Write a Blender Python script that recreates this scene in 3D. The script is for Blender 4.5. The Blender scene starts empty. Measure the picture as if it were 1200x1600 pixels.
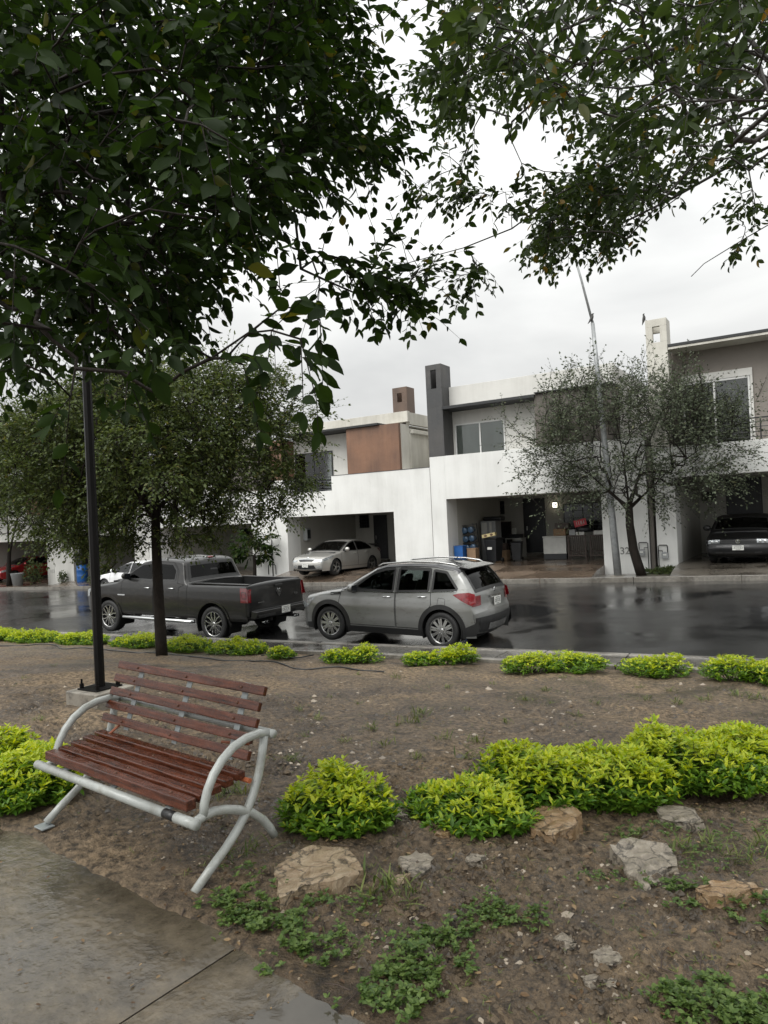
import bpy, bmesh, math, random
import numpy as np
from mathutils import Vector, Matrix
R = math.radians
scene = bpy.context.scene
col = scene.collection
rng = np.random.default_rng(7)
random.seed(7)
# ------------------------------------------------------------------ camera
EYE = np.array([0., 0., 1.6])
FPX = 1110.; YAW = R(31.5); ROLL = R(2.7); PITCH = R(0.52)
c_f = np.array([-math.sin(YAW)*math.cos(PITCH), math.cos(YAW)*math.cos(PITCH), math.sin(PITCH)])
_r0 = np.array([math.cos(YAW), math.sin(YAW), 0.]); _u0 = np.cross(_r0, c_f)
c_r = math.cos(ROLL)*_r0 - math.sin(ROLL)*_u0
c_u = math.sin(ROLL)*_r0 + math.cos(ROLL)*_u0
cam = bpy.data.cameras.new('camera'); camo = bpy.data.objects.new('camera', cam); col.objects.link(camo)
cam.sensor_fit = 'VERTICAL'; cam.sensor_height = 36.0; cam.lens = 36.0*FPX/1600.0
cam.clip_start = 0.05; cam.clip_end = 2000
camo.matrix_world = Matrix(((c_r[0], c_u[0], -c_f[0], EYE[0]), (c_r[1], c_u[1], -c_f[1], EYE[1]),
                            (c_r[2], c_u[2], -c_f[2], EYE[2]), (0, 0, 0, 1)))
scene.camera = camo
# ------------------------------------------------------------------ sky and light
world = bpy.data.worlds.new('World'); scene.world = world; world.use_nodes = True
SUN_EL, SUN_AZ = R(50), R(196)
def build_world():
    nt = world.node_tree; N = nt.nodes; L = nt.links; N.clear()
    out = N.new('ShaderNodeOutputWorld'); bg = N.new('ShaderNodeBackground')
    sky = N.new('ShaderNodeTexSky'); sky.sky_type = 'NISHITA'; sky.sun_disc = False
    sky.sun_elevation = SUN_EL; sky.sun_rotation = SUN_AZ; sky.air_density = 2.0; sky.dust_density = 6.0
    hs = N.new('ShaderNodeHueSaturation'); hs.inputs['Saturation'].default_value = 0.06
    tc = N.new('ShaderNodeTexCoord'); sep = N.new('ShaderNodeSeparateXYZ')
    mp = N.new('ShaderNodeMapping'); mp.inputs['Scale'].default_value = (1, 1, 2.6)
    no = N.new('ShaderNodeTexNoise'); no.inputs['Scale'].default_value = 2.6; no.inputs['Detail'].default_value = 5
    no.inputs['Distortion'].default_value = 0.4
    rp = N.new('ShaderNodeValToRGB')
    rp.color_ramp.elements[0].position = 0.33; rp.color_ramp.elements[0].color = (5.1, 5.18, 5.18, 1)
    rp.color_ramp.elements[1].position = 0.66; rp.color_ramp.elements[1].color = (7.0, 7.05, 6.95, 1)
    # thick overcast: brighter overhead than at the horizon
    ramp = N.new('ShaderNodeMapRange'); ramp.inputs['From Min'].default_value = 0.0; ramp.inputs['From Max'].default_value = 1.0
    ramp.inputs['To Min'].default_value = 0.80; ramp.inputs['To Max'].default_value = 2.55
    mul = N.new('ShaderNodeVectorMath'); mul.operation = 'SCALE'
    mix = N.new('ShaderNodeMix'); mix.data_type = 'RGBA'; mix.inputs['Factor'].default_value = 0.9
    L.new(tc.outputs['Generated'], mp.inputs['Vector']); L.new(mp.outputs['Vector'], no.inputs['Vector'])
    L.new(no.outputs['Fac'], rp.inputs['Fac']); L.new(tc.outputs['Generated'], sep.inputs['Vector'])
    L.new(sep.outputs['Z'], ramp.inputs['Value'])
    # added sky brightness around the unseen sun behind the camera, lifts the facades
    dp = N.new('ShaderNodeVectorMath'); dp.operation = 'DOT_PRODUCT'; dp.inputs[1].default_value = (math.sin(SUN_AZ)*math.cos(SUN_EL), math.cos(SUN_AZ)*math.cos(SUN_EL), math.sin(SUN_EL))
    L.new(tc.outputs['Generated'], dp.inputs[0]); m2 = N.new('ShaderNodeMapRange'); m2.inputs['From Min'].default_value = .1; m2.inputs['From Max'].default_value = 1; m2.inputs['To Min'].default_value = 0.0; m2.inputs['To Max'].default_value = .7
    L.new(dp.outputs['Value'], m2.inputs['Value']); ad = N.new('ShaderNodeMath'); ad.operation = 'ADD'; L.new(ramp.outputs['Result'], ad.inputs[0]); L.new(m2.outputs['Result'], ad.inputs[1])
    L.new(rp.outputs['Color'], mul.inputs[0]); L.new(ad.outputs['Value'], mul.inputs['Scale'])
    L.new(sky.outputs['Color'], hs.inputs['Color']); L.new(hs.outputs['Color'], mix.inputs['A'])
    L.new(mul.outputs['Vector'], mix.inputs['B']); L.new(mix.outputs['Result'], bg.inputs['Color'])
    bg.inputs['Strength'].default_value = 0.10
    L.new(bg.outputs['Background'], out.inputs['Surface'])
build_world()
sun = bpy.data.lights.new('sun', 'SUN'); sun.energy = 1.5; sun.angle = R(40); sun.color = (1, .985, .95)
so = bpy.data.objects.new('sun', sun); col.objects.link(so)
_d = Vector((math.sin(SUN_AZ)*math.cos(SUN_EL), math.cos(SUN_AZ)*math.cos(SUN_EL), math.sin(SUN_EL)))
so.rotation_euler = _d.to_track_quat('Z', 'Y').to_euler(); so.location = (0, 0, 30)
scene.view_settings.view_transform = 'Standard'; scene.view_settings.look = 'None'
scene.view_settings.exposure = 0.34; scene.view_settings.gamma = 1.0; scene.view_settings.use_curve_mapping = False
scene.cycles.max_bounces = 8; scene.cycles.transparent_max_bounces = 16; scene.cycles.diffuse_bounces = 3

# ------------------------------------------------------------------ placing helpers
def ray(px, py): return c_f + c_r*((px-600)/FPX) + c_u*(-(py-800)/FPX)
def AY(px, py, Y): d = ray(px, py); return EYE + d*(Y/d[1])
def AD(px, py, D): return EYE + ray(px, py)*D
def AZ(px, py, z): d = ray(px, py); return EYE + d*((z-EYE[2])/d[2])
def sstep(t): t = np.clip(t, 0, 1); return t*t*(3-2*t)
def road_z(X): return -0.60 + .02*np.maximum(X, -60)
def walk_z(X): return road_z(X) + .15
Y_SOIL, Y_KERB, Y_FAR, Y_H = 9.62, 10.45, 22.7, 24.4
def terrain(X, Y):
    t = np.clip((Y-3.2)/(Y_SOIL-3.2), 0, 1)
    t = t*.75 + .25*sstep(t)
    return (walk_z(X) - .06)*t
def on_ground(px, py, f=terrain):
    d = ray(px, py); t = 1.0; st = .12
    while t < 60:
        p = EYE + d*t
        if p[2] <= f(p[0], p[1]): break
        t += st; st = .12 if t < 6 else .3
    lo, hi = max(t-st, .5), t
    for i in range(9):
        m = (lo+hi)/2; p = EYE + d*m
        if p[2] <= f(p[0], p[1]): hi = m
        else: lo = m
    return EYE + d*hi
# ------------------------------------------------------------------ value noise
_tab = np.random.default_rng(3).random((256, 256))
def vnoise(x, y):
    xi = np.floor(x).astype(int); yi = np.floor(y).astype(int); fx = x-xi; fy = y-yi
    fx = fx*fx*(3-2*fx); fy = fy*fy*(3-2*fy)
    a = _tab[xi & 255, yi & 255]; b = _tab[(xi+1) & 255, yi & 255]; c = _tab[xi & 255, (yi+1) & 255]; d = _tab[(xi+1) & 255, (yi+1) & 255]
    return (a*(1-fx)+b*fx)*(1-fy)+(c*(1-fx)+d*fx)*fy
def fbm(x, y, o=4, g=.5):
    s = 0; a = 1; t = 0
    for i in range(o):
        s = s + a*vnoise(x*2**i+i*17.3, y*2**i+i*9.1); t += a; a *= g
    return s/t
# ------------------------------------------------------------------ objects
def tag(o, label=None, cat=None, group=None, kind=None):
    if label: o['label'] = label
    if cat: o['category'] = cat
    if group: o['group'] = group
    if kind: o['kind'] = kind
    return o
def empty(name, loc=(0, 0, 0), rz=0, label=None, cat=None, group=None, ry=0, sc=1):
    o = bpy.data.objects.new(name, None); col.objects.link(o); o.empty_display_size = .2
    o.location = loc; o.rotation_euler = (0, ry, rz); o.scale = (sc, sc, sc)
    return tag(o, label, cat, group)
def link(name, me, m, parent=None, smooth=False):
    if m is not None:
        for k in (m if isinstance(m, (list, tuple)) else [m]): me.materials.append(k)
    if smooth: me.shade_smooth()
    o = bpy.data.objects.new(name, me); col.objects.link(o)
    if parent is not None: o.parent = parent
    return o
def np_mesh(name, V, F4=None, F3=None, mats=None):
    me = bpy.data.meshes.new(name)
    V = np.asarray(V, np.float32); n4 = 0 if F4 is None else len(F4); n3 = 0 if F3 is None else len(F3)
    me.vertices.add(len(V)); me.vertices.foreach_set('co', V.ravel())
    idx = []; st = []; tot = []
    if n4: idx.append(np.asarray(F4, np.int32).ravel()); st.append(np.arange(n4)*4); tot.append(np.full(n4, 4))
    if n3: idx.append(np.asarray(F3, np.int32).ravel()); st.append(n4*4+np.arange(n3)*3); tot.append(np.full(n3, 3))
    idx = np.concatenate(idx); me.loops.add(len(idx)); me.loops.foreach_set('vertex_index', idx)
    me.polygons.add(n4+n3); me.polygons.foreach_set('loop_start', np.concatenate(st).astype(np.int32))
    if mats is not None: me.polygons.foreach_set('material_index', np.asarray(mats, np.int32))
    me.update(calc_edges=True); me.validate()
    return me
def copy_tree(o, parent=None):
    c = o.copy(); col.objects.link(c)
    if parent is not None: c.parent = parent
    for ch in list(o.children): copy_tree(ch, c)
    return c
class MB:
    """collects shapes into one mesh"""
    def __init__(s): s.v = []; s.f = []; s.m = []; s.sm = []; s.mi = 0; s.smooth = False
    def add(s, vs, fs):
        b = len(s.v); s.v += [tuple(map(float, v)) for v in vs]
        for f in fs: s.f.append([i+b for i in f]); s.m.append(s.mi); s.sm.append(s.smooth)
    def box(s, x0, y0, z0, x1, y1, z1, M=None):
        vs = [(x, y, z) for z in (z0, z1) for y in (y0, y1) for x in (x0, x1)]
        if M is not None: vs = [M @ Vector(v) for v in vs]
        s.add(vs, [(0, 2, 3, 1), (4, 5, 7, 6), (0, 1, 5, 4), (2, 6, 7, 3), (0, 4, 6, 2), (1, 3, 7, 5)])
    def cbox(s, c, sx, sy, sz, rz=0, rx=0, ry=0):
        M = Matrix.Translation(c) @ Matrix.Rotation(rz, 4, 'Z') @ Matrix.Rotation(ry, 4, 'Y') @ Matrix.Rotation(rx, 4, 'X')
        s.box(-sx/2, -sy/2, -sz/2, sx/2, sy/2, sz/2, M)
    def prism(s, pts, h0, h1, axis='z', M=None):
        n = len(pts); vs = []
        for h in (h0, h1):
            for a, b in pts: vs.append((a, b, h) if axis == 'z' else ((a, h, b) if axis == 'y' else (h, a, b)))
        if M is not None: vs = [M @ Vector(v) for v in vs]
        s.add(vs, [list(range(n))[::-1], list(range(n, 2*n))] + [(i, (i+1) % n, n+(i+1) % n, n+i) for i in range(n)])
    def tube(s, path, r, n=8, cap=True, flat=None):
        P = [np.array(p, float) for p in path]; k = len(P)
        rr = r if hasattr(r, '__len__') else [r]*k
        vs = []; prev = None
        for i in range(k):
            t = P[min(i+1, k-1)]-P[max(i-1, 0)]; t = t/(np.linalg.norm(t)+1e-9)
            if prev is None:
                a = np.array([0, 0, 1.]) if abs(t[2]) < .9 else np.array([1., 0, 0])
                u = np.cross(t, a)
            else: u = prev - t*(prev@t)
            u = u/(np.linalg.norm(u)+1e-9); prev = u; w = np.cross(t, u)
            for j in range(n):
                a = 2*math.pi*j/n
                vs.append(P[i]+(u*math.cos(a)+w*math.sin(a))*rr[i])
        fs = [(i*n+j, i*n+(j+1) % n, (i+1)*n+(j+1) % n, (i+1)*n+j) for i in range(k-1) for j in range(n)]
        if cap: fs += [list(range(n))[::-1], [(k-1)*n+j for j in range(n)]]
        s.add(vs, fs)
    def lathe(s, prof, n=24, M=None, a0=0, a1=2*math.pi):
        vs = []; k = len(prof)
        for j in range(n):
            a = a0+(a1-a0)*j/n
            for r_, h in prof: vs.append((r_*math.cos(a), r_*math.sin(a), h))
        if M is not None: vs = [M @ Vector(v) for v in vs]
        s.add(vs, [(j*k+i, ((j+1) % n)*k+i, ((j+1) % n)*k+i+1, j*k+i+1) for j in range(n) for i in range(k-1)])
    def ball(s, c, rx, ry, rz, n=12, M=None):
        prof = [(math.sin(math.pi*i/n)*1.0, -math.cos(math.pi*i/n)) for i in range(n+1)]
        T = Matrix.Translation(c) @ (M if M is not None else Matrix()) @ Matrix.Diagonal((rx, ry, rz, 1))
        s.lathe(prof, n*2 if n < 9 else 16, T)
    def build(s, name, m, parent=None, bevel=0, seg=2):
        me = bpy.data.meshes.new(name); me.from_pydata(s.v, [], s.f)
        me.polygons.foreach_set('material_index', s.m); me.polygons.foreach_set('use_smooth', s.sm)
        me.validate(); me.update()
        bm = bmesh.new(); bm.from_mesh(me); bmesh.ops.recalc_face_normals(bm, faces=bm.faces)
        if bevel:
            es = [e for e in bm.edges if len(e.link_faces) == 2 and e.calc_face_angle(0) > R(35)]
            bmesh.ops.bevel(bm, geom=es, offset=bevel, segments=seg, profile=.5, affect='EDGES', clamp_overlap=True)
        bm.to_mesh(me); bm.free()
        return link(name, me, m, parent)
# ------------------------------------------------------------------ materials
def nodes(name):
    m = bpy.data.materials.new(name); m.use_nodes = True
    nt = m.node_tree; return m, nt, nt.nodes, nt.links, nt.nodes['Principled BSDF']
def mat(name, c, rough=.6, metal=0., var=.12, vs=3., bump=.0, bs=60., coat=0., rv=.0, spec=.5, c2=None, stretch=None, detail=6, coord='Object', alpha=None):
    m, nt, N, L, B = nodes(name)
    tc = N.new('ShaderNodeTexCoord'); src = tc.outputs[coord]
    mp = N.new('ShaderNodeMapping'); L.new(src, mp.inputs['Vector'])
    if stretch: mp.inputs['Scale'].default_value = stretch
    no = N.new('ShaderNodeTexNoise'); no.inputs['Scale'].default_value = vs; no.inputs['Detail'].default_value = detail; no.inputs['Roughness'].default_value = .62
    L.new(mp.outputs['Vector'], no.inputs['Vector'])
    rp = N.new('ShaderNodeValToRGB'); e = rp.color_ramp.elements
    e[0].position = .32; e[1].position = .70
    c2 = c2 or tuple(min(1, x*(1+var)) for x in c); c1 = tuple(x*(1-var) for x in c) if c2 is None or var else c
    e[0].color = (*c1, 1); e[1].color = (*c2, 1)
    L.new(no.outputs['Fac'], rp.inputs['Fac']); L.new(rp.outputs['Color'], B.inputs['Base Color'])
    B.inputs['Metallic'].default_value = metal; B.inputs['Coat Weight'].default_value = coat; B.inputs['Coat Roughness'].default_value = .05
    B.inputs['Specular IOR Level'].default_value = spec; B.inputs['Roughness'].default_value = rough
    if rv:
        mr = N.new('ShaderNodeMapRange'); mr.inputs['To Min'].default_value = max(.02, rough-rv); mr.inputs['To Max'].default_value = min(1, rough+rv)
        mr.inputs['From Min'].default_value = .35; mr.inputs['From Max'].default_value = .65
        n3 = N.new('ShaderNodeTexNoise'); n3.inputs['Scale'].default_value = vs*1.7; n3.inputs['Detail'].default_value = 4
        L.new(mp.outputs['Vector'], n3.inputs['Vector'])
        L.new(n3.outputs['Fac'], mr.inputs['Value']); L.new(mr.outputs['Result'], B.inputs['Roughness'])
    if bump:
        n2 = N.new('ShaderNodeTexNoise'); n2.inputs['Scale'].default_value = bs; n2.inputs['Detail'].default_value = 5
        L.new(mp.outputs['Vector'], n2.inputs['Vector'])
        b = N.new('ShaderNodeBump'); b.inputs['Strength'].default_value = min(1, bump); b.inputs['Distance'].default_value = .02
        L.new(n2.outputs['Fac'], b.inputs['Height']); L.new(b.outputs['Normal'], B.inputs['Normal'])
    return m
def leaf_mat(name, ca, cb, trans=.35, rough=.3, cc=None):
    m, nt, N, L, B = nodes(name)
    g = N.new('ShaderNodeNewGeometry'); rp = N.new('ShaderNodeValToRGB'); e = rp.color_ramp.elements
    e[0].color = (*ca, 1); e[1].color = (*cb, 1)
    if cc: x = rp.color_ramp.elements.new(.97); x.color = (*cb, 1); e[-1].color = (*cc, 1)
    L.new(g.outputs['Random Per Island'], rp.inputs['Fac']); L.new(rp.outputs['Color'], B.inputs['Base Color'])
    B.inputs['Roughness'].default_value = rough; B.inputs['Specular IOR Level'].default_value = .25
    t = N.new('ShaderNodeBsdfTranslucent'); mx = N.new('ShaderNodeMixShader'); mx.inputs['Fac'].default_value = trans
    hs = N.new('ShaderNodeHueSaturation'); hs.inputs['Value'].default_value = 1.5; hs.inputs['Saturation'].default_value = 1.15; hs.inputs['Hue'].default_value = .49
    L.new(rp.outputs['Color'], hs.inputs['Color']); L.new(hs.outputs['Color'], t.inputs['Color'])
    L.new(B.outputs['BSDF'], mx.inputs[1]); L.new(t.outputs['BSDF'], mx.inputs[2])
    L.new(mx.outputs['Shader'], N['Material Output'].inputs['Surface'])
    return m
def glass_mat(name, tint=(.25, .28, .27), rough=.02, f=1.5):
    m, nt, N, L, B = nodes(name); N.remove(B)
    t = N.new('ShaderNodeBsdfTransparent'); t.inputs['Color'].default_value = (*tint, 1)
    gl = N.new('ShaderNodeBsdfGlossy'); gl.inputs['Roughness'].default_value = rough
    fr = N.new('ShaderNodeFresnel'); fr.inputs['IOR'].default_value = f; mx = N.new('ShaderNodeMixShader')
    tc = N.new('ShaderNodeTexCoord'); no = N.new('ShaderNodeTexNoise'); no.inputs['Scale'].default_value = 45
    b = N.new('ShaderNodeBump'); b.inputs['Strength'].default_value = .05; L.new(tc.outputs['Object'], no.inputs['Vector']); L.new(no.outputs['Fac'], b.inputs['Height'])
    L.new(b.outputs['Normal'], gl.inputs['Normal'])
    L.new(fr.outputs['Fac'], mx.inputs['Fac']); L.new(t.outputs['BSDF'], mx.inputs[1]); L.new(gl.outputs['BSDF'], mx.inputs[2])
    L.new(mx.outputs['Shader'], N['Material Output'].inputs['Surface'])
    return m
def wall_mat(name, c, stain=.25, stainc=(.23, .22, .19), bump=.25, rough=.75, top=None):
    """painted render with rain streaks running down and fine trowel grain"""
    m, nt, N, L, B = nodes(name)
    tc = N.new('ShaderNodeTexCoord'); mp = N.new('ShaderNodeMapping'); mp.inputs['Scale'].default_value = (1.4, 1.4, .16)
    L.new(tc.outputs['Object'], mp.inputs['Vector'])
    n1 = N.new('ShaderNodeTexNoise'); n1.inputs['Scale'].default_value = 1.5; n1.inputs['Detail'].default_value = 8; n1.inputs['Roughness'].default_value = .7
    L.new(mp.outputs['Vector'], n1.inputs['Vector'])
    n2 = N.new('ShaderNodeTexNoise'); n2.inputs['Scale'].default_value = .7; n2.inputs['Detail'].default_value = 6; L.new(tc.outputs['Object'], n2.inputs['Vector'])
    ad = N.new('ShaderNodeMath'); ad.operation = 'MULTIPLY'; L.new(n1.outputs['Fac'], ad.inputs[0]); L.new(n2.outputs['Fac'], ad.inputs[1])
    mr = N.new('ShaderNodeMapRange'); mr.inputs['From Min'].default_value = .17; mr.inputs['From Max'].default_value = .42; mr.inputs['To Max'].default_value = stain
    L.new(ad.outputs['Value'], mr.inputs['Value'])
    mx = N.new('ShaderNodeMix'); mx.data_type = 'RGBA'; mx.inputs['A'].default_value = (*c, 1); mx.inputs['B'].default_value = (*stainc, 1)
    L.new(mr.outputs['Result'], mx.inputs['Factor']); L.new(mx.outputs['Result'], B.inputs['Base Color'])
    B.inputs['Roughness'].default_value = rough
    n3 = N.new('ShaderNodeTexNoise'); n3.inputs['Scale'].default_value = 38; n3.inputs['Detail'].default_value = 6; L.new(tc.outputs['Object'], n3.inputs['Vector'])
    n4 = N.new('ShaderNodeTexNoise'); n4.inputs['Scale'].default_value = 3.5; n4.inputs['Detail'].default_value = 3; L.new(tc.outputs['Object'], n4.inputs['Vector'])
    a2 = N.new('ShaderNodeMath'); a2.operation = 'MULTIPLY_ADD'; a2.inputs[1].default_value = 3.0; L.new(n4.outputs['Fac'], a2.inputs[0]); L.new(n3.outputs['Fac'], a2.inputs[2])
    b = N.new('ShaderNodeBump'); b.inputs['Strength'].default_value = bump; b.inputs['Distance'].default_value = .01
    L.new(a2.outputs['Value'], b.inputs['Height']); L.new(b.outputs['Normal'], B.inputs['Normal'])
    return m
def emit(name, c, s):
    m, nt, N, L, B = nodes(name); B.inputs['Base Color'].default_value = (*c, 1)
    B.inputs['Emission Color'].default_value = (*c, 1); B.inputs['Emission Strength'].default_value = s; return m
def wet_ground(name, dry, wetc, vs, r_dry, r_wet, bump, bs, p0=.42, p1=.6, extra=None, puddle=0, coat_r=.06, g=(.62, 1.35), bd=.02, spec=.5, gr=(.3, .7), film=0, fs=14, fb=.12):
    """ground whose wet film (low roughness, darker) follows one noise and whose grain follows another"""
    m, nt, N, L, B = nodes(name)
    tc = N.new('ShaderNodeTexCoord'); O = tc.outputs['Object']
    n1 = N.new('ShaderNodeTexNoise'); n1.inputs['Scale'].default_value = vs; n1.inputs['Detail'].default_value = 7; n1.inputs['Roughness'].default_value = .6; n1.inputs['Distortion'].default_value = .6; L.new(O, n1.inputs['Vector'])
    mr = N.new('ShaderNodeMapRange'); mr.inputs['From Min'].default_value = p0; mr.inputs['From Max'].default_value = p1; L.new(n1.outputs['Fac'], mr.inputs['Value'])
    n2 = N.new('ShaderNodeTexNoise'); n2.inputs['Scale'].default_value = bs*.35; n2.inputs['Detail'].default_value = 8; n2.inputs['Roughness'].default_value = .7; L.new(O, n2.inputs['Vector'])
    rp = N.new('ShaderNodeMapRange'); rp.inputs['From Min'].default_value = gr[0]; rp.inputs['From Max'].default_value = gr[1]; rp.inputs['To Min'].default_value = g[0]; rp.inputs['To Max'].default_value = g[1]; L.new(n2.outputs['Fac'], rp.inputs['Value'])
    mx = N.new('ShaderNodeMix'); mx.data_type = 'RGBA'; mx.inputs['A'].default_value = (*wetc, 1); mx.inputs['B'].default_value = (*dry, 1); L.new(mr.outputs['Result'], mx.inputs['Factor'])
    sc = N.new('ShaderNodeVectorMath'); sc.operation = 'SCALE'; L.new(mx.outputs['Result'], sc.inputs[0]); L.new(rp.outputs['Result'], sc.inputs['Scale'])
    last = sc.outputs['Vector']
    if extra:   # specks of small stones or leaf crumbs
        vo = N.new('ShaderNodeTexVoronoi'); vo.inputs['Scale'].default_value = extra[1]; L.new(O, vo.inputs['Vector'])
        lt = N.new('ShaderNodeMath'); lt.operation = 'LESS_THAN'; lt.inputs[1].default_value = extra[2]; L.new(vo.outputs['Distance'], lt.inputs[0])
        gt = N.new('ShaderNodeSeparateColor'); L.new(vo.outputs['Color'], gt.inputs['Color'])
        g2 = N.new('ShaderNodeMath'); g2.operation = 'GREATER_THAN'; g2.inputs[1].default_value = .72; L.new(gt.outputs['Red'], g2.inputs[0])
        m3 = N.new('ShaderNodeMath'); m3.operation = 'MULTIPLY'; L.new(lt.outputs['Value'], m3.inputs[0]); L.new(g2.outputs['Value'], m3.inputs[1])
        mm = N.new('ShaderNodeMix'); mm.data_type = 'RGBA'; mm.inputs['B'].default_value = (*extra[0], 1); L.new(m3.outputs['Value'], mm.inputs['Factor']); L.new(last, mm.inputs['A']); last = mm.outputs['Result']
    L.new(last, B.inputs['Base Color'])
    rr = N.new('ShaderNodeMapRange'); rr.inputs['To Min'].default_value = r_wet; rr.inputs['To Max'].default_value = r_dry; L.new(mr.outputs['Result'], rr.inputs['Value']); L.new(rr.outputs['Result'], B.inputs['Roughness'])
    n3 = N.new('ShaderNodeTexNoise'); n3.inputs['Scale'].default_value = bs; n3.inputs['Detail'].default_value = 6; n3.inputs['Roughness'].default_value = .65; L.new(O, n3.inputs['Vector'])
    b = N.new('ShaderNodeBump'); b.inputs['Distance'].default_value = bd; L.new(n3.outputs['Fac'], b.inputs['Height']); B.inputs['Specular IOR Level'].default_value = spec
    bm_ = N.new('ShaderNodeMapRange'); bm_.inputs['To Min'].default_value = bump*puddle; bm_.inputs['To Max'].default_value = bump; L.new(mr.outputs['Result'], bm_.inputs['Value'])
    L.new(bm_.outputs['Result'], b.inputs['Strength'])
    L.new(b.outputs['Normal'], B.inputs['Normal'])
    if film:    # standing water film over the rough surface
        cw = N.new('ShaderNodeMapRange'); cw.inputs['To Min'].default_value = film; cw.inputs['To Max'].default_value = film*.25; L.new(mr.outputs['Result'], cw.inputs['Value']); L.new(cw.outputs['Result'], B.inputs['Coat Weight'])
        B.inputs['Coat Roughness'].default_value = .05; B.inputs['Coat IOR'].default_value = 1.45; n5 = N.new('ShaderNodeTexNoise'); n5.inputs['Scale'].default_value = fs; n5.inputs['Detail'].default_value = 5; L.new(O, n5.inputs['Vector'])
        b5 = N.new('ShaderNodeBump'); b5.inputs['Strength'].default_value = fb; b5.inputs['Distance'].default_value = .02; L.new(n5.outputs['Fac'], b5.inputs['Height']); L.new(b5.outputs['Normal'], B.inputs['Coat Normal'])
    return m
M = {}
M['soil'] = wet_ground('wet_soil', (.225, .163, .099), (.064, .044, .026), .8, .85, .30, 1.0, 62, .38, .62, ((.36, .29, .20), 26, .15), .8, g=(.26, 1.50), bd=.05, gr=(.38, .60), spec=.4, film=.12, fs=30, fb=.8)
M['asphalt'] = wet_ground('wet_asphalt', (.034, .034, .034), (.018, .018, .018), .35, .24, .06, .25, 130, .40, .66, None, .10, spec=.5)
M['path'] = wet_ground('wet_concrete_path', (.125, .102, .070), (.050, .041, .028), 1.3, .28, .07, .60, 26, .36, .64, None, .40, g=(.50, 1.45), bd=.015, spec=.3, film=.8, fs=13, fb=.40)
M['kerb'] = wet_ground('wet_kerb_concrete', (.20, .185, .16), (.10, .09, .075), 1.7, .5, .2, .4, 60, .35, .6, None, .5, film=.9)
M['walk'] = wet_ground('wet_walkway', (.10, .092, .078), (.05, .045, .038), .9, .4, .12, .4, 60, .4, .65, None, .3, film=.9)
M['drive'] = wet_ground('wet_driveway', (.16, .12, .088), (.075, .055, .04), .8, .4, .13, .4, 50, .36, .66, None, .3, film=.9)
M['drive2'] = wet_ground('wet_driveway_grey', (.13, .115, .095), (.07, .06, .048), .9, .45, .15, .4, 50, .36, .66, None, .3, film=.9)
M['earth'] = wet_ground('far_ground', (.08, .085, .05), (.05, .05, .035), .2, .9, .6, .5, 12)
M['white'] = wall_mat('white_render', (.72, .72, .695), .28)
M['cream'] = wall_mat('cream_render', (.64, .63, .595), .35)
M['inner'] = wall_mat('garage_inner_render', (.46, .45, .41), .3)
M['concrete'] = wall_mat('weathered_concrete', (.60, .58, .52), .6, (.22, .2, .16), .4)
M['rust'] = wall_mat('rust_brown_render', (.22, .115, .068), .9, (.075, .045, .034), .4, .5)
M['chimneyb'] = wall_mat('brown_grey_render', (.15, .098, .07), .8, (.06, .045, .038), .4, .6)
M['charcoal'] = wall_mat('charcoal_render', (.050, .051, .052), .7, (.11, .10, .09), .4, .6)
M['brown'] = wall_mat('dark_taupe_render', (.13, .115, .10), .4, (.07, .06, .055), .3)
M['taupe'] = wall_mat('taupe_render', (.24, .215, .19), .35, (.14, .125, .11), .3)
M['slab'] = mat('dark_slab_paint', (.022, .023, .024), .6, bump=.2)
M['alu'] = mat('white_window_frame', (.68, .68, .66), .35, var=.05)
M['darkframe'] = mat('dark_steel', (.02, .021, .022), .4, var=.2)
M['curtain'] = mat('pale_curtain', (.62, .62, .59), .9, var=.2, vs=1.1, stretch=(9, 9, .4))
M['curtaing'] = mat('grey_curtain', (.42, .43, .42), .9, var=.2, vs=1.1, stretch=(9, 9, .4))
M['winglass'] = glass_mat('window_glass', (.72, .75, .74), .02, 1.7)
M['darkglass'] = mat('dark_window_pane', (.012, .013, .015), .08, var=.2)
M['door'] = mat('dark_door_paint', (.018, .019, .022), .35, var=.25, bump=.15)
M['darkroom'] = mat('dark_room', (.02, .02, .02), .9)
M['blackmetal'] = mat('black_painted_steel', (.006, .0055, .0055), .38, var=.4, bump=.05, rv=.08, spec=.15)
M['galv'] = mat('galvanised_steel', (.30, .31, .31), .45, .35, var=.25, vs=6, bump=.1)
M['basecon'] = wall_mat('post_base_concrete', (.27, .25, .21), .7, (.12, .1, .08), .6, .5)
M['tubegrey'] = mat('grey_tube_paint', (.35, .365, .345), .32, var=.14, vs=10, bump=.04, bs=60, coat=.3, rv=.08)
M['chip'] = mat('black_chipped_paint', (.012, .012, .012), .35)
M['strap'] = mat('grey_flat_steel', (.22, .24, .24), .35, var=.2, vs=12, bump=.1)
M['bolt'] = mat('rusty_bolt', (.10, .045, .025), .5, .3, var=.4, vs=60)
M['orange'] = mat('rusty_orange_bar', (.32, .09, .035), .5, var=.3, vs=12)
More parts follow.
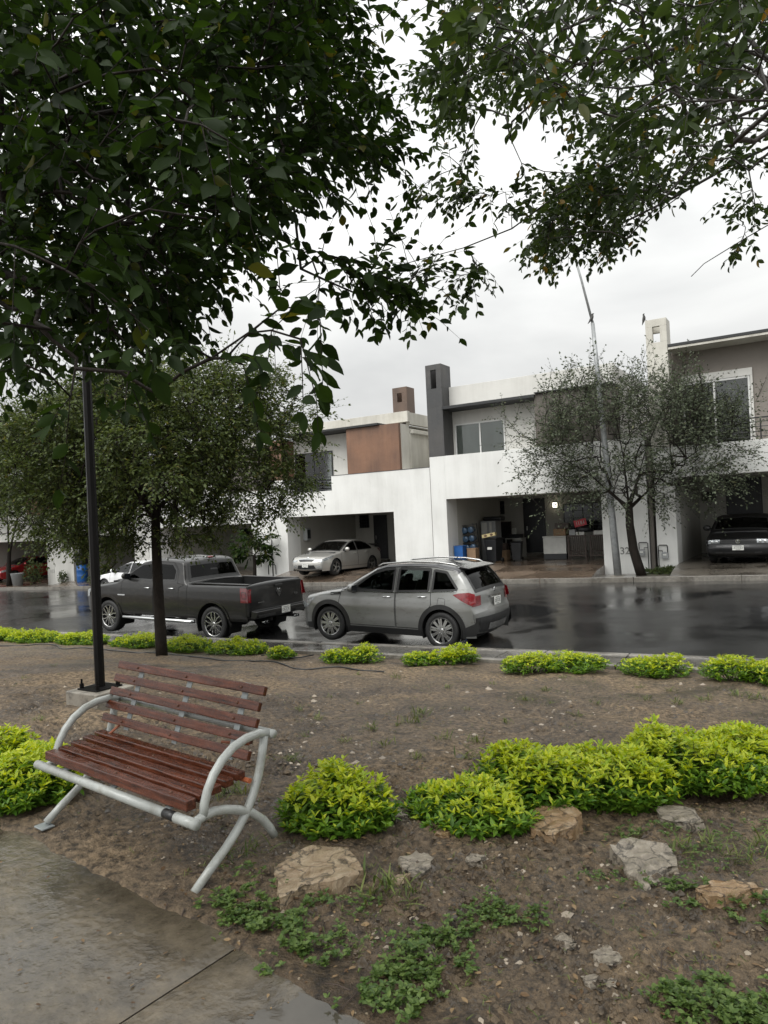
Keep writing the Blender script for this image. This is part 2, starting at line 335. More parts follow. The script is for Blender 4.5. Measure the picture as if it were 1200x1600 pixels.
def wood_mat():
    m, nt, N, L, B = nodes('wet_varnished_wood')
    tc = N.new('ShaderNodeTexCoord'); mp = N.new('ShaderNodeMapping'); mp.inputs['Scale'].default_value = (1.1, 14, 14); L.new(tc.outputs['Object'], mp.inputs['Vector'])
    n = N.new('ShaderNodeTexNoise'); n.inputs['Scale'].default_value = 5; n.inputs['Detail'].default_value = 8; n.inputs['Roughness'].default_value = .65; L.new(mp.outputs['Vector'], n.inputs['Vector'])
    rp = N.new('ShaderNodeValToRGB'); e = rp.color_ramp.elements; e[0].position = .3; e[1].position = .72
    e[0].color = (.028, .009, .005, 1); e[1].color = (.150, .046, .022, 1); x = e.new(.52); x.color = (.080, .024, .012, 1)
    L.new(n.outputs['Fac'], rp.inputs['Fac']); L.new(rp.outputs['Color'], B.inputs['Base Color'])
    n2 = N.new('ShaderNodeTexNoise'); n2.inputs['Scale'].default_value = 22; n2.inputs['Detail'].default_value = 4; L.new(tc.outputs['Object'], n2.inputs['Vector'])
    mr = N.new('ShaderNodeMapRange'); mr.inputs['From Min'].default_value = .4; mr.inputs['From Max'].default_value = .65; mr.inputs['To Min'].default_value = .10; mr.inputs['To Max'].default_value = .42
    L.new(n2.outputs['Fac'], mr.inputs['Value']); L.new(mr.outputs['Result'], B.inputs['Roughness'])
    vo = N.new('ShaderNodeTexVoronoi'); vo.inputs['Scale'].default_value = 95; L.new(tc.outputs['Object'], vo.inputs['Vector'])
    vr = N.new('ShaderNodeMapRange'); vr.inputs['From Min'].default_value = .0; vr.inputs['From Max'].default_value = .45; vr.inputs['To Min'].default_value = 1; vr.inputs['To Max'].default_value = 0; L.new(vo.outputs['Distance'], vr.inputs['Value'])
    ad = N.new('ShaderNodeMath'); ad.operation = 'MULTIPLY_ADD'; ad.inputs[1].default_value = .35; L.new(vr.outputs['Result'], ad.inputs[0]); L.new(n.outputs['Fac'], ad.inputs[2])
    b = N.new('ShaderNodeBump'); b.inputs['Strength'].default_value = .5; b.inputs['Distance'].default_value = .004; L.new(ad.outputs['Value'], b.inputs['Height']); L.new(b.outputs['Normal'], B.inputs['Normal'])
    B.inputs['Coat Weight'].default_value = .15; B.inputs['Coat Roughness'].default_value = .12; B.inputs['Specular IOR Level'].default_value = .28
    return m
M['wood'] = wood_mat()
def paint(name, c, metal=.6, rough=.35, drops=.25, coat=1.):
    m, nt, N, L, B = nodes(name)
    tc = N.new('ShaderNodeTexCoord'); n = N.new('ShaderNodeTexNoise'); n.inputs['Scale'].default_value = 2.2; n.inputs['Detail'].default_value = 4; L.new(tc.outputs['Object'], n.inputs['Vector'])
    mr = N.new('ShaderNodeMapRange'); mr.inputs['To Min'].default_value = .86; mr.inputs['To Max'].default_value = 1.12; L.new(n.outputs['Fac'], mr.inputs['Value'])
    sc = N.new('ShaderNodeVectorMath'); sc.operation = 'SCALE'; sc.inputs[0].default_value = c; L.new(mr.outputs['Result'], sc.inputs['Scale']); L.new(sc.outputs['Vector'], B.inputs['Base Color'])
    B.inputs['Metallic'].default_value = metal; B.inputs['Roughness'].default_value = rough; B.inputs['Coat Weight'].default_value = coat; B.inputs['Coat Roughness'].default_value = .04; B.inputs['Specular IOR Level'].default_value = .3
    vo = N.new('ShaderNodeTexVoronoi'); vo.inputs['Scale'].default_value = 110; L.new(tc.outputs['Object'], vo.inputs['Vector'])
    vr = N.new('ShaderNodeMapRange'); vr.inputs['From Max'].default_value = .4; vr.inputs['To Min'].default_value = 1; vr.inputs['To Max'].default_value = 0; L.new(vo.outputs['Distance'], vr.inputs['Value'])
    b = N.new('ShaderNodeBump'); b.inputs['Strength'].default_value = drops; b.inputs['Distance'].default_value = .002; L.new(vr.outputs['Result'], b.inputs['Height'])
    L.new(b.outputs['Normal'], B.inputs['Coat Normal'])
    return m
M['p_grey'] = paint('grey_car_paint', (.25, .253, .243)); M['p_dark'] = paint('dark_granite_paint', (.017, .0165, .016), .4, .4, coat=.55)
M['p_silver'] = paint('silver_car_paint', (.50, .49, .46)); M['p_black'] = paint('black_car_paint', (.006, .006, .0065), .2, .4, coat=.5)
M['p_white'] = paint('white_car_paint', (.75, .75, .75), 0, .4); M['p_red'] = paint('red_car_paint', (.30, .012, .015), .3, .35)
M['p_roof'] = paint('black_roof_paint', (.012, .012, .013), .2, .25)
M['plastic'] = mat('black_trim_plastic', (.018, .018, .018), .42, var=.2)
M['rubber'] = mat('tyre_rubber', (.014, .014, .014), .6, var=.3, bump=.2)
M['chrome'] = mat('bright_chrome', (.65, .66, .66), .12, 1.0, var=.05)
M['alloy'] = mat('machined_alloy', (.50, .50, .49), .25, .9, var=.08)
M['alloydark'] = mat('dark_alloy', (.05, .05, .05), .3, .6, var=.1)
M['carglass'] = glass_mat('car_glass', (.34, .38, .37)); M['privacy'] = glass_mat('privacy_glass', (.05, .055, .055), .02, 1.28)
M['seat'] = mat('dark_seat_cloth', (.02, .02, .021), .8); M['dash'] = mat('dashboard_plastic', (.025, .025, .026), .6)
M['taillight'] = mat('red_lamp_lens', (.17, .006, .010), .12, var=.3, vs=20, coat=.8)
M['lampclear'] = mat('clear_lamp_lens', (.34, .36, .37), .10, .3, var=.6, vs=25, coat=.8)
M['plate'] = mat('number_plate', (.66, .66, .62), .4, var=.06); M['ink'] = mat('dark_ink', (.05, .06, .06), .6)
M['under'] = mat('underbody_dark', (.006, .006, .006), .9)
M['bluep'] = mat('blue_plastic', (.012, .09, .30), .35, var=.2); M['bluejug'] = mat('blue_water_jug', (.06, .11, .18), .12, var=.25)
M['greyp'] = mat('grey_plastic', (.28, .29, .29), .5); M['blackp'] = mat('black_plastic', (.012, .013, .015), .4, var=.3)
M['whitep'] = mat('white_enamel', (.50, .50, .47), .4); M['card'] = mat('cardboard', (.24, .155, .09), .8, bump=.2)
M['yellow'] = mat('pale_yellow_box', (.62, .52, .26), .6); M['redp'] = mat('red_board', (.50, .035, .05), .5)
M['woodd'] = mat('dark_brown_wood', (.045, .028, .02), .5, stretch=(1, 10, 1)); M['terra'] = mat('terracotta', (.22, .09, .05), .7)
M['lamp'] = emit('lit_lamp_glass', (1, .93, .70), 3.5)
M['bird'] = mat('dark_feathers', (.05, .048, .045), .7); M['hose'] = mat('black_drip_hose', (.012, .012, .012), .35)
M['bark'] = mat('wet_bark', (.017, .013, .010), .7, spec=.2, var=.45, vs=14, bump=.9, bs=45, stretch=(1, 1, .3))
M['barkg'] = mat('grey_bark', (.040, .036, .031), .7, var=.4, vs=14, bump=.9, bs=45, stretch=(1, 1, .3))
M['stem'] = mat('green_stem', (.06, .07, .03), .6)
def rock_mat(name, a, b_, c_=None):
    m, nt, N, L, B = nodes(name)
    tc = N.new('ShaderNodeTexCoord'); n = N.new('ShaderNodeTexNoise'); n.inputs['Scale'].default_value = 11; n.inputs['Detail'].default_value = 10; n.inputs['Roughness'].default_value = .68; n.inputs['Distortion'].default_value = 1.6
    L.new(tc.outputs['Object'], n.inputs['Vector']); rp = N.new('ShaderNodeValToRGB'); e = rp.color_ramp.elements
    e[0].position = .3; e[0].color = (*a, 1); e[1].position = .7; e[1].color = (*b_, 1); x = e.new(.52); x.color = (*(c_ or b_), 1)
    L.new(n.outputs['Fac'], rp.inputs['Fac']); B.inputs['Roughness'].default_value = .30
    vo = N.new('ShaderNodeTexVoronoi'); vo.feature = 'DISTANCE_TO_EDGE'; vo.inputs['Scale'].default_value = 5.5; wn = N.new('ShaderNodeTexNoise'); wn.inputs['Scale'].default_value = 6; wn.inputs['Detail'].default_value = 5
    L.new(tc.outputs['Object'], wn.inputs['Vector']); wa = N.new('ShaderNodeMix'); wa.data_type = 'RGBA'; wa.inputs['Factor'].default_value = .28; L.new(tc.outputs['Object'], wa.inputs['A']); L.new(wn.outputs['Color'], wa.inputs['B']); L.new(wa.outputs['Result'], vo.inputs['Vector'])
    ck = N.new('ShaderNodeMapRange'); ck.inputs['From Max'].default_value = .035; ck.inputs['To Min'].default_value = .22; L.new(vo.outputs['Distance'], ck.inputs['Value'])
    cs = N.new('ShaderNodeVectorMath'); cs.operation = 'SCALE'; L.new(rp.outputs['Color'], cs.inputs[0]); L.new(ck.outputs['Result'], cs.inputs['Scale']); L.new(cs.outputs['Vector'], B.inputs['Base Color'])
    w = N.new('ShaderNodeTexWave'); w.inputs['Scale'].default_value = 3.2; w.inputs['Distortion'].default_value = 9; w.inputs['Detail'].default_value = 4; L.new(tc.outputs['Object'], w.inputs['Vector'])
    ad = N.new('ShaderNodeMath'); ad.operation = 'MULTIPLY_ADD'; ad.inputs[1].default_value = .5; L.new(w.outputs['Fac'], ad.inputs[0]); L.new(n.outputs['Fac'], ad.inputs[2])
    b = N.new('ShaderNodeBump'); b.inputs['Strength'].default_value = 1; b.inputs['Distance'].default_value = .03; L.new(ad.outputs['Value'], b.inputs['Height']); L.new(b.outputs['Normal'], B.inputs['Normal'])
    return m
M['rock_tan'] = rock_mat('tan_flagstone', (.19, .12, .065), (.46, .37, .26), (.33, .25, .16))
M['rock_grey'] = rock_mat('grey_brown_stone', (.14, .12, .095), (.42, .37, .30), (.28, .24, .185))
M['rock_ochre'] = rock_mat('ochre_stone', (.20, .12, .055), (.44, .35, .24), (.31, .205, .11))

def speckle(m, c, scale, lo, hi, stretch=None):
    """worn or dirty spots of another colour over a material's own colour"""
    nt = m.node_tree; N = nt.nodes; L = nt.links; B = N['Principled BSDF']; src = B.inputs['Base Color'].links[0].from_socket
    tc = N.new('ShaderNodeTexCoord'); n = N.new('ShaderNodeTexNoise'); n.inputs['Scale'].default_value = scale; n.inputs['Detail'].default_value = 7; n.inputs['Roughness'].default_value = .7
    if stretch: mp = N.new('ShaderNodeMapping'); mp.inputs['Scale'].default_value = stretch; L.new(tc.outputs['Object'], mp.inputs['Vector']); L.new(mp.outputs['Vector'], n.inputs['Vector'])
    else: L.new(tc.outputs['Object'], n.inputs['Vector'])
    r = N.new('ShaderNodeMapRange'); r.inputs['From Min'].default_value = lo; r.inputs['From Max'].default_value = hi; L.new(n.outputs['Fac'], r.inputs['Value'])
    x = N.new('ShaderNodeMix'); x.data_type = 'RGBA'; x.inputs['B'].default_value = (*c, 1); L.new(r.outputs['Result'], x.inputs['Factor']); L.new(src, x.inputs['A']); L.new(x.outputs['Result'], B.inputs['Base Color'])
speckle(M['tubegrey'], (.13, .075, .04), 34, .66, .72); speckle(M['tubegrey'], (.20, .19, .15), 7, .52, .75)
speckle(M['wood'], (.016, .007, .005), 9, .56, .68, (.5, 5, 5)); speckle(M['wood'], (.26, .16, .11), 60, .68, .74)
speckle(M['white'], (.45, .44, .40), 1.3, .64, .85, (1, 1, .35)); speckle(M['basecon'], (.07, .065, .055), 9, .5, .7)
speckle(M['path'], (.030, .024, .016), 2.6, .60, .74); speckle(M['path'], (.17, .14, .095), 60, .66, .72)
speckle(M['p_dark'], (.04, .036, .03), 5, .5, .8, (1, 1, 3)); speckle(M['p_grey'], (.14, .13, .115), 5, .55, .8, (1, 1, 3))
# ================================================================== GROUND
def path_edge(X): return 1.88 - .135*(X+1.3) + .02*np.sin(X*2.1+1)
def axis(segs):
    out = []
    for a, b, d in segs: out += list(np.arange(a, b, d))
    out.append(segs[-1][1]); return np.array(out)
def build_soil():
    xs = axis([(-60, -20, .8), (-20, -8, .14), (-8, -5, .05), (-5, 1.6, .021), (1.6, 4, .08), (4, 30, .6)])
    ys = axis([(.9, 1.2, .05), (1.2, 4.2, .021), (4.2, 6, .045), (6, Y_SOIL, .09)])
    X, Y = np.meshgrid(xs, ys, indexing='ij')
    Z = terrain(X, Y)
    big = (fbm(X*1.1, Y*1.1, 3)-.5)*.10*np.clip((Y-path_edge(X))/.8, 0, 1)*np.clip((Y_SOIL-Y)/.6, 0, 1)
    near = np.clip((9-Y)/5, .25, 1)
    clod = fbm(X*16+3, Y*16+5, 4, .62); clod = np.abs(clod-.5)*2
    patch = np.clip((fbm(X*2.2+40, Y*2.2, 3)-.38)*4, 0.12, 1)
    Z = Z + big + (clod-.25)*.085*near*patch + (fbm(X*5, Y*5, 3)-.5)*.070*near + (np.random.default_rng(4).random(X.shape)-.5)*.012*np.clip((5-Y)/2,.2,1)*patch
    # the soil thins out over the edge of the concrete path
    e = Y-path_edge(X)-(fbm(X*3.3+9, Y*3.3, 5, .6)-.5)*.13
    Z = np.where(e < .35, Z*sstep((e+.05)/.4), Z) + .014*sstep((e+.03)/.08) - .06*(1-sstep((e+.06)/.09))
    nx, ny = X.shape
    I = np.arange(nx*ny).reshape(nx, ny)
    F = np.stack([I[:-1, :-1], I[1:, :-1], I[1:, 1:], I[:-1, 1:]], -1).reshape(-1, 4)
    V = np.stack([X, Y, Z], -1).reshape(-1, 3)
    o = link('soil', np_mesh('soil', V, F), M['soil'], smooth=True); tag(o, kind='structure')
    return xs, ys, Z
_sx, _sy, _sz = build_soil()
from bisect import bisect_left
_lx, _ly = _sx.tolist(), _sy.tolist()
def soil_z(x, y):
    i = min(max(bisect_left(_lx, x), 1), len(_lx)-1); j = min(max(bisect_left(_ly, y), 1), len(_ly)-1)
    fx = min(max((x-_lx[i-1])/(_lx[i]-_lx[i-1]), 0), 1); fy = min(max((y-_ly[j-1])/(_ly[j]-_ly[j-1]), 0), 1)
    return (_sz[i-1, j-1]*(1-fx)+_sz[i, j-1]*fx)*(1-fy)+(_sz[i-1, j]*(1-fx)+_sz[i, j]*fx)*fy
def onsoil(px, py): return on_ground(px, py, lambda a, b: float(soil_z(a, b)))
def sheet(name, X0, X1, Y0, Y1, zf, m, dx=2., dy=2., jit=0.):
    xs = np.linspace(X0, X1, max(2, int((X1-X0)/dx)+1)); ys = np.linspace(Y0, Y1, max(2, int((Y1-Y0)/dy)+1))
    X, Y = np.meshgrid(xs, ys, indexing='ij'); Z = zf(X, Y)+(fbm(X*.8, Y*.8, 3)-.5)*jit
    n, k = X.shape; I = np.arange(n*k).reshape(n, k)
    F = np.stack([I[:-1, :-1], I[1:, :-1], I[1:, 1:], I[:-1, 1:]], -1).reshape(-1, 4)
    o = link(name, np_mesh(name, np.stack([X, Y, Z], -1).reshape(-1, 3), F), m, smooth=True); tag(o, kind='structure'); return o
sheet('ground', -400, 400, -300, 700, lambda X, Y: np.minimum(road_z(X), 0.0)-.25-np.clip((abs(X)-60)/100, 0, 5), M['earth'], 20, 20)
sheet('road', -110, 60, Y_KERB, Y_FAR+.02, lambda X, Y: road_z(X)-.03*((Y-16.6)/6.1)**2, M['asphalt'], 1., .3, .012)
sheet('ground', -60, 30, -12, .92, lambda X, Y: -.045+0*X, M['soil'], 1, 1)
# concrete path in slabs with tooled joints
def build_path():
    n = 0
    # joints run from the soil edge towards the camera
    js = [-9., -6.6, (-3.62, 2.29, -3.35, 1.95), None]
    cuts = [(-12, -12), (-9.4, -9.2), (-6.3, -6.2), (-4.08, -3.2), (-1.92, -2.02), (.3, .2), (2.6, 2.5), (5, 5)]
    for (a1, a0), (b1, b0) in zip(cuts[:-1], cuts[1:]):   # x at the soil side, x at the far-back side
        g = .0035
        N_, K = 30, 60
        s = np.linspace(0, 1, N_); t = np.linspace(0, 1, K)
        S, T = np.meshgrid(s, t, indexing='ij')
        Yv = -1.2+T*4.6
        k = (Yv-1.5)/.9   # joint slope matched around y 1.5..2.4
        XL = a0+(a1-a0)*k+g; XR = b0+(b1-b0)*k-g
        X = XL+(XR-XL)*S; Y = Yv
        top = path_edge(X)+.14
        Y = np.minimum(Y, top)
        Z = (fbm(X*1.5, Y*1.5, 3)-.5)*.010
        Z = Z - .008*np.clip(1-np.minimum(S, 1-S)*(XR-XL)/.012, 0, 1)
        I = np.arange(N_*K).reshape(N_, K)
        F = np.stack([I[:-1, :-1], I[1:, :-1], I[1:, 1:], I[:-1, 1:]], -1).reshape(-1, 4)
        o = link('path', np_mesh('path', np.stack([X, Y, Z], -1).reshape(-1, 3), F), M['path'], smooth=True); tag(o, kind='structure')
build_path()
sheet('ground', -14, 6, -1.3, 4.0, lambda X, Y: -.016+0*X+np.where(Y > path_edge(X), -.3*(Y-path_edge(X)), 0), M['soil'], .5, .25)
M['water'] = mat('puddle_water', (.062, .055, .043), .05, var=.2, bump=.03, bs=25)
def puddle(pts, z):
    P = [AZ(px, py, z) for px, py in pts]; n = len(P); out = []
    r = np.random.default_rng(6)
    for i in range(n):
        a, b_ = P[i], P[(i+1) % n]
        for f in np.linspace(0, 1, 9, endpoint=False):
            q = a+(b_-a)*f; out.append(q+np.array([fbm(np.array(q[0]*11.), np.array(q[1]*11.), 3)-.5, fbm(np.array(q[0]*11.+50), np.array(q[1]*11.), 3)-.5, 0])*.09)
    me = bpy.data.meshes.new('puddle'); me.from_pydata([tuple(p) for p in out], [], [tuple(range(len(out)))]); tag(link('puddle', me, M['water']), kind='structure')
puddle([(372, 1625), (400, 1590), (445, 1562), (472, 1545), (490, 1560), (515, 1580), (560, 1598), (600, 1640)], .0075)
# walkway along the near side of the road: border kerb, slab, road kerb
def ribbon_box(name, y0, y1, zt, zb, m, X0=-60, X1=30, step=2.4, gap=.008, kind='structure', lift=0):
    b = MB(); x = X0
    while x < X1:
        x2 = min(x+step, X1)
        vs = []
        for (xx, yy) in ((x+gap, y0), (x2-gap, y0), (x2-gap, y1), (x+gap, y1)):
            vs.append((xx, yy, road_z(xx)+zb)); 
        for (xx, yy) in ((x+gap, y0), (x2-gap, y0), (x2-gap, y1), (x+gap, y1)):
            vs.append((xx, yy, road_z(xx)+zt))
        b.add(vs, [(3, 2, 1, 0), (4, 5, 6, 7), (0, 1, 5, 4), (1, 2, 6, 5), (2, 3, 7, 6), (3, 0, 4, 7)]); x = x2
    o = b.build(name, m, bevel=.012); tag(o, kind=kind); return o
ribbon_box('kerb', Y_SOIL-.04, Y_SOIL+.08, .165, -.2, M['kerb'], step=1.2)
ribbon_box('pavement', Y_SOIL+.082, Y_KERB-.15, .148, -.2, M['walk'], step=1.8)
ribbon_box('kerb', Y_KERB-.148, Y_KERB, .162, -.2, M['kerb'], step=1.2)
ribbon_box('kerb', Y_FAR, Y_FAR+.16, .13, -.2, M['kerb'], -110, 60, 3.0)
ribbon_box('pavement', Y_FAR+.162, Y_H-.45, .126, -.3, M['drive2'], -110, 60, 2.6)
# ================================================================== HOUSES
WT = .18
def quadsheet(b, pts): b.add(pts, [tuple(range(len(pts)))])
def box_part(name, m, parent, *bx, bevel=.006):
    b = MB()
    for q in bx: b.box(*q)
    return b.build(name, m, parent, bevel)
def window(parent, x0, x1, z0, z1, Y, mull=(), frame=.05, fm='alu', backs=None, depth=.06, grid=None, pane='winglass'):
    """sliding window facing -Y: outer frame, mullions, glass, curtain"""
    b = MB()
    b.box(x0, Y-depth, z0, x1, Y, z0+frame); b.box(x0, Y-depth, z1-frame, x1, Y, z1)
    b.box(x0, Y-depth, z0+frame, x0+frame, Y, z1-frame); b.box(x1-frame, Y-depth, z0+frame, x1, Y, z1-frame)
    for m_ in mull: b.box(m_-frame*.5, Y-depth*.9, z0+frame, m_+frame*.5, Y, z1-frame)
    f = b.build('window', M[fm], parent, .003)
    g = MB(); g.box(x0+frame, Y-.020, z0+frame, x1-frame, Y-.012, z1-frame); g.build('pane', M[pane], f)
    if backs:
        c = MB()
        for (a, d, mi) in backs:
            c.mi = mi; n = max(8, int((d-a)/.03)); pts = []
            for i in range(n+1):
                x = a+(d-a)*i/n; pts.append((x, Y+.10+.022*math.sin(i*1.3)+.012*math.sin(i*.37)))
            c.add([(x, y, z) for z in (z0, z1) for x, y in pts], [(i, i+1, n+2+i, n+1+i) for i in range(n)])
        c.build('curtain', [M['curtain'], M['curtaing']], f)
    if grid:
        nx, nz, gm = grid; q = MB()
        for i in range(1, nx): x = x0+(x1-x0)*i/nx; q.box(x-.008, Y-depth-.022, z0, x+.008, Y-depth-.004, z1)
        for i in range(nz+1): z = z0+(z1-z0)*i/nz; q.box(x0-.02, Y-depth-.042, z-.01, x1+.02, Y-depth-.024, z+.01)
        q.build('bars', M[gm], f)
    return f
def house_base(label, X0, X1, gx0, gx1, fl, gt, bt, inner_door, inner_win, wallm='white', rampX=None, notch=None, drive='drive', backY=29.8, category='house'):
    """ground floor with its open garage: pillars, lintel band, room behind, drive in front"""
    h = empty('house', ((X0+X1)/2, Y_H+3, fl), 0, label, 'house')
    inv = Matrix.Translation((-(X0+X1)/2, -(Y_H+3), -fl))
    def P(o): o.matrix_parent_inverse = Matrix(); o.data.transform(inv); return o
    h['_p'] = 0; del h['_p']
    parts = []
    zb = min(road_z(X0), road_z(X1))-.1
    b = MB(); b.box(X0, Y_H, zb, gx0, Y_H+.9, bt); b.box(gx1, Y_H, zb, X1, Y_H+.9, bt)
    if notch: 
        b.box(gx0, Y_H, gt, notch[0], Y_H+WT, bt); b.box(notch[0], Y_H, gt, notch[1], Y_H+WT, notch[2]); b.box(notch[1], Y_H, gt, gx1, Y_H+WT, bt)
    else: b.box(gx0, Y_H, gt, gx1, Y_H+WT, bt)
    parts.append(b.build('front_wall', M[wallm], h, .008))
    # garage room
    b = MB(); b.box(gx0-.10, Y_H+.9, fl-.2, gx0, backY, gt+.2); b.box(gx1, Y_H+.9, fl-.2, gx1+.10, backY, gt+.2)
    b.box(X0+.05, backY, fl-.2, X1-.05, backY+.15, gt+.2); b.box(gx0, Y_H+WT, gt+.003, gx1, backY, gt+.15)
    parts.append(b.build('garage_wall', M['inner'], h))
    # side walls of the whole house and main block behind
    b = MB(); b.box(X0+.01, Y_H+.9, zb, X0+.16, 36, bt-.02); b.box(X1-.16, Y_H+.9, zb, X1-.01, 36, bt-.02); b.box(X0+.16, 35.8, zb, X1-.16, 36, bt-.02)
    parts.append(b.build('side_wall', M[wallm], h))
    # floor and sloping drive
    b = MB(); xs = [gx0+.003, gx1-.003]; prof = [(Y_FAR+.01, .135), (Y_FAR+.16, .16), (23.4, None), (Y_H, 0), (backY, 0)]
    L_ = []
    for y, o in prof:
        for x in xs:
            if y < 23: z = road_z(x)+o
            elif o is None: z = (road_z(x)+.15)*.42+fl*.58
            else: z = fl
            L_.append((x, y, z))
    b.add(L_, [(2*i, 2*i+1, 2*i+3, 2*i+2) for i in range(len(prof)-1)])
    n0 = len(L_); S_ = [(x, y, z-.35) for x, y, z in L_]
    b.add(L_+S_, [(2*i, 2*i+2, n0+2*i+2, n0+2*i) for i in range(len(prof)-1)]+[(2*i+1, n0+2*i+1, n0+2*i+3, 2*i+3) for i in range(len(prof)-1)]+[(0, n0, n0+1, 1)])
    parts.append(b.build('driveway', M[drive], h))
    if inner_door:
        dx0, dx1, dz = inner_door
        o = box_part('door', M['door'], h, (dx0, backY-.05, fl+.14, dx1, backY-.003, dz)); parts.append(o)
        k = MB(); k.box(dx0-.06, backY-.03, fl+.14, dx0, backY-.002, dz+.06); k.box(dx1, backY-.03, fl+.14, dx1+.06, backY-.002, dz+.06); k.box(dx0, backY-.03, dz, dx1, backY-.002, dz+.06)
        parts.append(k.build('door_frame', M['darkframe'], h))
        o2 = box_part('handle', M['chrome'], o, (dx0+.08, backY-.10, fl+1.1, dx0+.12, backY-.052, fl+1.3)); parts.append(o2)
        st = box_part('door_step', M['drive2'], h, (dx0-.15, backY-.35, fl-.02, dx1+.15, backY-.052, fl+.12)); parts.append(st)
    for w in inner_win or []:
        f = window(h, w[0], w[1], w[2], w[3], backY-.002, (), .03, 'darkframe', None, .05, (4, 4, 'darkframe'), 'darkglass'); parts.append(f)
    return h, parts, inv
def finish(h, inv):
    for c in h.children:
        if c.type == 'MESH': c.data.transform(inv)
        for g in c.children: 
            if g.type == 'MESH': g.data.transform(inv)
zr = lambda z: z+1.6
# ---- house 2 (middle right)
F2 = zr(-1.93)
h2, _, inv2 = house_base('two storey house with charcoal chimney tower and a cluttered open garage with lit wall lamp', -12.78, -4.81, -12.14, -6.30, F2, zr(.62), zr(2.28),
    (-11.03, -10.16, zr(.50)), [(-12.62, -11.96, zr(-.05), zr(.52)), (-9.30, -7.65, zr(-.95), zr(.25))])
H = h2
box_part('downpipe', M['brown'], H, (-4.77, Y_H+.02, zr(-2.2), -4.65, Y_H+.5, zr(2.2)), bevel=.01)
box_part('balcony_floor', M['white'], H, (-12.77, Y_H+WT, zr(2.06), -5.8, 25.3, zr(2.18)))
box_part('upper_wall', M['cream'], H, (-12.6, 25.25, zr(2.181), -8.5, 25.45, zr(4.32)), (-12.77, 25.45, zr(2.181), -12.6, 36, zr(4.3)), (-5.95, 25.45, zr(2.281), -5.78, 36, zr(4.3)), (-12.6, 35.8, zr(2.2), -5.95, 36, zr(4.3)))
tw = MB(); tw.box(-12.78, Y_H-.004, zr(2.282), -12.11, Y_H+.12, zr(4.9))
tw.box(-12.78, Y_H-.004, zr(5.62), -12.11, Y_H+.12, zr(5.83)); tw.box(-12.78, Y_H-.004, zr(4.9), -12.56, Y_H+.12, zr(5.62)); tw.box(-12.33, Y_H-.004, zr(4.9), -12.11, Y_H+.12, zr(5.62))
tw.box(-12.78, Y_H+.12, zr(2.282), -12.68, 25.1, zr(5.83)); tw.box(-12.21, Y_H+.12, zr(2.282), -12.11, 25.1, zr(5.83)); tw.box(-12.78, 25.1, zr(2.282), -12.11, 25.22, zr(5.83)); tw.box(-12.68, Y_H+.12, zr(4.6), -12.21, 25.1, zr(4.75))
tw.build('chimney_tower', M['charcoal'], H, .006)
box_part('dark_upper_wall', M['brown'], H, (-8.48, Y_H-.003, zr(2.282), -5.78, 25.44, zr(4.16)))
b = MB(); b.box(-12.10, Y_H-.12, zr(4.04), -8.44, 25.6, zr(4.15)); b.box(-8.44, Y_H-.12, zr(4.165), -5.74, 25.6, zr(4.21)); b.build('canopy', M['slab'], H, .006)
box_part('parapet', M['concrete' if 0 else 'cream'], H, (-12.10, 25.0, zr(4.22), -5.80, 25.18, zr(4.98)), (-12.10, 25.18, zr(4.22), -11.95, 35.9, zr(4.9)), (-5.95, 25.18, zr(4.22), -5.80, 35.9, zr(4.9)), (-11.95, 25.61, zr(4.2), -5.95, 35.9, zr(4.30)))
window(H, -12.02, -9.95, zr(2.22), zr(3.54), 25.248, (-10.97,), .055, 'alu', [(-12.0, -10.97, 0), (-10.97, -9.97, 1)], .05)
finish(H, inv2)
# ---- house 1 (middle left)
F1 = zr(-2.12)
h1, _, inv1 = house_base('two storey house with rust brown upper panel and a silver sedan in its open garage', -20.88, -12.80, -19.98, -14.50, F1, zr(.25), zr(1.89),
    (-18.83, -18.17, zr(.12)), [(-20.0+.0, -19.55, zr(-.40), zr(.20))] and [(-19.70, -19.15, zr(-.42), zr(.20))], notch=(-20.3, -17.48, zr(1.28)) and (-19.975, -17.48, zr(1.28)))
H = h1
box_part('balcony_floor', M['white'], H, (-20.8, Y_H+WT, zr(1.1), -12.85, 25.9, zr(1.22)))
box_part('upper_wall', M['cream'], H, (-20.1, 25.25, zr(1.221), -16.62, 25.42, zr(3.75)), (-20.8, 25.9, zr(1.0), -20.62, 36, zr(3.7)), (-20.6, 35.8, zr(1.2), -14.2, 36, zr(3.7)))
box_part('rust_panel', M['rust'], H, (-16.62, Y_H-.003, zr(1.892), -14.10, Y_H+.16, zr(3.77)))
box_part('rust_panel', M['rust'], H, (-20.78, Y_H-.003, zr(1.892), -20.1, 25.4, zr(3.66)))
box_part('side_volume', M['concrete'], H, (-16.45, Y_H+.161, zr(1.2), -14.105, 25.3, zr(3.765)), (-16.45, 25.3, zr(1.2), -14.08, 36, zr(3.62)), (-14.078, 25.32, zr(3.42), -13.95, 30, zr(3.56)))
box_part('terrace_wall', M['concrete'], H, (-14.05, 27.2, zr(1.6), -12.86, 27.4, zr(3.45)))
box_part('canopy', M['slab'], H, (-20.1, Y_H-.12, zr(3.78), -15.0, 25.6, zr(3.86)), (-16.62, Y_H-.13, zr(3.772), -15.0, Y_H+.02, zr(3.779)))
box_part('parapet', M['concrete'], H, (-20.1, 25.0, zr(3.87), -14.0, 25.2, zr(4.30)), (-14.2, 25.2, zr(3.77), -14.0, 30, zr(4.26)), (-20.1, 25.61, zr(3.70), -14.2, 35.9, zr(3.76)))
b = MB(); x0, x1, y0, y1, z0, z1 = -14.86, -14.18, 25.35, 26.0, zr(3.9), zr(5.36)
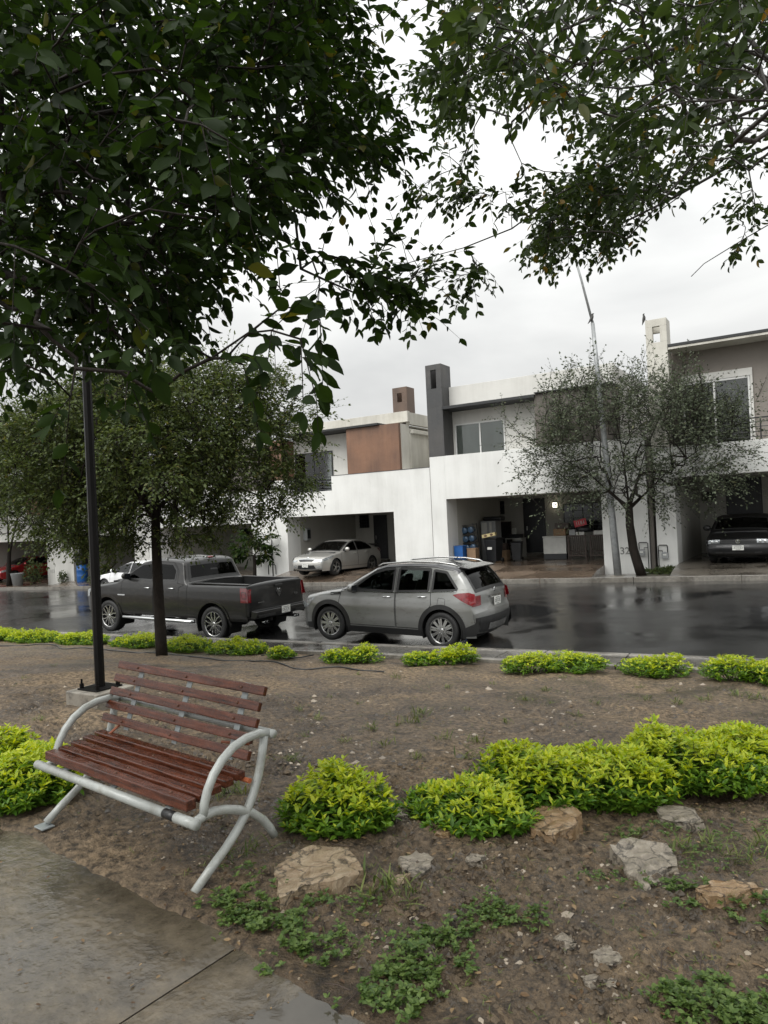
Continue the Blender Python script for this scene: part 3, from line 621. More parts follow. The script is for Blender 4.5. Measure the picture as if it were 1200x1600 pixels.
b.box(x0, y0, z0, x1, y0+.1, zr(4.75)); b.box(x0, y0, zr(5.12), x1, y0+.1, z1); b.box(x0, y0, zr(4.75), x0+.22, y0+.1, zr(5.12)); b.box(x1-.24, y0, zr(4.75), x1, y0+.1, zr(5.12))
b.box(x0, y0+.1, z0, x0+.1, y1, z1); b.box(x1-.1, y0+.1, z0, x1, y1, z1); b.box(x0+.1, y1-.1, z0, x1-.1, y1, z1); b.box(x0+.1, y0+.1, zr(4.5), x1-.1, y1-.1, zr(4.6))
b.build('chimney', M['chimneyb'], H, .005)
window(H, -20.0, -17.95, zr(1.23), zr(3.06), 25.248, (-18.98,), .05, 'darkframe', [(-19.95, -18.98, 0), (-18.98, -18.0, 1)], .05)
b = MB()
for z in (1.34, 1.46, 1.58, 1.70, 1.84): b.box(-19.97, Y_H+.05, zr(z), -17.485, Y_H+.08, zr(z+.035))
for x in (-19.95, -19.1, -18.3, -17.52): b.box(x-.02, Y_H+.081, zr(1.282), x+.02, Y_H+.11, zr(1.87))
b.build('balcony_railing', M['darkframe'], H)
box_part('coping', M['slab'], H, (-17.46, Y_H-.015, zr(1.892), -12.81, Y_H+WT, zr(1.91)))
finish(H, inv1)
# ---- house 3 (right)
F3 = zr(-1.90)
h3, _, inv3 = house_base('two storey taupe house at right with tall pale column and black sedan', -4.57, 3.6, -3.95, 2.4, F3, zr(.88), zr(1.87),
    (-2.95, -1.85, zr(.95)), [(-4.3+.45, -3.35, zr(.10), zr(.43))], drive='drive2')
H = h3
b = MB(); b.box(-4.60, Y_H-.004, zr(1.87), -3.95, Y_H+.14, zr(5.30)); b.box(-4.60, Y_H-.004, zr(5.82), -3.95, Y_H+.14, zr(6.06)); b.box(-4.60, Y_H-.004, zr(5.30), -4.385, Y_H+.14, zr(5.82)); b.box(-4.16, Y_H-.004, zr(5.30), -3.95, Y_H+.14, zr(5.82))
b.box(-4.60, Y_H+.14, zr(1.88), -4.48, 25.05, zr(6.06)); b.box(-4.07, Y_H+.14, zr(1.88), -3.95, 25.05, zr(6.06)); b.box(-4.48, 24.92, zr(5.72), -4.07, 25.05, zr(6.06)); b.box(-4.48, 24.92, zr(1.88), -4.07, 25.05, zr(5.3))
b.build('column', M['concrete'], H, .006)
box_part('balcony_floor', M['cream'], H, (-4.4, Y_H+WT, zr(1.6), 3.5, 25.9, zr(1.74)))
box_part('upper_wall', M['taupe'], H, (-4.3, 25.3, zr(1.741), 3.5, 25.5, zr(5.06)), (-4.3, 25.5, zr(1.75), -4.1, 36, zr(5.0)), (3.3, 25.5, zr(1.75), 3.5, 36, zr(5.0)))
box_part('roof', M['slab'], H, (-3.94, Y_H-.05, zr(5.08), 3.7, 36, zr(5.17)))
box_part('soffit', M['concrete'], H, (-3.945+.01, Y_H-.03, zr(5.00), 3.6, 25.29, zr(5.078)))
box_part('window_band', M['cream'], H, (-3.72, 25.22, zr(3.98), -1.62, 25.298, zr(4.22)), (-1.69, 25.22, zr(1.75), -1.62, 25.298, zr(3.98)))
window(H, -3.70, -1.70, zr(1.76), zr(3.975), 25.29, (-2.74,), .06, 'alu', [(-3.68, -2.74, 0), (-2.74, -1.72, 1)], .05)
b = MB()
for z in (1.97, 2.12, 2.27, 2.42): b.tube([(-3.93, Y_H+.09, zr(z)), (3.5, Y_H+.09, zr(z))], .014, 6)
b.box(-3.94, Y_H+.06, zr(2.52), 3.5, Y_H+.12, zr(2.56))
for x in (-3.92, -2.4, -1.42, 0, 1.6, 3.4): b.box(x-.02, Y_H+.075, zr(1.875), x+.02, Y_H+.105, zr(2.52))
b.build('balcony_railing', M['darkframe'], H)
finish(H, inv3)
# ---- houses to the left, mostly behind the trees
def plain_house(label, X0, X1, gx0, gx1, fl, gt, bt, top, upm, panel, wm='white'):
    h, _, inv = house_base(label, X0, X1, gx0, gx1, fl, gt, bt, ((gx0+gx1)/2-.1, (gx0+gx1)/2+.8, fl+2.15), [(gx0+.6, gx0+1.2, fl+1.5, fl+2.1)], wm)
    box_part('balcony_floor', M[wm], h, (X0+.05, Y_H+WT, bt-.25, X1-.05, 25.5, bt-.1))
    box_part('upper_wall', M[upm], h, (X0+.3, 25.25, bt-.099, X1-2.4, 25.45, top), (X0+.3, 25.45, bt-.09, X0+.5, 36, top), (X1-.6, 25.45, bt-.09, X1-.4, 36, top))
    box_part('dark_upper_wall', M[panel], h, (X1-2.4, Y_H-.003, bt+.002, X1-.4, 25.44, top))
    box_part('canopy', M['slab'], h, (X0+.3, Y_H-.1, top+.002, X1-.3, 25.8, top+.1))
    box_part('parapet', M['concrete'], h, (X0+.4, 25.0, top+.102, X1-.5, 25.18, top+.6), (X0+.3, 25.81, top-.1, X1-.3, 35.9, top))
    window(h, X0+1.2, X0+3.2, bt+.1, bt+1.4, 25.248, (X0+2.2,), .05, 'alu', [(X0+1.25, X0+2.2, 0), (X0+2.2, X0+3.15, 1)], .05)
    finish(h, inv)
plain_house('pale two storey house half hidden behind the dark tree by the lamp post', -28.95, -20.90, -28.3, -22.05, zr(-2.32), zr(.05), zr(1.5), zr(3.4), 'cream', 'brown')
plain_house('pale house behind the lamp post with a blue bin in its carport', -37.0+.1, -28.97, -35.15, -30.1, zr(-2.60), zr(-.25), zr(1.3), zr(3.2), 'cream', 'charcoal', 'cream')
plain_house('house at the far left with a red car in its carport', -46, -36.92, -44.6, -37.55, zr(-2.75), zr(-.35), zr(1.1), zr(3.0), 'cream', 'rust', 'cream')
# ================================================================== lettering
def text(body, size, loc, m, parent=None, rx=R(90), rz=0, name='lettering', ext=.002, shear=0):
    cu = bpy.data.curves.new('t', 'FONT'); cu.body = body; cu.size = size; cu.extrude = ext; cu.align_x = 'CENTER'; cu.align_y = 'CENTER'; cu.offset = size*.012
    t = bpy.data.objects.new('t', cu); col.objects.link(t); bpy.context.view_layer.update()
    me = bpy.data.meshes.new_from_object(t.evaluated_get(bpy.context.evaluated_depsgraph_get())); bpy.data.objects.remove(t)
    me.transform(Matrix.Translation(loc) @ Matrix.Rotation(rz, 4, 'Z') @ Matrix.Rotation(rx, 4, 'X'))
    me.materials.clear(); return link(name, me, m, parent)
M['faded'] = mat('faded_grey_lettering', (.33, .33, .31), .7, var=.2); M['number'] = mat('grey_number_paint', (.20, .20, .19), .6, var=.2)
def loc_in(h, p): return (p[0]-h.location[0], p[1]-h.location[1], p[2]-h.location[2])
text('32', .33, loc_in(h2, (-5.60, Y_H-.006, zr(-1.47))), M['number'], h2, name='house_number')
p = AY(403, 886, Y_H); text('1265', .26, loc_in(h1, (-21.4+.75, Y_H-.006, p[2])), M['faded'], h1, name='house_number') if 0 else None
# ================================================================== CARS
class Car:
    def __init__(s, name, label, cat, group, prof, L, hw, sect, paint_, sill, axles, Rt, Ra, wins, loc, rz, ry=0, step=.045, crown=(.035, .10), plan=(.20, .55, .14, .45), sc=1., rail=None, sidebot=None):
        s.root = empty(name, loc, rz, label, cat, group, ry, sc); s.hw = hw; s.sect = sect; s.L = L; s.plan = plan; s.sill = sill; s.crown = crown
        P = np.array(prof, float)
        P = s.resample(P, .02)
        for _ in range(3): P[1:-1] = (P[:-2]+2*P[1:-1]+P[2:])/4
        P = s.resample(P, step); s.P = P; s.n = len(P)
        t = np.gradient(P, axis=0); t /= np.linalg.norm(t, axis=1)[:, None]; s.N = np.stack([t[:, 1], -t[:, 0]], 1)
        s.arc = np.concatenate([[0], np.cumsum(np.linalg.norm(np.diff(P, axis=0), axis=1))])
        s.axles = axles; s.Rt = Rt; s.Ra = Ra; s.wins = wins; s.paint = paint_
    def resample(s, P, d):
        a = np.concatenate([[0], np.cumsum(np.linalg.norm(np.diff(P, axis=0), axis=1))]); u = np.linspace(0, a[-1], int(a[-1]/d)+1)
        return np.stack([np.interp(u, a, P[:, 0]), np.interp(u, a, P[:, 1])], 1)
    def Y(s, x, z):
        zz, ww = zip(*s.sect); f = np.interp(z, zz, ww)
        af, lf, ar, lr = s.plan; h = s.L/2
        f = f*(1-af*np.clip((x-(h-lf))/lf, 0, 1)**2.2)*(1-ar*np.clip((-x-(h-lr))/lr, 0, 1)**2.2)
        return s.hw*f
    def T(s, i, q, off=0.):
        """point of the top skin: profile index i (float), q in -1..1"""
        i = np.asarray(i, float); ix = np.arange(s.n)
        px = np.interp(i, ix, s.P[:, 0]); pz = np.interp(i, ix, s.P[:, 1]); nx = np.interp(i, ix, s.N[:, 0]); nz = np.interp(i, ix, s.N[:, 1])
        def cr(q): 
            c = s.crown[0]+(s.crown[1]-s.crown[0])*np.abs(nx)**1.5
            k = np.clip((np.abs(q)-.88)/.12, 0, 1)
            return c*q*q + .055*(1-np.sqrt(np.maximum(0, 1-k*k*.98)))
        c1 = cr(np.ones_like(i)); Ye = s.Y(px-nx*c1, pz-nz*c1); c = cr(q)
        return np.stack([px-nx*c+nx*off, q*Ye, pz-nz*c+nz*off], -1)
    def body(s, nq=9, nz=24, doors=(), roof=None, hood=None, bed=None, tail=None, seam=True):
        qs = np.concatenate([np.linspace(0, .88, nq), 1-.12*(1-np.sin(np.linspace(.25, 1, 4)*math.pi/2))]); qs = np.unique(np.concatenate([-qs, qs]))
        I, Q = np.meshgrid(np.arange(s.n), qs, indexing='ij'); Tp = s.T(I, Q)
        V = [Tp.reshape(-1, 3)]; F = []; G = []; nk = len(qs)
        ids = np.arange(s.n*nk).reshape(s.n, nk)
        def zone(i):
            x, z = s.P[i]
            if roof and roof[0] >= x >= roof[1] and s.N[i, 1] > .8 and z > roof[2]: return 'roof'
            if hood and hood[0] >= x >= hood[1] and s.N[i, 1] > .5 and z < hood[2]: return 'bonnet'
            if tail and x < tail[0] and tail[1] > z > tail[2] and s.N[i, 0] < -.5: return 'tailgate'
            return 'body'
        for i in range(s.n-1):
            zn = zone(i)
            for j in range(nk-1):
                qm = (qs[j]+qs[j+1])/2; xm = (s.P[i, 0]+s.P[i+1, 0])/2; zm = (s.P[i, 1]+s.P[i+1, 1])/2; nz_ = s.N[i, 1]
                cut = False
                for (i0, i1, q0) in s.topholes:
                    if i0 <= i+.5 <= i1 and abs(qm) < q0: cut = True
                if bed and bed[0] > xm > bed[1] and nz_ > .5 and abs(qm) < .90: cut = True
                if cut: continue
                F.append((ids[i, j], ids[i+1, j], ids[i+1, j+1], ids[i, j+1])); G.append(zn)
        # sides
        xs_f, xs_r = s.P[0, 0], s.P[-1, 0]
        a = s.arc/s.arc[-1]; xn = (s.P[:, 0]-s.P[:, 0].max())/(s.P[:, 0].min()-s.P[:, 0].max())
        g = .97*xn+.03*a; g = np.maximum.accumulate(g); g = (g-g[0])/(g[-1]-g[0]); xsill = xs_f+(xs_r-xs_f)*g
        base = s.n*nk
        for sg in (1, -1):
            E_ = s.T(np.arange(s.n), np.full(s.n, float(sg)))
            W = np.linspace(0, 1, nz+1); ex = E_[:, 0]; ez = E_[:, 2]
            X = ex[:, None]+(xsill-ex)[:, None]*W; Z = ez[:, None]+(s.sill-ez)[:, None]*W
            ar = np.zeros(X.shape, bool)
            for ax in s.axles:
                d = np.hypot(X-ax, Z-s.Rt); ins = d < s.Ra; ar |= ins
            fm = ar[:-1, :-1] & ar[1:, :-1] & ar[1:, 1:] & ar[:-1, 1:]
            for ax in s.axles:
                d = np.hypot(X-ax, Z-s.Rt); ins = d < s.Ra; k = np.where(ins, s.Ra/np.maximum(d, 1e-3), 1); X = ax+(X-ax)*k; Z = s.Rt+(Z-s.Rt)*k
            Yv = s.Y(X, Z)*sg; Yv[:, 0] = E_[:, 1]
            V.append(np.stack([X, Yv, Z], -1).reshape(-1, 3)); sid = np.arange(s.n*(nz+1)).reshape(s.n, nz+1)+base; base += s.n*(nz+1)
            for i in range(s.n-1):
                for j in range(nz):
                    if fm[i, j]: continue
                    xm = X[i:i+2, j:j+2].mean(); zm = Z[i:i+2, j:j+2].mean()
                    if any(inside(xm, zm, w) for w in s.holes): continue
                    grp = 'body'
                    for k, d in enumerate(doors):
                        if inside(xm, zm, d): grp = 'door%d%s' % (k, 'L' if sg > 0 else 'R')
                    f = (sid[i, j], sid[i, j+1], sid[i+1, j+1], sid[i+1, j])
                    F.append(f if sg < 0 else f[::-1]); G.append(grp)
        V = np.concatenate(V); out = {}
        for gname in sorted(set(G)):
            fs = [F[k] for k in range(len(F)) if G[k] == gname]; used = np.unique(np.array(fs)); mp = {u: k for k, u in enumerate(used)}
            me = np_mesh(gname, V[used], [[mp[v] for v in f] for f in fs])
            nm = 'door' if gname.startswith('door') else gname
            mt = s.roofmat if gname == 'roof' else s.paint
            o = link(nm, me, mt, s.root, smooth=True)
            bm = bmesh.new(); bm.from_mesh(me); bmesh.ops.remove_doubles(bm, verts=bm.verts, dist=.0008); bmesh.ops.recalc_face_normals(bm, faces=bm.faces); bm.to_mesh(me); bm.free()
            out[gname] = o
        s.parts = out; return out
    topholes = []; holes = []; roofmat = None
    # -- things laid on the side skin
    def S(s, x, z, sg, off=.003): return (x, sg*(s.Y(x, z)+off), z)
    def ribbon(s, b, pts, w, sg, off=.003, closed=False, th=0):
        P = np.array(pts, float); 
        if closed: P = np.concatenate([P, P[:1]])
        P = s.resample(P, .04); k = len(P)
        t = np.gradient(P, axis=0)
        if closed: t[0] = t[-1] = P[1]-P[-2]
        t /= np.linalg.norm(t, axis=1)[:, None]+1e-9; n = np.stack([-t[:, 1], t[:, 0]], 1)
        A = P+n*w/2; C = P-n*w/2
        vs = [s.S(x, z, sg, off) for x, z in A]+[s.S(x, z, sg, off) for x, z in C]
        b.add(vs, [(i, i+1, k+i+1, k+i) if sg > 0 else (i, k+i, k+i+1, i+1) for i in range(k-1)])
        if th:
            vs2 = [s.S(x, z, sg, off) for x, z in A]+[s.S(x, z, sg, off-th) for x, z in A]; b.add(vs2, [(i, i+1, k+i+1, k+i) for i in range(k-1)])
            vs2 = [s.S(x, z, sg, off) for x, z in C]+[s.S(x, z, sg, off-th) for x, z in C]; b.add(vs2, [(i, i+1, k+i+1, k+i) for i in range(k-1)])
    def spatch(s, b, poly, sg, off=.003, nx=14, nz=6):
        P = np.array(poly, float); x0, x1 = P[:, 0].min()+1e-4, P[:, 0].max()-1e-4; vs = []
        for x in np.linspace(x0, x1, nx+1):
            zs = []
            for k in range(len(P)):
                a, c = P[k], P[(k+1) % len(P)]
                if (a[0]-x)*(c[0]-x) <= 0 and abs(a[0]-c[0]) > 1e-9: zs.append(a[1]+(c[1]-a[1])*(x-a[0])/(c[0]-a[0]))
            z0, z1 = min(zs), max(zs)
            for z in np.linspace(z0, z1, nz+1): vs.append(s.S(x, z, sg, off))
        w = nz+1; b.add(vs, [(i*w+j, i*w+j+1, (i+1)*w+j+1, (i+1)*w+j) for i in range(nx) for j in range(nz)])
    def tpatch(s, b, i0, i1, q0, q1, off=.003, ni=8, nq=8, shape=None):
        vs = []
        for a in range(ni+1):
            u = a/ni; i = i0+(i1-i0)*u; ql, qh = (q0, q1) if shape is None else shape(u)
            for c in range(nq+1): vs.append(s.T(i, ql+(qh-ql)*c/nq, off))
        w = nq+1; b.add(vs, [(a*w+c, a*w+c+1, (a+1)*w+c+1, (a+1)*w+c) for a in range(ni) for c in range(nq)])
    def fi(s, z, front=True):
        """profile index at height z on the nose (front) or tail"""
        r = range(s.n) if front else range(s.n-1, -1, -1); prev = None
        for i in r:
            if s.P[i, 1] >= z: return i if prev is None else (i+prev)/2
            prev = i
        return prev
    def xi(s, x): return float(np.interp(-x, -s.P[:, 0], np.arange(s.n)))
    def glazing(s, polys, glass, trimw=.035, trimmat='plastic', tops=()):
        s.holes = [shrink(p, .0) for p in polys]
        s.topholes = [(i0, i1, q) for (i0, i1, q, g) in tops]
        s._gl = (polys, glass, trimw, trimmat, tops)
    def add_glazing(s):
        polys, glass, trimw, tm, tops = s._gl
        for sg in (1, -1):
            for p, gm in zip(polys, glass):
                b = MB(); s.smooth = True; s.spatch(b, p, sg, .002); g = b.build('side_window', M[gm], s.root)
                b = MB(); s.ribbon(b, p, trimw, sg, .0045, True); b.build('window_trim', M[tm], g)
        for (i0, i1, q, gm) in tops:
            b = MB(); s.tpatch(b, i0-.3, i1+.3, -q-.02, q+.02, .002, 10, 14); nm = 'windscreen' if i0 < s.n/2 else 'rear_window'
            g = b.build(nm, M[gm], s.root)
            b = MB(); w = .035
            s.tpatch(b, i0-1.0, i0+.5, -q-.03, q+.03, .005, 2, 12); s.tpatch(b, i1-.5, i1+1.0, -q-.03, q+.03, .005, 2, 12)
            s.tpatch(b, i0-.8, i1+.8, -q-.045, -q+.025, .005, 10, 2); s.tpatch(b, i0-.8, i1+.8, q-.025, q+.045, .005, 10, 2)
            b.build('window_trim', M[tm], g)
    def wheels(s, width=.22, rim=.72, style='five', wy=None, off=.0):
        wy = wy or s.hw-.012; r = s.Rt
        t = MB(); t.smooth = True
        k = r*rim
        t.lathe([(k-.01, -width*.42), (k+.012, -width*.5), (r-.03, -width*.5), (r-.008, -width*.42), (r, -width*.25), (r, width*.25), (r-.008, width*.42), (r-.03, width*.5), (k+.012, width*.5), (k-.01, width*.42), (k-.02, 0), (k-.01, -width*.42)], 40)
        tread = t.build('wheel', M['rubber'], s.root)
        rb = MB(); rb.smooth = True
        rb.lathe([(k+.008, width*.47), (k+.004, width*.49), (k-.014, width*.47), (k-.018, width*.38), (k-.03, -.06), (0.0, -.065)], 40)
        barrel = rb.build('rim', M['alloydark'], tread)
        sp = MB(); ns = {'five': 5, 'ten': 10, 'seven': 7, 'y': 6}[style]
        for j in range(ns):
            a = 2*math.pi*j/ns+.2; Rz = Matrix.Rotation(a, 4, 'Z')
            if style == 'ten':
                da = 0.0
                for dd in (-.11, .11):
                    pts = [(.045, -.018+dd*.12), (k-.02, -.016+dd*k*.9), (k-.008, .018+dd*k*.9), (.045, .018+dd*.12)]; sp.prism(pts, width*.36, width*.45, 'z', Rz) if j % 2 == 0 else None
                if j % 2: sp.prism([(.05, -.02), (k-.01, -.030), (k-.01, .030), (.05, .02)], width*.34, width*.43, 'z', Rz)
            elif style == 'y':
                for dd in (-1, 1):
                    sp.prism([(.05, dd*.012-.013), (k*.62, dd*.035-.014), (k*.62, dd*.035+.014), (.05, dd*.012+.013)], width*.36, width*.45, 'z', Rz)
                    sp.prism([(k*.62, dd*.035-.014), (k-.008, dd*.105-.014), (k-.008, dd*.105+.016), (k*.62, dd*.035+.014)], width*.36, width*.46, 'z', Rz)
            else:
                sp.prism([(.05, -.035), (k*.55, -.022), (k-.008, -.048), (k-.008, .048), (k*.55, .022), (.05, .035)], width*.34, width*.44, 'z', Rz)
        sp.lathe([(0, width*.46), (.03, width*.46), (.052, width*.42), (.058, width*.30)], 20)
        sp.lathe([(k+.006, width*.478), (k-.006, width*.482), (k-.02, width*.45), (k-.02, width*.40)], 40)
        spo = sp.build('spokes', M['alloy'], tread)
        hub = MB(); hub.lathe([(.0, width*.475), (.024, width*.47), (.026, width*.45)], 16)
        for ax_i, ax in enumerate(s.axles):
            for sg in (1, -1):
                if ax_i == 0 and sg == 1: o = tread
                else:
                    o = tread.copy(); col.objects.link(o)
                    for ch in (barrel, spo): c = ch.copy(); col.objects.link(c); c.parent = o
                o.parent = s.root; o.location = (ax, sg*(wy-width/2), r)
                o.rotation_euler = (R(-90) if sg > 0 else R(90), ax*1.3, 0)
    def interior(s, seats, belt, wheelx=None, cab=None):
        b = MB(); b.box(cab[1], -s.hw*.86, s.sill-.02, cab[0], s.hw*.86, s.sill+.12); b.box(cab[0]-.02, -s.hw*.84, s.sill+.12, cab[0]+.35, s.hw*.84, belt-.06)
        # dark inner liner and wheel houses so nothing shines through under the body
        for ax in s.axles:
            for sg in (1, -1):
                M_ = Matrix.Translation((ax, sg*(s.hw-.30), s.Rt)) @ Matrix.Rotation(R(90), 4, 'X')
                b.lathe([(s.Ra+.015, -.27), (s.Ra+.015, .27)], 28, M_, 0, math.pi) if 0 else None
                b.prism([(ax+(s.Ra+.012)*math.cos(t), s.Rt+(s.Ra+.012)*math.sin(t)) for t in np.linspace(-.35, math.pi+.35, 22)], sg*(s.hw-.42), sg*(s.hw-.40), 'y')
        b.box(s.P[:, 0].min()+.25, -s.hw*.55, s.sill-.03, s.P[:, 0].max()-.25, s.hw*.55, s.sill+.1)
        b.build('underbody', M['under'], s.root)
        for ax in s.axles:
            for sg in (1, -1):
                a = MB(); k = 20; r_ = s.Ra+.012; y0, y1 = sg*(s.hw-.42), sg*(s.Y(ax, s.Rt+s.Ra)-.012)
                vs = [(ax+r_*math.cos(t), y, s.Rt+r_*math.sin(t)) for y in (y0, y1) for t in np.linspace(-.4, math.pi+.4, k)]
                a.add(vs, [(i, i+1, k+i+1, k+i) for i in range(k-1)]); a.build('wheel_arch_liner', M['under'], s.root)
        b = MB(); b.smooth = False
        for (x, y, w) in seats:
            b.cbox((x+.22, y, s.sill+.32), .5, w, .18); b.cbox((x-.06, y, s.sill+.62), .14, w*.92, .62, ry=R(-14)); b.cbox((x-.16, y, s.sill+1.0), .09, min(w*.45, .26), .20, ry=R(-10))
        b.build('seat', M['seat'], s.root, .035, 3)
        if wheelx is not None:
            b = MB(); b.smooth = True; Mx = Matrix.Translation((wheelx, .36, belt-.02)) @ Matrix.Rotation(R(-68), 4, 'Y')
            vs = []; nn = 24
            path = [tuple(Mx @ Vector((.185*math.cos(2*math.pi*i/nn), .185*math.sin(2*math.pi*i/nn), 0))) for i in range(nn+1)]
            b.tube(path, .017, 8); b.tube([Mx @ Vector((-.17, 0, 0)), Mx @ Vector((.17, 0, 0))], .02, 6); b.tube([Mx @ Vector((0, 0, 0)), Mx @ Vector((0, 0, -.3))], .03, 8)
            b.build('steering_wheel', M['plastic'], s.root)
            d = MB(); d.box(cab[0]-.28, -s.hw*.80, belt-.35, cab[0]+.30, s.hw*.80, belt-.03); d.build('dashboard', M['dash'], s.root, .05, 3)
    def doorbits(s, doors, handles, hm=None, mirrors=None, fuel=None):
        for sg in (1, -1):
            for k, d in enumerate(doors):
                key = 'door%d%s' % (k, 'L' if sg > 0 else 'R')
                o = s.parts.get(key)
                if o is None: continue
                b = MB(); s.ribbon(b, d, .011, sg, .0025, True); b.build('door_gap', M['under'], o)
                hx, hz = handles[k]
                c = MB(); y = s.Y(hx, hz); c.smooth = True
                c.tube([(hx+.09, sg*(y-.002), hz), (hx+.075, sg*(y+.028), hz), (hx-.075, sg*(y+.028), hz), (hx-.09, sg*(y-.002), hz)], [.010, .014, .014, .010], 8); c.build('handle', hm or s.paint, o)
            if mirrors:
                mx_, mz, mm = mirrors; y = s.Y(mx_, mz)
                b = MB(); b.smooth = True; b.ball((mx_-.01, sg*(y+.13), mz+.05), .075, .115, .085, 10); m1 = b.build('wing_mirror', mm, s.root)
                b = MB(); b.box(mx_-.03, min(sg*(y-.03), sg*(y+.08)), mz-.05, mx_+.03, max(sg*(y-.03), sg*(y+.08)), mz-.005); b.build('mirror_foot', M['plastic'], m1, .01)
                b = MB(); b.cbox((mx_-.083, sg*(y+.13), mz+.05), .006, .17, .12); b.build('mirror_glass', M['darkglass'], m1, .002)
def inside(x, z, poly):
    c = False; n = len(poly)
    for i in range(n):
        x1, z1 = poly[i][:2]; x2, z2 = poly[(i+1) % n][:2]
        if (z1 > z) != (z2 > z) and x < (x2-x1)*(z-z1)/(z2-z1)+x1: c = not c
    return c
def shrink(p, d): return p
def plate(car, x, z, front, sg=1, w=.30, h=.15, tilt=0, y=0, mm=None):
    s_ = 1 if front else -1
    b = MB(); b.cbox((x, y, z), .008, w, h, ry=tilt); o = b.build('number_plate', M['plate'], car.root, .003)
    k = MB(); c = Matrix.Translation((x, y, z)) @ Matrix.Rotation(tilt, 4, 'Y')
    for i, (a, wd) in enumerate([(-.105, .026), (-.068, .022), (-.033, .026), (.012, .022), (.046, .026), (.082, .02), (.112, .02)]):
        for zz, hh, ww in ((.0, .055, .006), (.024, .007, wd), (-.024, .007, wd)):
            k.box(s_*.0045, a+(wd/2-.003)*(-1 if i % 2 else 1)*(1 if hh > .01 else 0)-ww/2, zz-hh/2, s_*.0065, a+(wd/2-.003)*(-1 if i % 2 else 1)*(1 if hh > .01 else 0)+ww/2, zz+hh/2, c)
    k.box(s_*.0045, -.09, .048, s_*.0065, .09, .058, c); k.box(s_*.0045, -.06, -.060, s_*.0065, .06, -.052, c)
    k.build('plate_lettering', M['ink'], o)
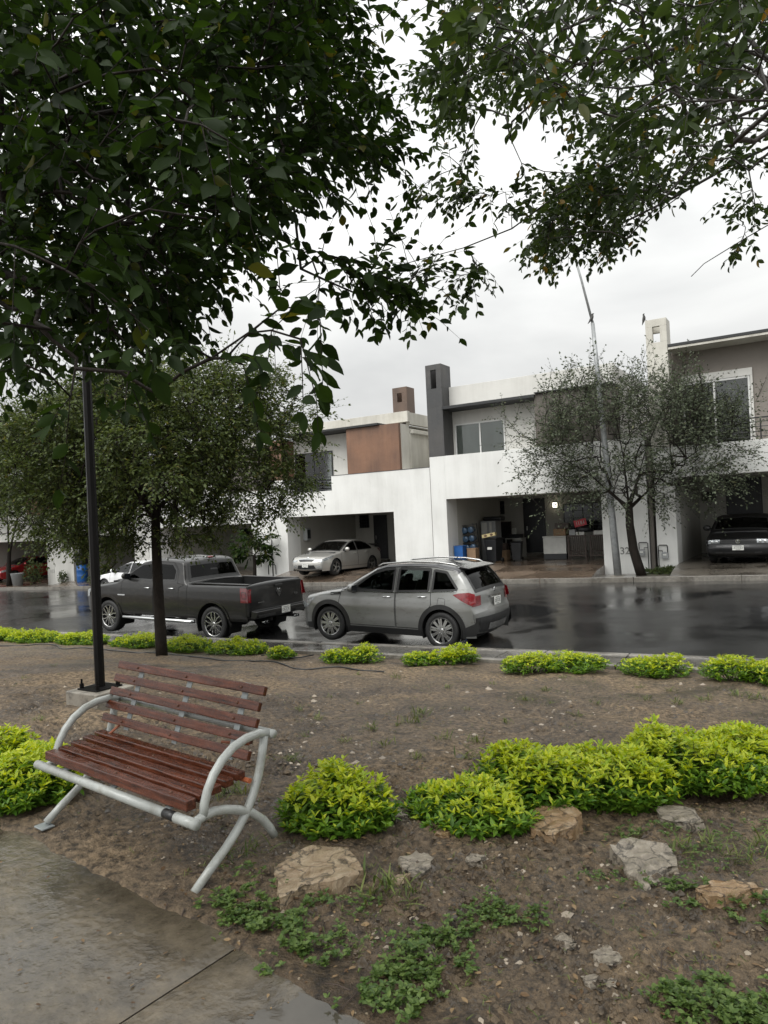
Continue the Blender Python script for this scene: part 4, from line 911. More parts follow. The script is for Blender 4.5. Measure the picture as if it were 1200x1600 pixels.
# ------------------------------------------------------------------ grey compact SUV
def rz_at(X): return float(road_z(X))-.03*0
def make_suv():
    X = -7.03; Yc = 11.25+.85
    c = Car('parked_car', 'grey compact SUV with black roof parked behind the pickup at the near kerb', 'car', 'vehicles parked on the street',
        [(1.98, .22), (2.05, .28), (2.085, .42), (2.09, .58), (2.075, .72), (2.02, .82), (1.9, .90), (1.5, .985), (1.12, 1.045), (1.0, 1.075), (.62, 1.30), (.28, 1.475), (.02, 1.545), (-.5, 1.575), (-1.1, 1.565), (-1.52, 1.505), (-1.60, 1.475), (-1.76, 1.31), (-1.91, 1.09), (-1.95, 1.02), (-1.965, .78), (-2.02, .70), (-2.03, .52), (-1.98, .34), (-1.90, .26)],
        4.18, .8875, [(.2, .93), (.32, .965), (.52, .985), (.72, 1.0), (.88, .985), (.96, .965), (1.02, .945), (1.30, .84), (1.5, .755), (1.6, .74)], M['p_grey'], .23, (1.25, -1.25), .345, .405,
        None, (X, Yc-.02, rz_at(X)-.01), math.pi, R(-1.15), plan=(.24, .62, .22, .6), sc=.97)
    wins = [[(.73, 1.045), (.28, 1.355), (.0, 1.44), (-.22, 1.455), (-.22, 1.03)], [(-.32, 1.035), (-.32, 1.46), (-.98, 1.445), (-.98, 1.06)], [(-1.06, 1.065), (-1.06, 1.44), (-1.32, 1.405), (-1.56, 1.12), (-1.56, 1.09)]]
    i0, i1 = c.xi(.95), c.xi(.33); j0, j1 = c.xi(-1.615), c.xi(-1.90)
    c.glazing(wins, ['carglass', 'carglass', 'privacy'], .045, 'plastic', [(i0, i1, .86, 'carglass'), (j0, j1, .82, 'privacy')])
    doors = [[(1.02, .36), (1.02, .80), (.96, 1.03), (.70, 1.065), (.24, 1.40), (0, 1.475), (-.26, 1.485), (-.27, 1.0), (-.27, .36)], [(-.29, .36), (-.29, 1.0), (-.29, 1.487), (-1.0, 1.47), (-1.03, 1.05), (-1.05, .80), (-.86, .62), (-.83, .36)]]
    c.roofmat = M['p_roof']
    c.body(doors=doors, roof=(.25, -1.72, 1.45), hood=(1.9, 1.02, 1.2), tail=(-1.84, 1.3, .72), nz=30)
    c.add_glazing(); c.wheels(.22, .70, 'ten', .875)
    c.doorbits(doors, [(-.10, .93), (-.86, .955)], M['chrome'], (.66, 1.03, M['p_grey']))
    c.interior([(-.15, .36, .48), (-.15, -.36, .48), (-1.05, 0, 1.25)], 1.03, .42, (1.0, -1.75))
    for sg in (1, -1):
        b = MB()
        for ax in c.axles: c.ribbon(b, [(ax+.44*math.cos(t), c.Rt+.44*math.sin(t)) for t in np.linspace(-.28, math.pi+.28, 30)], .085, sg, .014, th=.03)
        c.ribbon(b, [(.86, .275), (-.86, .275)], .12, sg, .010, th=.02)
        c.ribbon(b, [(1.66, .30), (1.88, .27)], .12, sg, .008); c.spatch(b, [(-1.62, .25), (-1.68, .40), (-1.90, .50), (-1.95, .62), (-1.97, .40), (-1.89, .27)], sg, .008)
        b.build('wheel_arch_trim', M['plastic'], c.root)
        b = MB(); c.spatch(b, [(-1.50, 1.005), (-1.60, 1.035), (-1.80, 1.05), (-1.91, 1.02), (-1.92, .86), (-1.84, .82), (-1.66, .91)], sg, .012, 16, 6)
        c.ribbon(b, [(-1.50, 1.005), (-1.60, 1.035), (-1.80, 1.05)], .01, sg, .012, th=.02)
        def shp(u, sg=sg): return (sg*.70, sg*.985) if sg > 0 else (sg*.985, sg*.70)
        c.tpatch(b, c.fi(.84, False), c.fi(1.0, False), *shp(0), .012, 6, 6); b.build('tail_lamp', M['taillight'], c.root)
        b = MB(); c.spatch(b, [(1.60, .86), (1.9, .80), (2.03, .70), (1.98, .62), (1.82, .66)], sg, .008); b.build('headlight', M['lampclear'], c.root)
        b = MB(); c.ribbon(b, [(.98, .965), (1.22, .945)], .055, sg, .010, th=.01); o = b.build('wing_vent', M['plastic'], c.root)
        b = MB(); c.ribbon(b, [(1.0, .968), (1.2, .95)], .014, sg, .016); b.build('chrome_strip', M['chrome'], o)
        b = MB(); c.ribbon(b, [(.76, 1.012), (0, 1.0), (-1.0, 1.035), (-1.55, 1.07)], .014, sg, .006); b.build('chrome_strip', M['chrome'], c.root)
        b = MB(); y0 = .60; pts = [(.22, sg*(y0+.01), 1.49), (.12, sg*y0, 1.535), (-.5, sg*y0, 1.585), (-1.1, sg*(y0-.01), 1.575), (-1.40, sg*(y0-.02), 1.54), (-1.48, sg*(y0-.02), 1.50)]; b.smooth = True
        b.tube(pts, .016, 8); b.build('roof_rail', M['alloy'], c.root)
    b = MB(); c.ribbon(b, [(-1.17, .74), (-1.33, .75), (-1.34, .93), (-1.20, .945)], .006, 1, .003, True); b.build('fuel_flap', M['under'], c.root)
    # rear: spoiler, chrome bar, emblem, plate, bumper
    b = MB(); b.prism([(-1.48, 1.517), (-1.72, 1.475), (-1.73, 1.458), (-1.56, 1.46)], -.59, .59, 'y'); b.build('spoiler', M['p_roof'], c.root, .008)
    b = MB(); b.tube([(-1.15, 0, 1.57), (-1.22, 0, 1.66)], [.012, .006], 8); b.prism([(-1.0, 1.567), (-1.3, 1.567), (-1.3, 1.60), (-1.2, 1.59)], -.02, .02, 'y'); b.build('aerial', M['plastic'], c.root)
    b = MB(); c.tpatch(b, c.fi(.30, False), c.fi(.62, False), -.99, .99, .014, 8, 16); b.build('lower_bumper', M['plastic'], c.root)
    b = MB(); c.tpatch(b, c.fi(.36, False), c.fi(.48, False), -.5, .5, .022, 4, 10); b.build('skid_plate', M['alloy'], c.root)
    b = MB(); c.tpatch(b, c.fi(.925, False), c.fi(.96, False), -.30, .30, .022, 2, 8); b.build('chrome_strip', M['chrome'], c.root)
    b = MB(); e = c.T(c.fi(1.03, False), 0., .012); pts = [(-.045, .02), (0, .05), (.045, .02), (.0, .0), (.045, -.02), (0, -.05), (-.045, -.02), (0, 0)]
    b.prism([(a*.8, z*.8+e[2]) for a, z in pts], e[0]-.010, e[0], 'x'); b.build('emblem', M['chrome'], c.root)
    plate(c, -2.005, .84, False)
    b = MB(); c.tpatch(b, c.fi(.45), c.fi(.60), -.75, .75, .010, 4, 12); c.tpatch(b, c.fi(.66), c.fi(.78), -.45, .45, .010, 4, 10); b.build('grille', M['plastic'], c.root)
    b = MB(); b.tube([(-1.70, 0, 1.30), (-1.86, .30, 1.10)], .007, 6)
    return c
make_suv()
# ------------------------------------------------------------------ dark crew-cab pickup
def make_pickup():
    X = -13.02; Yc = 12.17; sc = .955
    c = Car('pickup_truck', 'dark grey crew cab pickup truck parked at the near kerb ahead of the SUV', 'pickup truck', 'vehicles parked on the street',
        [(2.80, .50), (2.93, .58), (2.95, .80), (2.95, 1.05), (2.90, 1.13), (2.6, 1.20), (2.0, 1.275), (1.74, 1.31), (1.62, 1.335), (1.15, 1.62), (.86, 1.79), (.55, 1.865), (.0, 1.90), (-.52, 1.875), (-.66, 1.84), (-.72, 1.78), (-.86, 1.40), (-.88, 1.345), (-.95, 1.335), (-1.6, 1.34), (-2.70, 1.35), (-2.80, 1.33), (-2.82, 1.25), (-2.84, .82), (-2.86, .60), (-2.80, .52)],
        5.85, 1.02, [(.4, .955), (.55, .985), (.75, .995), (.95, 1.0), (1.15, .985), (1.30, .955), (1.36, .93), (1.7, .83), (1.9, .78)], M['p_dark'], .50, (1.95, -1.72), .405, .50,
        None, (X, Yc, rz_at(X)-.02), math.pi, R(-1.15), crown=(.05, .06), plan=(.14, .5, .02, .2), sc=sc, step=.05)
    wins = [[(1.36, 1.375), (.98, 1.62), (.76, 1.725), (.32, 1.765), (.32, 1.36)], [(.20, 1.36), (.20, 1.765), (-.30, 1.745), (-.46, 1.60), (-.46, 1.37)]]
    i0, i1 = c.xi(1.54), c.xi(.90)
    j0 = [i for i in range(c.n) if c.P[i, 1] < 1.74 and c.P[i, 0] < -.6][0]; j1 = [i for i in range(c.n) if c.P[i, 1] < 1.42 and c.P[i, 0] < -.6][0]
    c.glazing(wins, ['privacy', 'privacy'], .04, 'plastic', [(i0, i1, .87, 'carglass'), (j0, j1, .84, 'privacy')])
    doors = [[(1.42, .58), (1.42, 1.30), (.96, 1.66), (.74, 1.77), (.27, 1.805), (.27, .58)], [(.25, .58), (.25, 1.805), (-.33, 1.79), (-.53, 1.60), (-.56, 1.30), (-.80, 1.28), (-.83, 1.05), (-.83, .58)][:6]+[(-.62, 1.2), (-.62, .58)]]
    c.roofmat = c.paint
    c.body(doors=doors, roof=(.8, -.66, 1.78), hood=(2.85, 1.7, 1.4), bed=(-1.0, -2.72), tail=(-2.7, 1.34, .62), nz=26)
    c.add_glazing(); c.wheels(.27, .70, 'y', 1.0)
    c.doorbits(doors, [(.46, 1.17), (-.38, 1.18)], M['chrome'], (1.18, 1.40, M['p_dark']))
    c.interior([(.25, .42, .5), (.25, -.42, .5), (-.6, 0, 1.5)], 1.36, .95, (1.55, -.75))
    # bed tub
    b = MB(); y = .80; x0, x1 = -2.70, -1.02; zb = .86
    b.box(x0, -y, zb, x1, y, zb+.03); b.box(x0, -y-.02, zb, x1, -y, 1.31); b.box(x0, y, zb, x1, y+.02, 1.31); b.box(x1, -y, zb, x1+.03, y, 1.31); b.box(x0-.03, -y, zb, x0, y, 1.30)
    for sg in (1, -1): b.box(x0-.02, min(sg*(y-.01), sg*.93), 1.305, x1+.05, max(sg*(y-.01), sg*.93), 1.325); b.box(x0+.4, min(sg*.55, sg*y), zb+.03, x0+1.15, max(sg*.55, sg*y), zb+.28)
    b.build('load_bed', M['plastic'], c.root, .004)
    # high brake lamp and roof cap detail
    b = MB(); b.smooth = True; b.ball((-.69, 0, 1.865), .03, .11, .028, 10); t = b.build('brake_lamp', M['taillight'], c.root)
    b = MB(); b.ball((-.69, .15, 1.862), .028, .035, .024, 8); b.ball((-.69, -.15, 1.862), .028, .035, .024, 8); b.build('cargo_lamp', M['lampclear'], t)
    b = MB()
    for y in (.62, .35, -.62, -.35): b.cbox((-.1, y, 1.895-.03*abs(y)), .5, .012, .02)
    b.build('roof_seam', M['plastic'], c.root)
    for sg in (1, -1):
        for ax in c.axles:
            b = MB(); c.ribbon(b, [(ax+.515*math.cos(t), c.Rt+.515*math.sin(t)) for t in np.linspace(-.05, math.pi+.05, 30)], .05, sg, .018, th=.03); b.build('wheel_arch_trim', c.paint, c.root)
        b = MB(); b.smooth = True; b.tube([(1.38, sg*.98, .44), (1.30, sg*1.05, .43), (-1.05, sg*1.05, .43), (-1.13, sg*.98, .44)], .042, 10); sb = b.build('side_step', M['chrome'], c.root)
        b = MB()
        for x in (.95, .15, -.65): b.box(x-.18, min(sg*.96, sg*1.06), .468, x+.18, max(sg*.96, sg*1.06), .476); b.box(x-.03, min(sg*.8, sg*1.02), .44, x+.03, max(sg*.8, sg*1.02), .50)
        b.build('step_pad', M['plastic'], sb)
        b = MB(); c.spatch(b, [(-2.56, 1.25), (-2.80, 1.25), (-2.815, .93), (-2.60, .93)], sg, .012, 5, 8); c.ribbon(b, [(-2.57, 1.24), (-2.61, .94)], .006, sg, .012, th=.012)
        c.tpatch(b, c.fi(.94, False), c.fi(1.24, False), *((.88, .985) if sg > 0 else (-.985, -.88)), .012, 8, 4); tl = b.build('tail_lamp', M['taillight'], c.root)
        b = MB(); c.ribbon(b, [(-2.62, 1.16), (-2.76, 1.16), (-2.77, 1.02), (-2.65, 1.02)], .012, sg, .015, True); b.build('lamp_chrome', M['chip'], tl)
        b = MB(); c.spatch(b, [(2.60, 1.10), (2.88, 1.04), (2.92, .86), (2.72, .88)], sg, .008); b.build('headlight', M['lampclear'], c.root)
        b = MB(); c.ribbon(b, [(1.55, .97), (1.28, .97)], .03, sg, .006); b.build('badge', M['chrome'], c.root)
        b = MB(); c.ribbon(b, [(-.90, .62), (-.90, 1.30)], .010, sg, .003); c.ribbon(b, [(-2.0, .72), (-1.22, .66)], .001, sg, .003); b.build('panel_gap', M['under'], c.root)
        b = MB(); b.smooth = True
        for dy in (0, .085): b.lathe([(.030, 0), (.036, 0), (.036, .14), (.030, .14), (.030, .02), (0, .02)], 16, Matrix.Translation((-2.93, sg*(.50+dy), .46)) @ Matrix.Rotation(R(90), 4, 'Y') @ Matrix.Translation((0, 0, 0)))
        b.build('exhaust_tip', M['chrome'], c.root)
    b = MB(); b.prism([(-2.83, .56), (-3.0, .58), (-3.03, .66), (-3.02, .74), (-2.86, .76)], -.97, .97, 'y'); bp = b.build('rear_bumper', M['p_dark'], c.root, .02, 3)
    b = MB(); b.box(-3.00, -.88, .742, -2.87, .88, .765); b.build('bumper_step', M['plastic'], bp, .006)
    b = MB(); b.box(-3.035, .36, .60, -3.02, .92, .655); b.box(-3.035, -.92, .60, -3.02, -.36, .655); b.build('bumper_chrome', M['alloydark'], bp, .004)
    plate(c, -3.045, .69, False, w=.30, h=.16)
    b = MB(); c.tpatch(b, c.fi(1.295, False), c.fi(1.33, False), -.93, .93, .016, 3, 10); b.build('tailgate_cap', M['plastic'], c.parts.get('tailgate'))
    # ram-head style badge kept as a plain chrome shield with two horns' outline
    e = c.T(c.fi(1.10, False), 0., .010)
    b = MB(); b.prism([(-.07, e[2]+.07), (-.085, e[2]+.02), (-.05, e[2]-.06), (0, e[2]-.10), (.05, e[2]-.06), (.085, e[2]+.02), (.07, e[2]+.07), (.03, e[2]+.085), (0, e[2]+.06), (-.03, e[2]+.085)], e[0]-.014, e[0]+.004, 'x'); bd = b.build('emblem', M['chrome'], c.parts.get('tailgate'), .004)
    b = MB()
    for sg in (1, -1): b.tube([(e[0]-.017, sg*.02, e[2]+.05), (e[0]-.017, sg*.055, e[2]+.045), (e[0]-.017, sg*.06, e[2]), (e[0]-.017, sg*.035, e[2]-.03), (e[0]-.017, sg*.02, e[2]-.005)], .005, 6)
    b.build('emblem_relief', M['chip'], bd)
    text('4x4', .09, (e[0]-.004, -.62, e[2]-.10), M['chrome'], c.parts.get('tailgate'), R(90), R(-90), 'badge', .003)
    b = MB(); b.cbox((e[0]-.004, .62, e[2]-.17), .008, .20, .022); b.build('badge', M['chrome'], c.parts.get('tailgate'))
    b = MB(); b.cbox((e[0]-.003, 0, e[2]+.155), .016, .26, .05); b.build('handle', M['plastic'], c.parts.get('tailgate'), .006)
    b = MB(); c.tpatch(b, c.fi(.70), c.fi(1.05), -.62, .62, .012, 6, 10); b.build('grille', M['plastic'], c.root)
    b = MB(); c.tpatch(b, c.fi(.54), c.fi(.66), -.95, .95, .02, 3, 12); b.build('front_bumper', M['chrome'], c.root)
    b = MB(); b.smooth = True; b.tube([(-1.72, -.9, .40), (-1.72, .9, .40)], .06, 10); b.ball((-1.72, 0, .40), .17, .17, .16, 10); b.tube([(1.95, -.9, .40), (1.95, .9, .40)], .05, 8); b.box(-2.9, .3, .46, 2.6, .42, .60); b.box(-2.9, -.42, .46, 2.6, -.3, .60); b.build('axle', M['under'], c.root)
make_pickup()
# ------------------------------------------------------------------ sedans
SEDAN = [(2.12, .22), (2.22, .30), (2.26, .45), (2.25, .58), (2.18, .69), (2.0, .78), (1.5, .88), (1.12, .945), (1.02, .975), (.6, 1.19), (.2, 1.355), (-.05, 1.415), (-.4, 1.435), (-.85, 1.40), (-1.2, 1.30), (-1.68, 1.115), (-1.78, 1.085), (-2.1, 1.07), (-2.18, 1.02), (-2.22, .85), (-2.27, .62), (-2.27, .42), (-2.2, .27)]
SSECT = [(.2, .93), (.35, .97), (.55, 1.0), (.75, .99), (.90, .96), (.98, .935), (1.2, .83), (1.4, .72), (1.5, .7)]
def make_sedan(name, label, loc, rz, pm, ry=0, detail=True, group=None, grille='kia'):
    c = Car(name, label, 'car', group, SEDAN, 4.56, .89, SSECT, pm, .21, (1.36, -1.34), .325, .375, None, loc, rz, ry, plan=(.26, .75, .16, .6), step=.05 if detail else .07)
    wins = [[(.82, .975), (.46, 1.17), (.16, 1.285), (-.18, 1.335), (-.18, .965)], [(-.26, .968), (-.26, 1.34), (-.75, 1.315), (-1.08, 1.22), (-1.36, 1.05), (-1.36, 1.0)]]
    i0, i1 = c.xi(.96), c.xi(.22); j0, j1 = c.xi(-.95), c.xi(-1.62)
    c.glazing(wins, ['privacy' if detail else 'carglass']*2, .035, 'plastic', [(i0, i1, .88, 'carglass'), (j0, j1, .84, 'carglass')])
    doors = [[(.98, .34), (.98, .94), (.46, 1.22), (.16, 1.325), (-.21, 1.365), (-.22, .34)], [(-.24, .34), (-.24, 1.368), (-.75, 1.345), (-1.1, 1.24), (-1.18, 1.0), (-.98, .62), (-.94, .34)]]
    c.roofmat = pm; c.body(doors=doors, roof=(.1, -.95, 1.36), hood=(2.1, 1.05, 1.1), nz=24)
    c.add_glazing(); c.wheels(.21, .72, 'five', .865); c.doorbits(doors, [(-.05, .86), (-.92, .875)], pm, (.70, .98, pm))
    c.interior([(-.2, .36, .48), (-.2, -.36, .48), (-1.0, 0, 1.2)], .96, .4, (.98, -1.4))
    b = MB(); c.tpatch(b, c.fi(.605), c.fi(.69), -.52, .52, .010, 4, 12, lambda u: (-.40-.14*u, .40+.14*u)); gr = b.build('grille', M['plastic'], c.root)
    b = MB(); c.tpatch(b, c.fi(.69), c.fi(.70), -.54, .54, .013, 1, 12); b.build('chrome_strip', M['chrome'], gr)
    b = MB(); c.tpatch(b, c.fi(.30), c.fi(.43), -.62, .62, .010, 4, 12, lambda u: (-.62+.1*u, .62-.1*u)); b.build('air_intake', M['plastic'], c.root)
    b = MB(); c.tpatch(b, c.fi(.245), c.fi(.275), -.78, .78, .016, 2, 12); b.build('front_lip', M['alloy'], c.root)
    b = MB(); e = c.T(c.fi(.72), 0., .004); b.smooth = True; b.ball((e[0], 0, e[2]+.01), .02, .065, .03, 10); b.build('emblem', M['chrome'], c.root)
    plate(c, 2.295, .43, True, h=.13)
    for sg in (1, -1):
        b = MB(); c.spatch(b, [(1.50, .80), (1.62, .815), (2.0, .74), (2.16, .66), (2.06, .60), (1.86, .65)], sg, .008, 14, 5)
        c.tpatch(b, c.fi(.60), c.fi(.685), *((.60, .985) if sg > 0 else (-.985, -.60)), .008, 4, 8); hl = b.build('headlight', M['lampclear'], c.root)
        b = MB(); c.tpatch(b, c.fi(.33), c.fi(.41), *((.70, .88) if sg > 0 else (-.88, -.70)), .014, 3, 4); b.build('fog_lamp', M['lampclear'], c.root)
        b = MB(); c.spatch(b, [(-1.80, 1.0), (-2.15, .99), (-2.2, .83), (-2.0, .84)], sg, .010); c.tpatch(b, c.fi(.84, False), c.fi(.98, False), *((.6, .98) if sg > 0 else (-.98, -.6)), .010, 4, 6); b.build('tail_lamp', M['taillight'], c.root)
    return c
zc = zr(-2.26)
s1 = make_sedan('parked_car', 'silver sedan with its nose out of the open garage of the rust panelled house', (-17.60, 24.78, zc+.03), R(-90), M['p_silver'], R(-1.4))
b = MB(); b.prism([(-2.0, 1.10), (-2.24, 1.17), (-2.24, 1.19), (-1.98, 1.12)], -.66, .66, 'y'); b.build('spoiler', M['plastic'], s1.root, .005)
make_sedan('parked_car', 'white car mostly hidden behind the cab of the dark pickup', (-24.6, 20.3, float(road_z(-24.6))), R(180), M['p_white'], R(-1.1), False, 'vehicles parked on the street')
make_sedan('parked_car', 'red car in the carport at the far left edge', (-42.6, 26.3, zr(-2.76)), R(-90), M['p_red'], 0, False)
def make_jetta():
    c = Car('parked_car', 'old black sedan facing out of the right hand garage', 'car', None,
        [(2.08, .24), (2.16, .30), (2.19, .40), (2.19, .50), (2.15, .56), (2.14, .70), (2.08, .755), (1.9, .79), (1.3, .90), (1.12, .945), (1.02, .975), (.62, 1.20), (.36, 1.345), (.1, 1.41), (-.4, 1.435), (-.8, 1.41), (-.98, 1.36), (-1.45, 1.07), (-1.55, 1.04), (-2.05, 1.02), (-2.12, .95), (-2.16, .6), (-2.19, .45), (-2.1, .26)],
        4.38, .90, [(.2, .95), (.4, .985), (.6, 1.0), (.78, .99), (.92, .965), (.98, .95), (1.2, .87), (1.4, .78), (1.5, .76)], M['p_black'], .22, (1.30, -1.2), .31, .36, None, (-2.16, 24.4+1.85, F3), R(-90), 0, plan=(.13, .45, .08, .4), sc=1.05)
    wins = [[(.84, .985), (.52, 1.19), (.34, 1.30), (.02, 1.35), (-.16, 1.36), (-.16, .975)], [(-.24, .975), (-.24, 1.36), (-.80, 1.335), (-1.0, 1.24), (-1.2, 1.04), (-1.2, .985)]]
    i0, i1 = c.xi(.96), c.xi(.40); j0, j1 = c.xi(-1.02), c.xi(-1.40)
    c.glazing(wins, ['privacy']*2, .035, 'plastic', [(i0, i1, .88, 'carglass'), (j0, j1, .84, 'privacy')]); c.roofmat = c.paint
    doors = [[(.98, .34), (.98, .96), (.50, 1.24), (.30, 1.345), (-.19, 1.385), (-.20, .34)]]
    c.body(doors=doors, roof=(.2, -.9, 1.37), hood=(2.0, 1.05, 1.1), nz=22); c.add_glazing(); c.wheels(.19, .66, 'five', .86)
    c.doorbits(doors, [(-.05, .86)], M['plastic'], (.72, .98, M['plastic']))
    c.interior([(-.2, .36, .48), (-.2, -.36, .48), (-1.0, 0, 1.2)], .96, .4, (.98, -1.3))
    b = MB(); c.tpatch(b, c.fi(.605), c.fi(.715), -.52, .52, .010, 4, 10); g = b.build('grille', M['plastic'], c.root)
    b = MB()
    for z in (.625, .65, .675, .70): c.tpatch(b, c.fi(z)-.12, c.fi(z)+.12, -.50, .50, .016, 1, 10)
    b.build('grille_bar', M['chip'], g)
    e = c.T(c.fi(.66), 0., .02); b = MB(); Mx = Matrix.Translation((e[0]+.012, 0, .665)) @ Matrix.Rotation(R(90), 4, 'Y'); b.lathe([(.050, 0), (.062, 0), (.062, .012), (.050, .012), (.050, 0)], 24, Mx)
    for a, z0, q, z1 in ((-.036, .040, -.018, -.038), (-.018, -.038, 0, .004), (0, .004, .018, -.038), (.018, -.038, .036, .040)): b.tube([(e[0]+.018, a, .665+z0), (e[0]+.018, q, .665+z1)], .006, 6)
    for a, z0, q, z1 in ((-.018, .046, 0, .012), (0, .012, .018, .046)): b.tube([(e[0]+.018, a, .665+z0), (e[0]+.018, q, .665+z1)], .006, 6)
    b.build('emblem', M['chrome'], c.root)
    for sg in (1, -1):
        b = MB(); c.tpatch(b, c.fi(.605), c.fi(.735), *((.56, .93) if sg > 0 else (-.93, -.56)), .012, 4, 8); h = b.build('headlight', M['lampclear'], c.root)
        b = MB(); b.smooth = True
        for q in (.66, .80): p = c.T(c.fi(.66), sg*q, .016); b.ball(tuple(p), .012, .042, .042, 10)
        b.build('reflector', M['chrome'], h)
        b = MB(); c.tpatch(b, c.fi(.30), c.fi(.38), *((.5, .72) if sg > 0 else (-.72, -.5)), .012, 3, 5); b.build('air_intake', M['plastic'], c.root)
        b = MB(); c.ribbon(b, [(1.75, .57), (2.12, .57)], .025, sg, .012); c.ribbon(b, [(1.0, .60), (-.9, .60)], .03, sg, .01); b.build('rub_strip', M['chrome'], c.root)
    b = MB(); c.tpatch(b, c.fi(.535), c.fi(.545), -.98, .98, .012, 1, 16); b.build('chrome_strip', M['chrome'], c.root)
    plate(c, 2.235, .485, True, h=.14)
make_jetta()
# ================================================================== BENCH
def make_bench():
    Lf = onsoil(70, 1294); Rf = onsoil(300, 1395); Lf[2] = .035; 
    v = (Rf-Lf)[:2]; wid = 1.26; ang = math.atan2(v[1], v[0])
    ux = np.array([math.cos(ang), math.sin(ang), 0]); uy = np.array([-ux[1], ux[0], 0])
    t = empty('park_bench', tuple(Lf), ang, 'park bench with wet red brown slats and light grey curved tube frame beside the path', 'bench', ry=R(1.2))
    def bp(zx, zy):   # outline of the near end frame, read in that frame's own plane
        d = ray(zx/2.727+20, zy/2.727+1000); s = ((Rf-EYE)@ux)/(d@ux); q = EYE+d*s-Rf; return (float(q@uy), float(q[2]))
    def frame(x, nm):
        arm = [bp(*p) for p in ((806, 748), (808, 690), (822, 628), (846, 562), (882, 500), (928, 446), (982, 408), (1036, 386), (1082, 386))]
        leg = [bp(*p) for p in ((1062, 396), (1052, 480), (1040, 560), (1018, 644), (990, 722), (950, 800), (902, 878), (842, 960), (770, 1066))]
        rear = [bp(*p) for p in ((748, 780), (800, 742), (848, 718), (900, 710), (955, 712), (1010, 724), (1060, 754), (1092, 790), (1110, 822))]
        dx = 0
        for n_, pts in (('armrest', arm), ('leg', leg), ('leg', rear)):
            b = MB(); b.smooth = True; off = .0 if n_ != 'leg' or pts is leg else .03*(1 if x > .5 else -1)*0
            b.tube([(x+off, y, z) for y, z in pts], .0205, 14); b.build(n_, M['tubegrey'], t)
        fy, fz = bp(770, 1066)
        b = MB(); b.cbox((x, fy-.01, fz-.016), .09, .07, .008); b.smooth = True; b.build('foot_plate', M['strap'], t, .002)
    frame(wid, 'right'); frame(0, 'left')
    b = MB(); b.smooth = True; b.tube([(-.05, -.004, .318), (wid*.86, -.004, .318)], .0225, 16); b.mi = 1; b.tube([(wid*.861, -.004, .318), (wid*.925, -.004, .318)], .0215, 16); b.mi = 0; b.tube([(wid*.926, -.004, .318), (wid+.05, -.004, .318)], .0235, 16)
    b.build('front_tube', [M['tubegrey'], M['chip']], t)
    by, bz = bp(1082, 386)
    b = MB(); b.smooth = True; b.tube([(-.05, by+.005, bz), (wid+.03, by+.005, bz)], .0205, 14); b.build('back_tube', M['tubegrey'], t)
    # seat slats
    for i in range(5):
        y = .035+.072*i; z = .372+.009*i
        b = MB(); h = .048 if i == 0 else .036
        n = 24; xs = np.linspace(.01, wid-.035-.0*i, n); w = .054
        rj = np.random.default_rng(50+i)
        for k in range(n-1): pass
        c = MB(); P = [(-w/2, -h/2), (w/2, -h/2), (w/2, h/2), (-w/2, h/2)]
        vs = []
        for x in xs:
            jy, jz = rj.normal(0, .0007, 2)
            for a, q in P: vs.append((x, y+a+jy+rj.normal(0, .0004), z+q+jz))
        fs = [(k*4+j, k*4+(j+1) % 4, (k+1)*4+(j+1) % 4, (k+1)*4+j) for k in range(n-1) for j in range(4)]+[(3, 2, 1, 0), tuple((n-1)*4+j for j in range(4))]
        c.add(vs, fs); o = c.build('seat_slat', M['wood'], t, .0045, 2)
        for x in (.2, .64, 1.08): s_ = MB(); s_.smooth = True; s_.ball((x, y, z+h/2+.001), .008, .008, .004, 8); s_.build('screw', M['bolt'], o)
    for i in range(5):
        f = i/4; y = .492-.114*f; z = .775-.283*f; th = math.atan2(.114, .283)
        c = MB(); n = 24; rj = np.random.default_rng(70+i); w, h = .026, .046; vs = []
        for x in np.linspace(.0, wid-.02-.012*(i % 2), n):
            jy, jz = rj.normal(0, .0007, 2)
            for a, q in ((-w/2, -h/2), (w/2, -h/2), (w/2, h/2), (-w/2, h/2)):
                vs.append((x, y+a*math.cos(th)+q*math.sin(th)+jy-.012, z-a*math.sin(th)+q*math.cos(th)+jz))
        fs = [(k*4+j, k*4+(j+1) % 4, (k+1)*4+(j+1) % 4, (k+1)*4+j) for k in range(n-1) for j in range(4)]+[(3, 2, 1, 0), tuple((n-1)*4+j for j in range(4))]
        c.add(vs, fs); o = c.build('back_slat', M['wood'], t, .005, 2)
        for x in (.2, .64, 1.08): s_ = MB(); s_.smooth = True; s_.ball((x, y-.027, z+.004), .007, .004, .007, 8); s_.build('screw', M['bolt'], o)
    for x in (.2, .64, 1.08):
        c = MB(); c.add([(x-.02, .508, .79), (x+.02, .508, .79), (x+.02, .375, .445), (x-.02, .375, .445), (x-.02, .514, .79), (x+.02, .514, .79), (x+.02, .381, .445), (x-.02, .381, .445)], [(0, 1, 2, 3), (7, 6, 5, 4), (0, 4, 5, 1), (2, 6, 7, 3), (1, 5, 6, 2), (0, 3, 7, 4)])
        c.build('back_strap', M['strap'], t)
        c = MB(); c.add([(x-.02, 0, .325), (x+.02, 0, .325), (x+.02, .385, .385), (x-.02, .385, .385), (x-.02, 0, .332), (x+.02, 0, .332), (x+.02, .385, .392), (x-.02, .385, .392)], [(3, 2, 1, 0), (4, 5, 6, 7), (0, 1, 5, 4), (2, 3, 7, 6), (1, 2, 6, 5), (0, 4, 7, 3)])
        c.build('seat_strap', M['strap'], t)
    b = MB(); b.tube([(0, .34, .385), (wid, .345, .385)], .012, 8); b.tube([(.10, .30, .40), (.16, .43, .50)], .007, 6); b.tube([(.95, .44, .49), (1.12, .47, .50)], .007, 6); b.build('rear_bar', M['orange'], t)
make_bench()
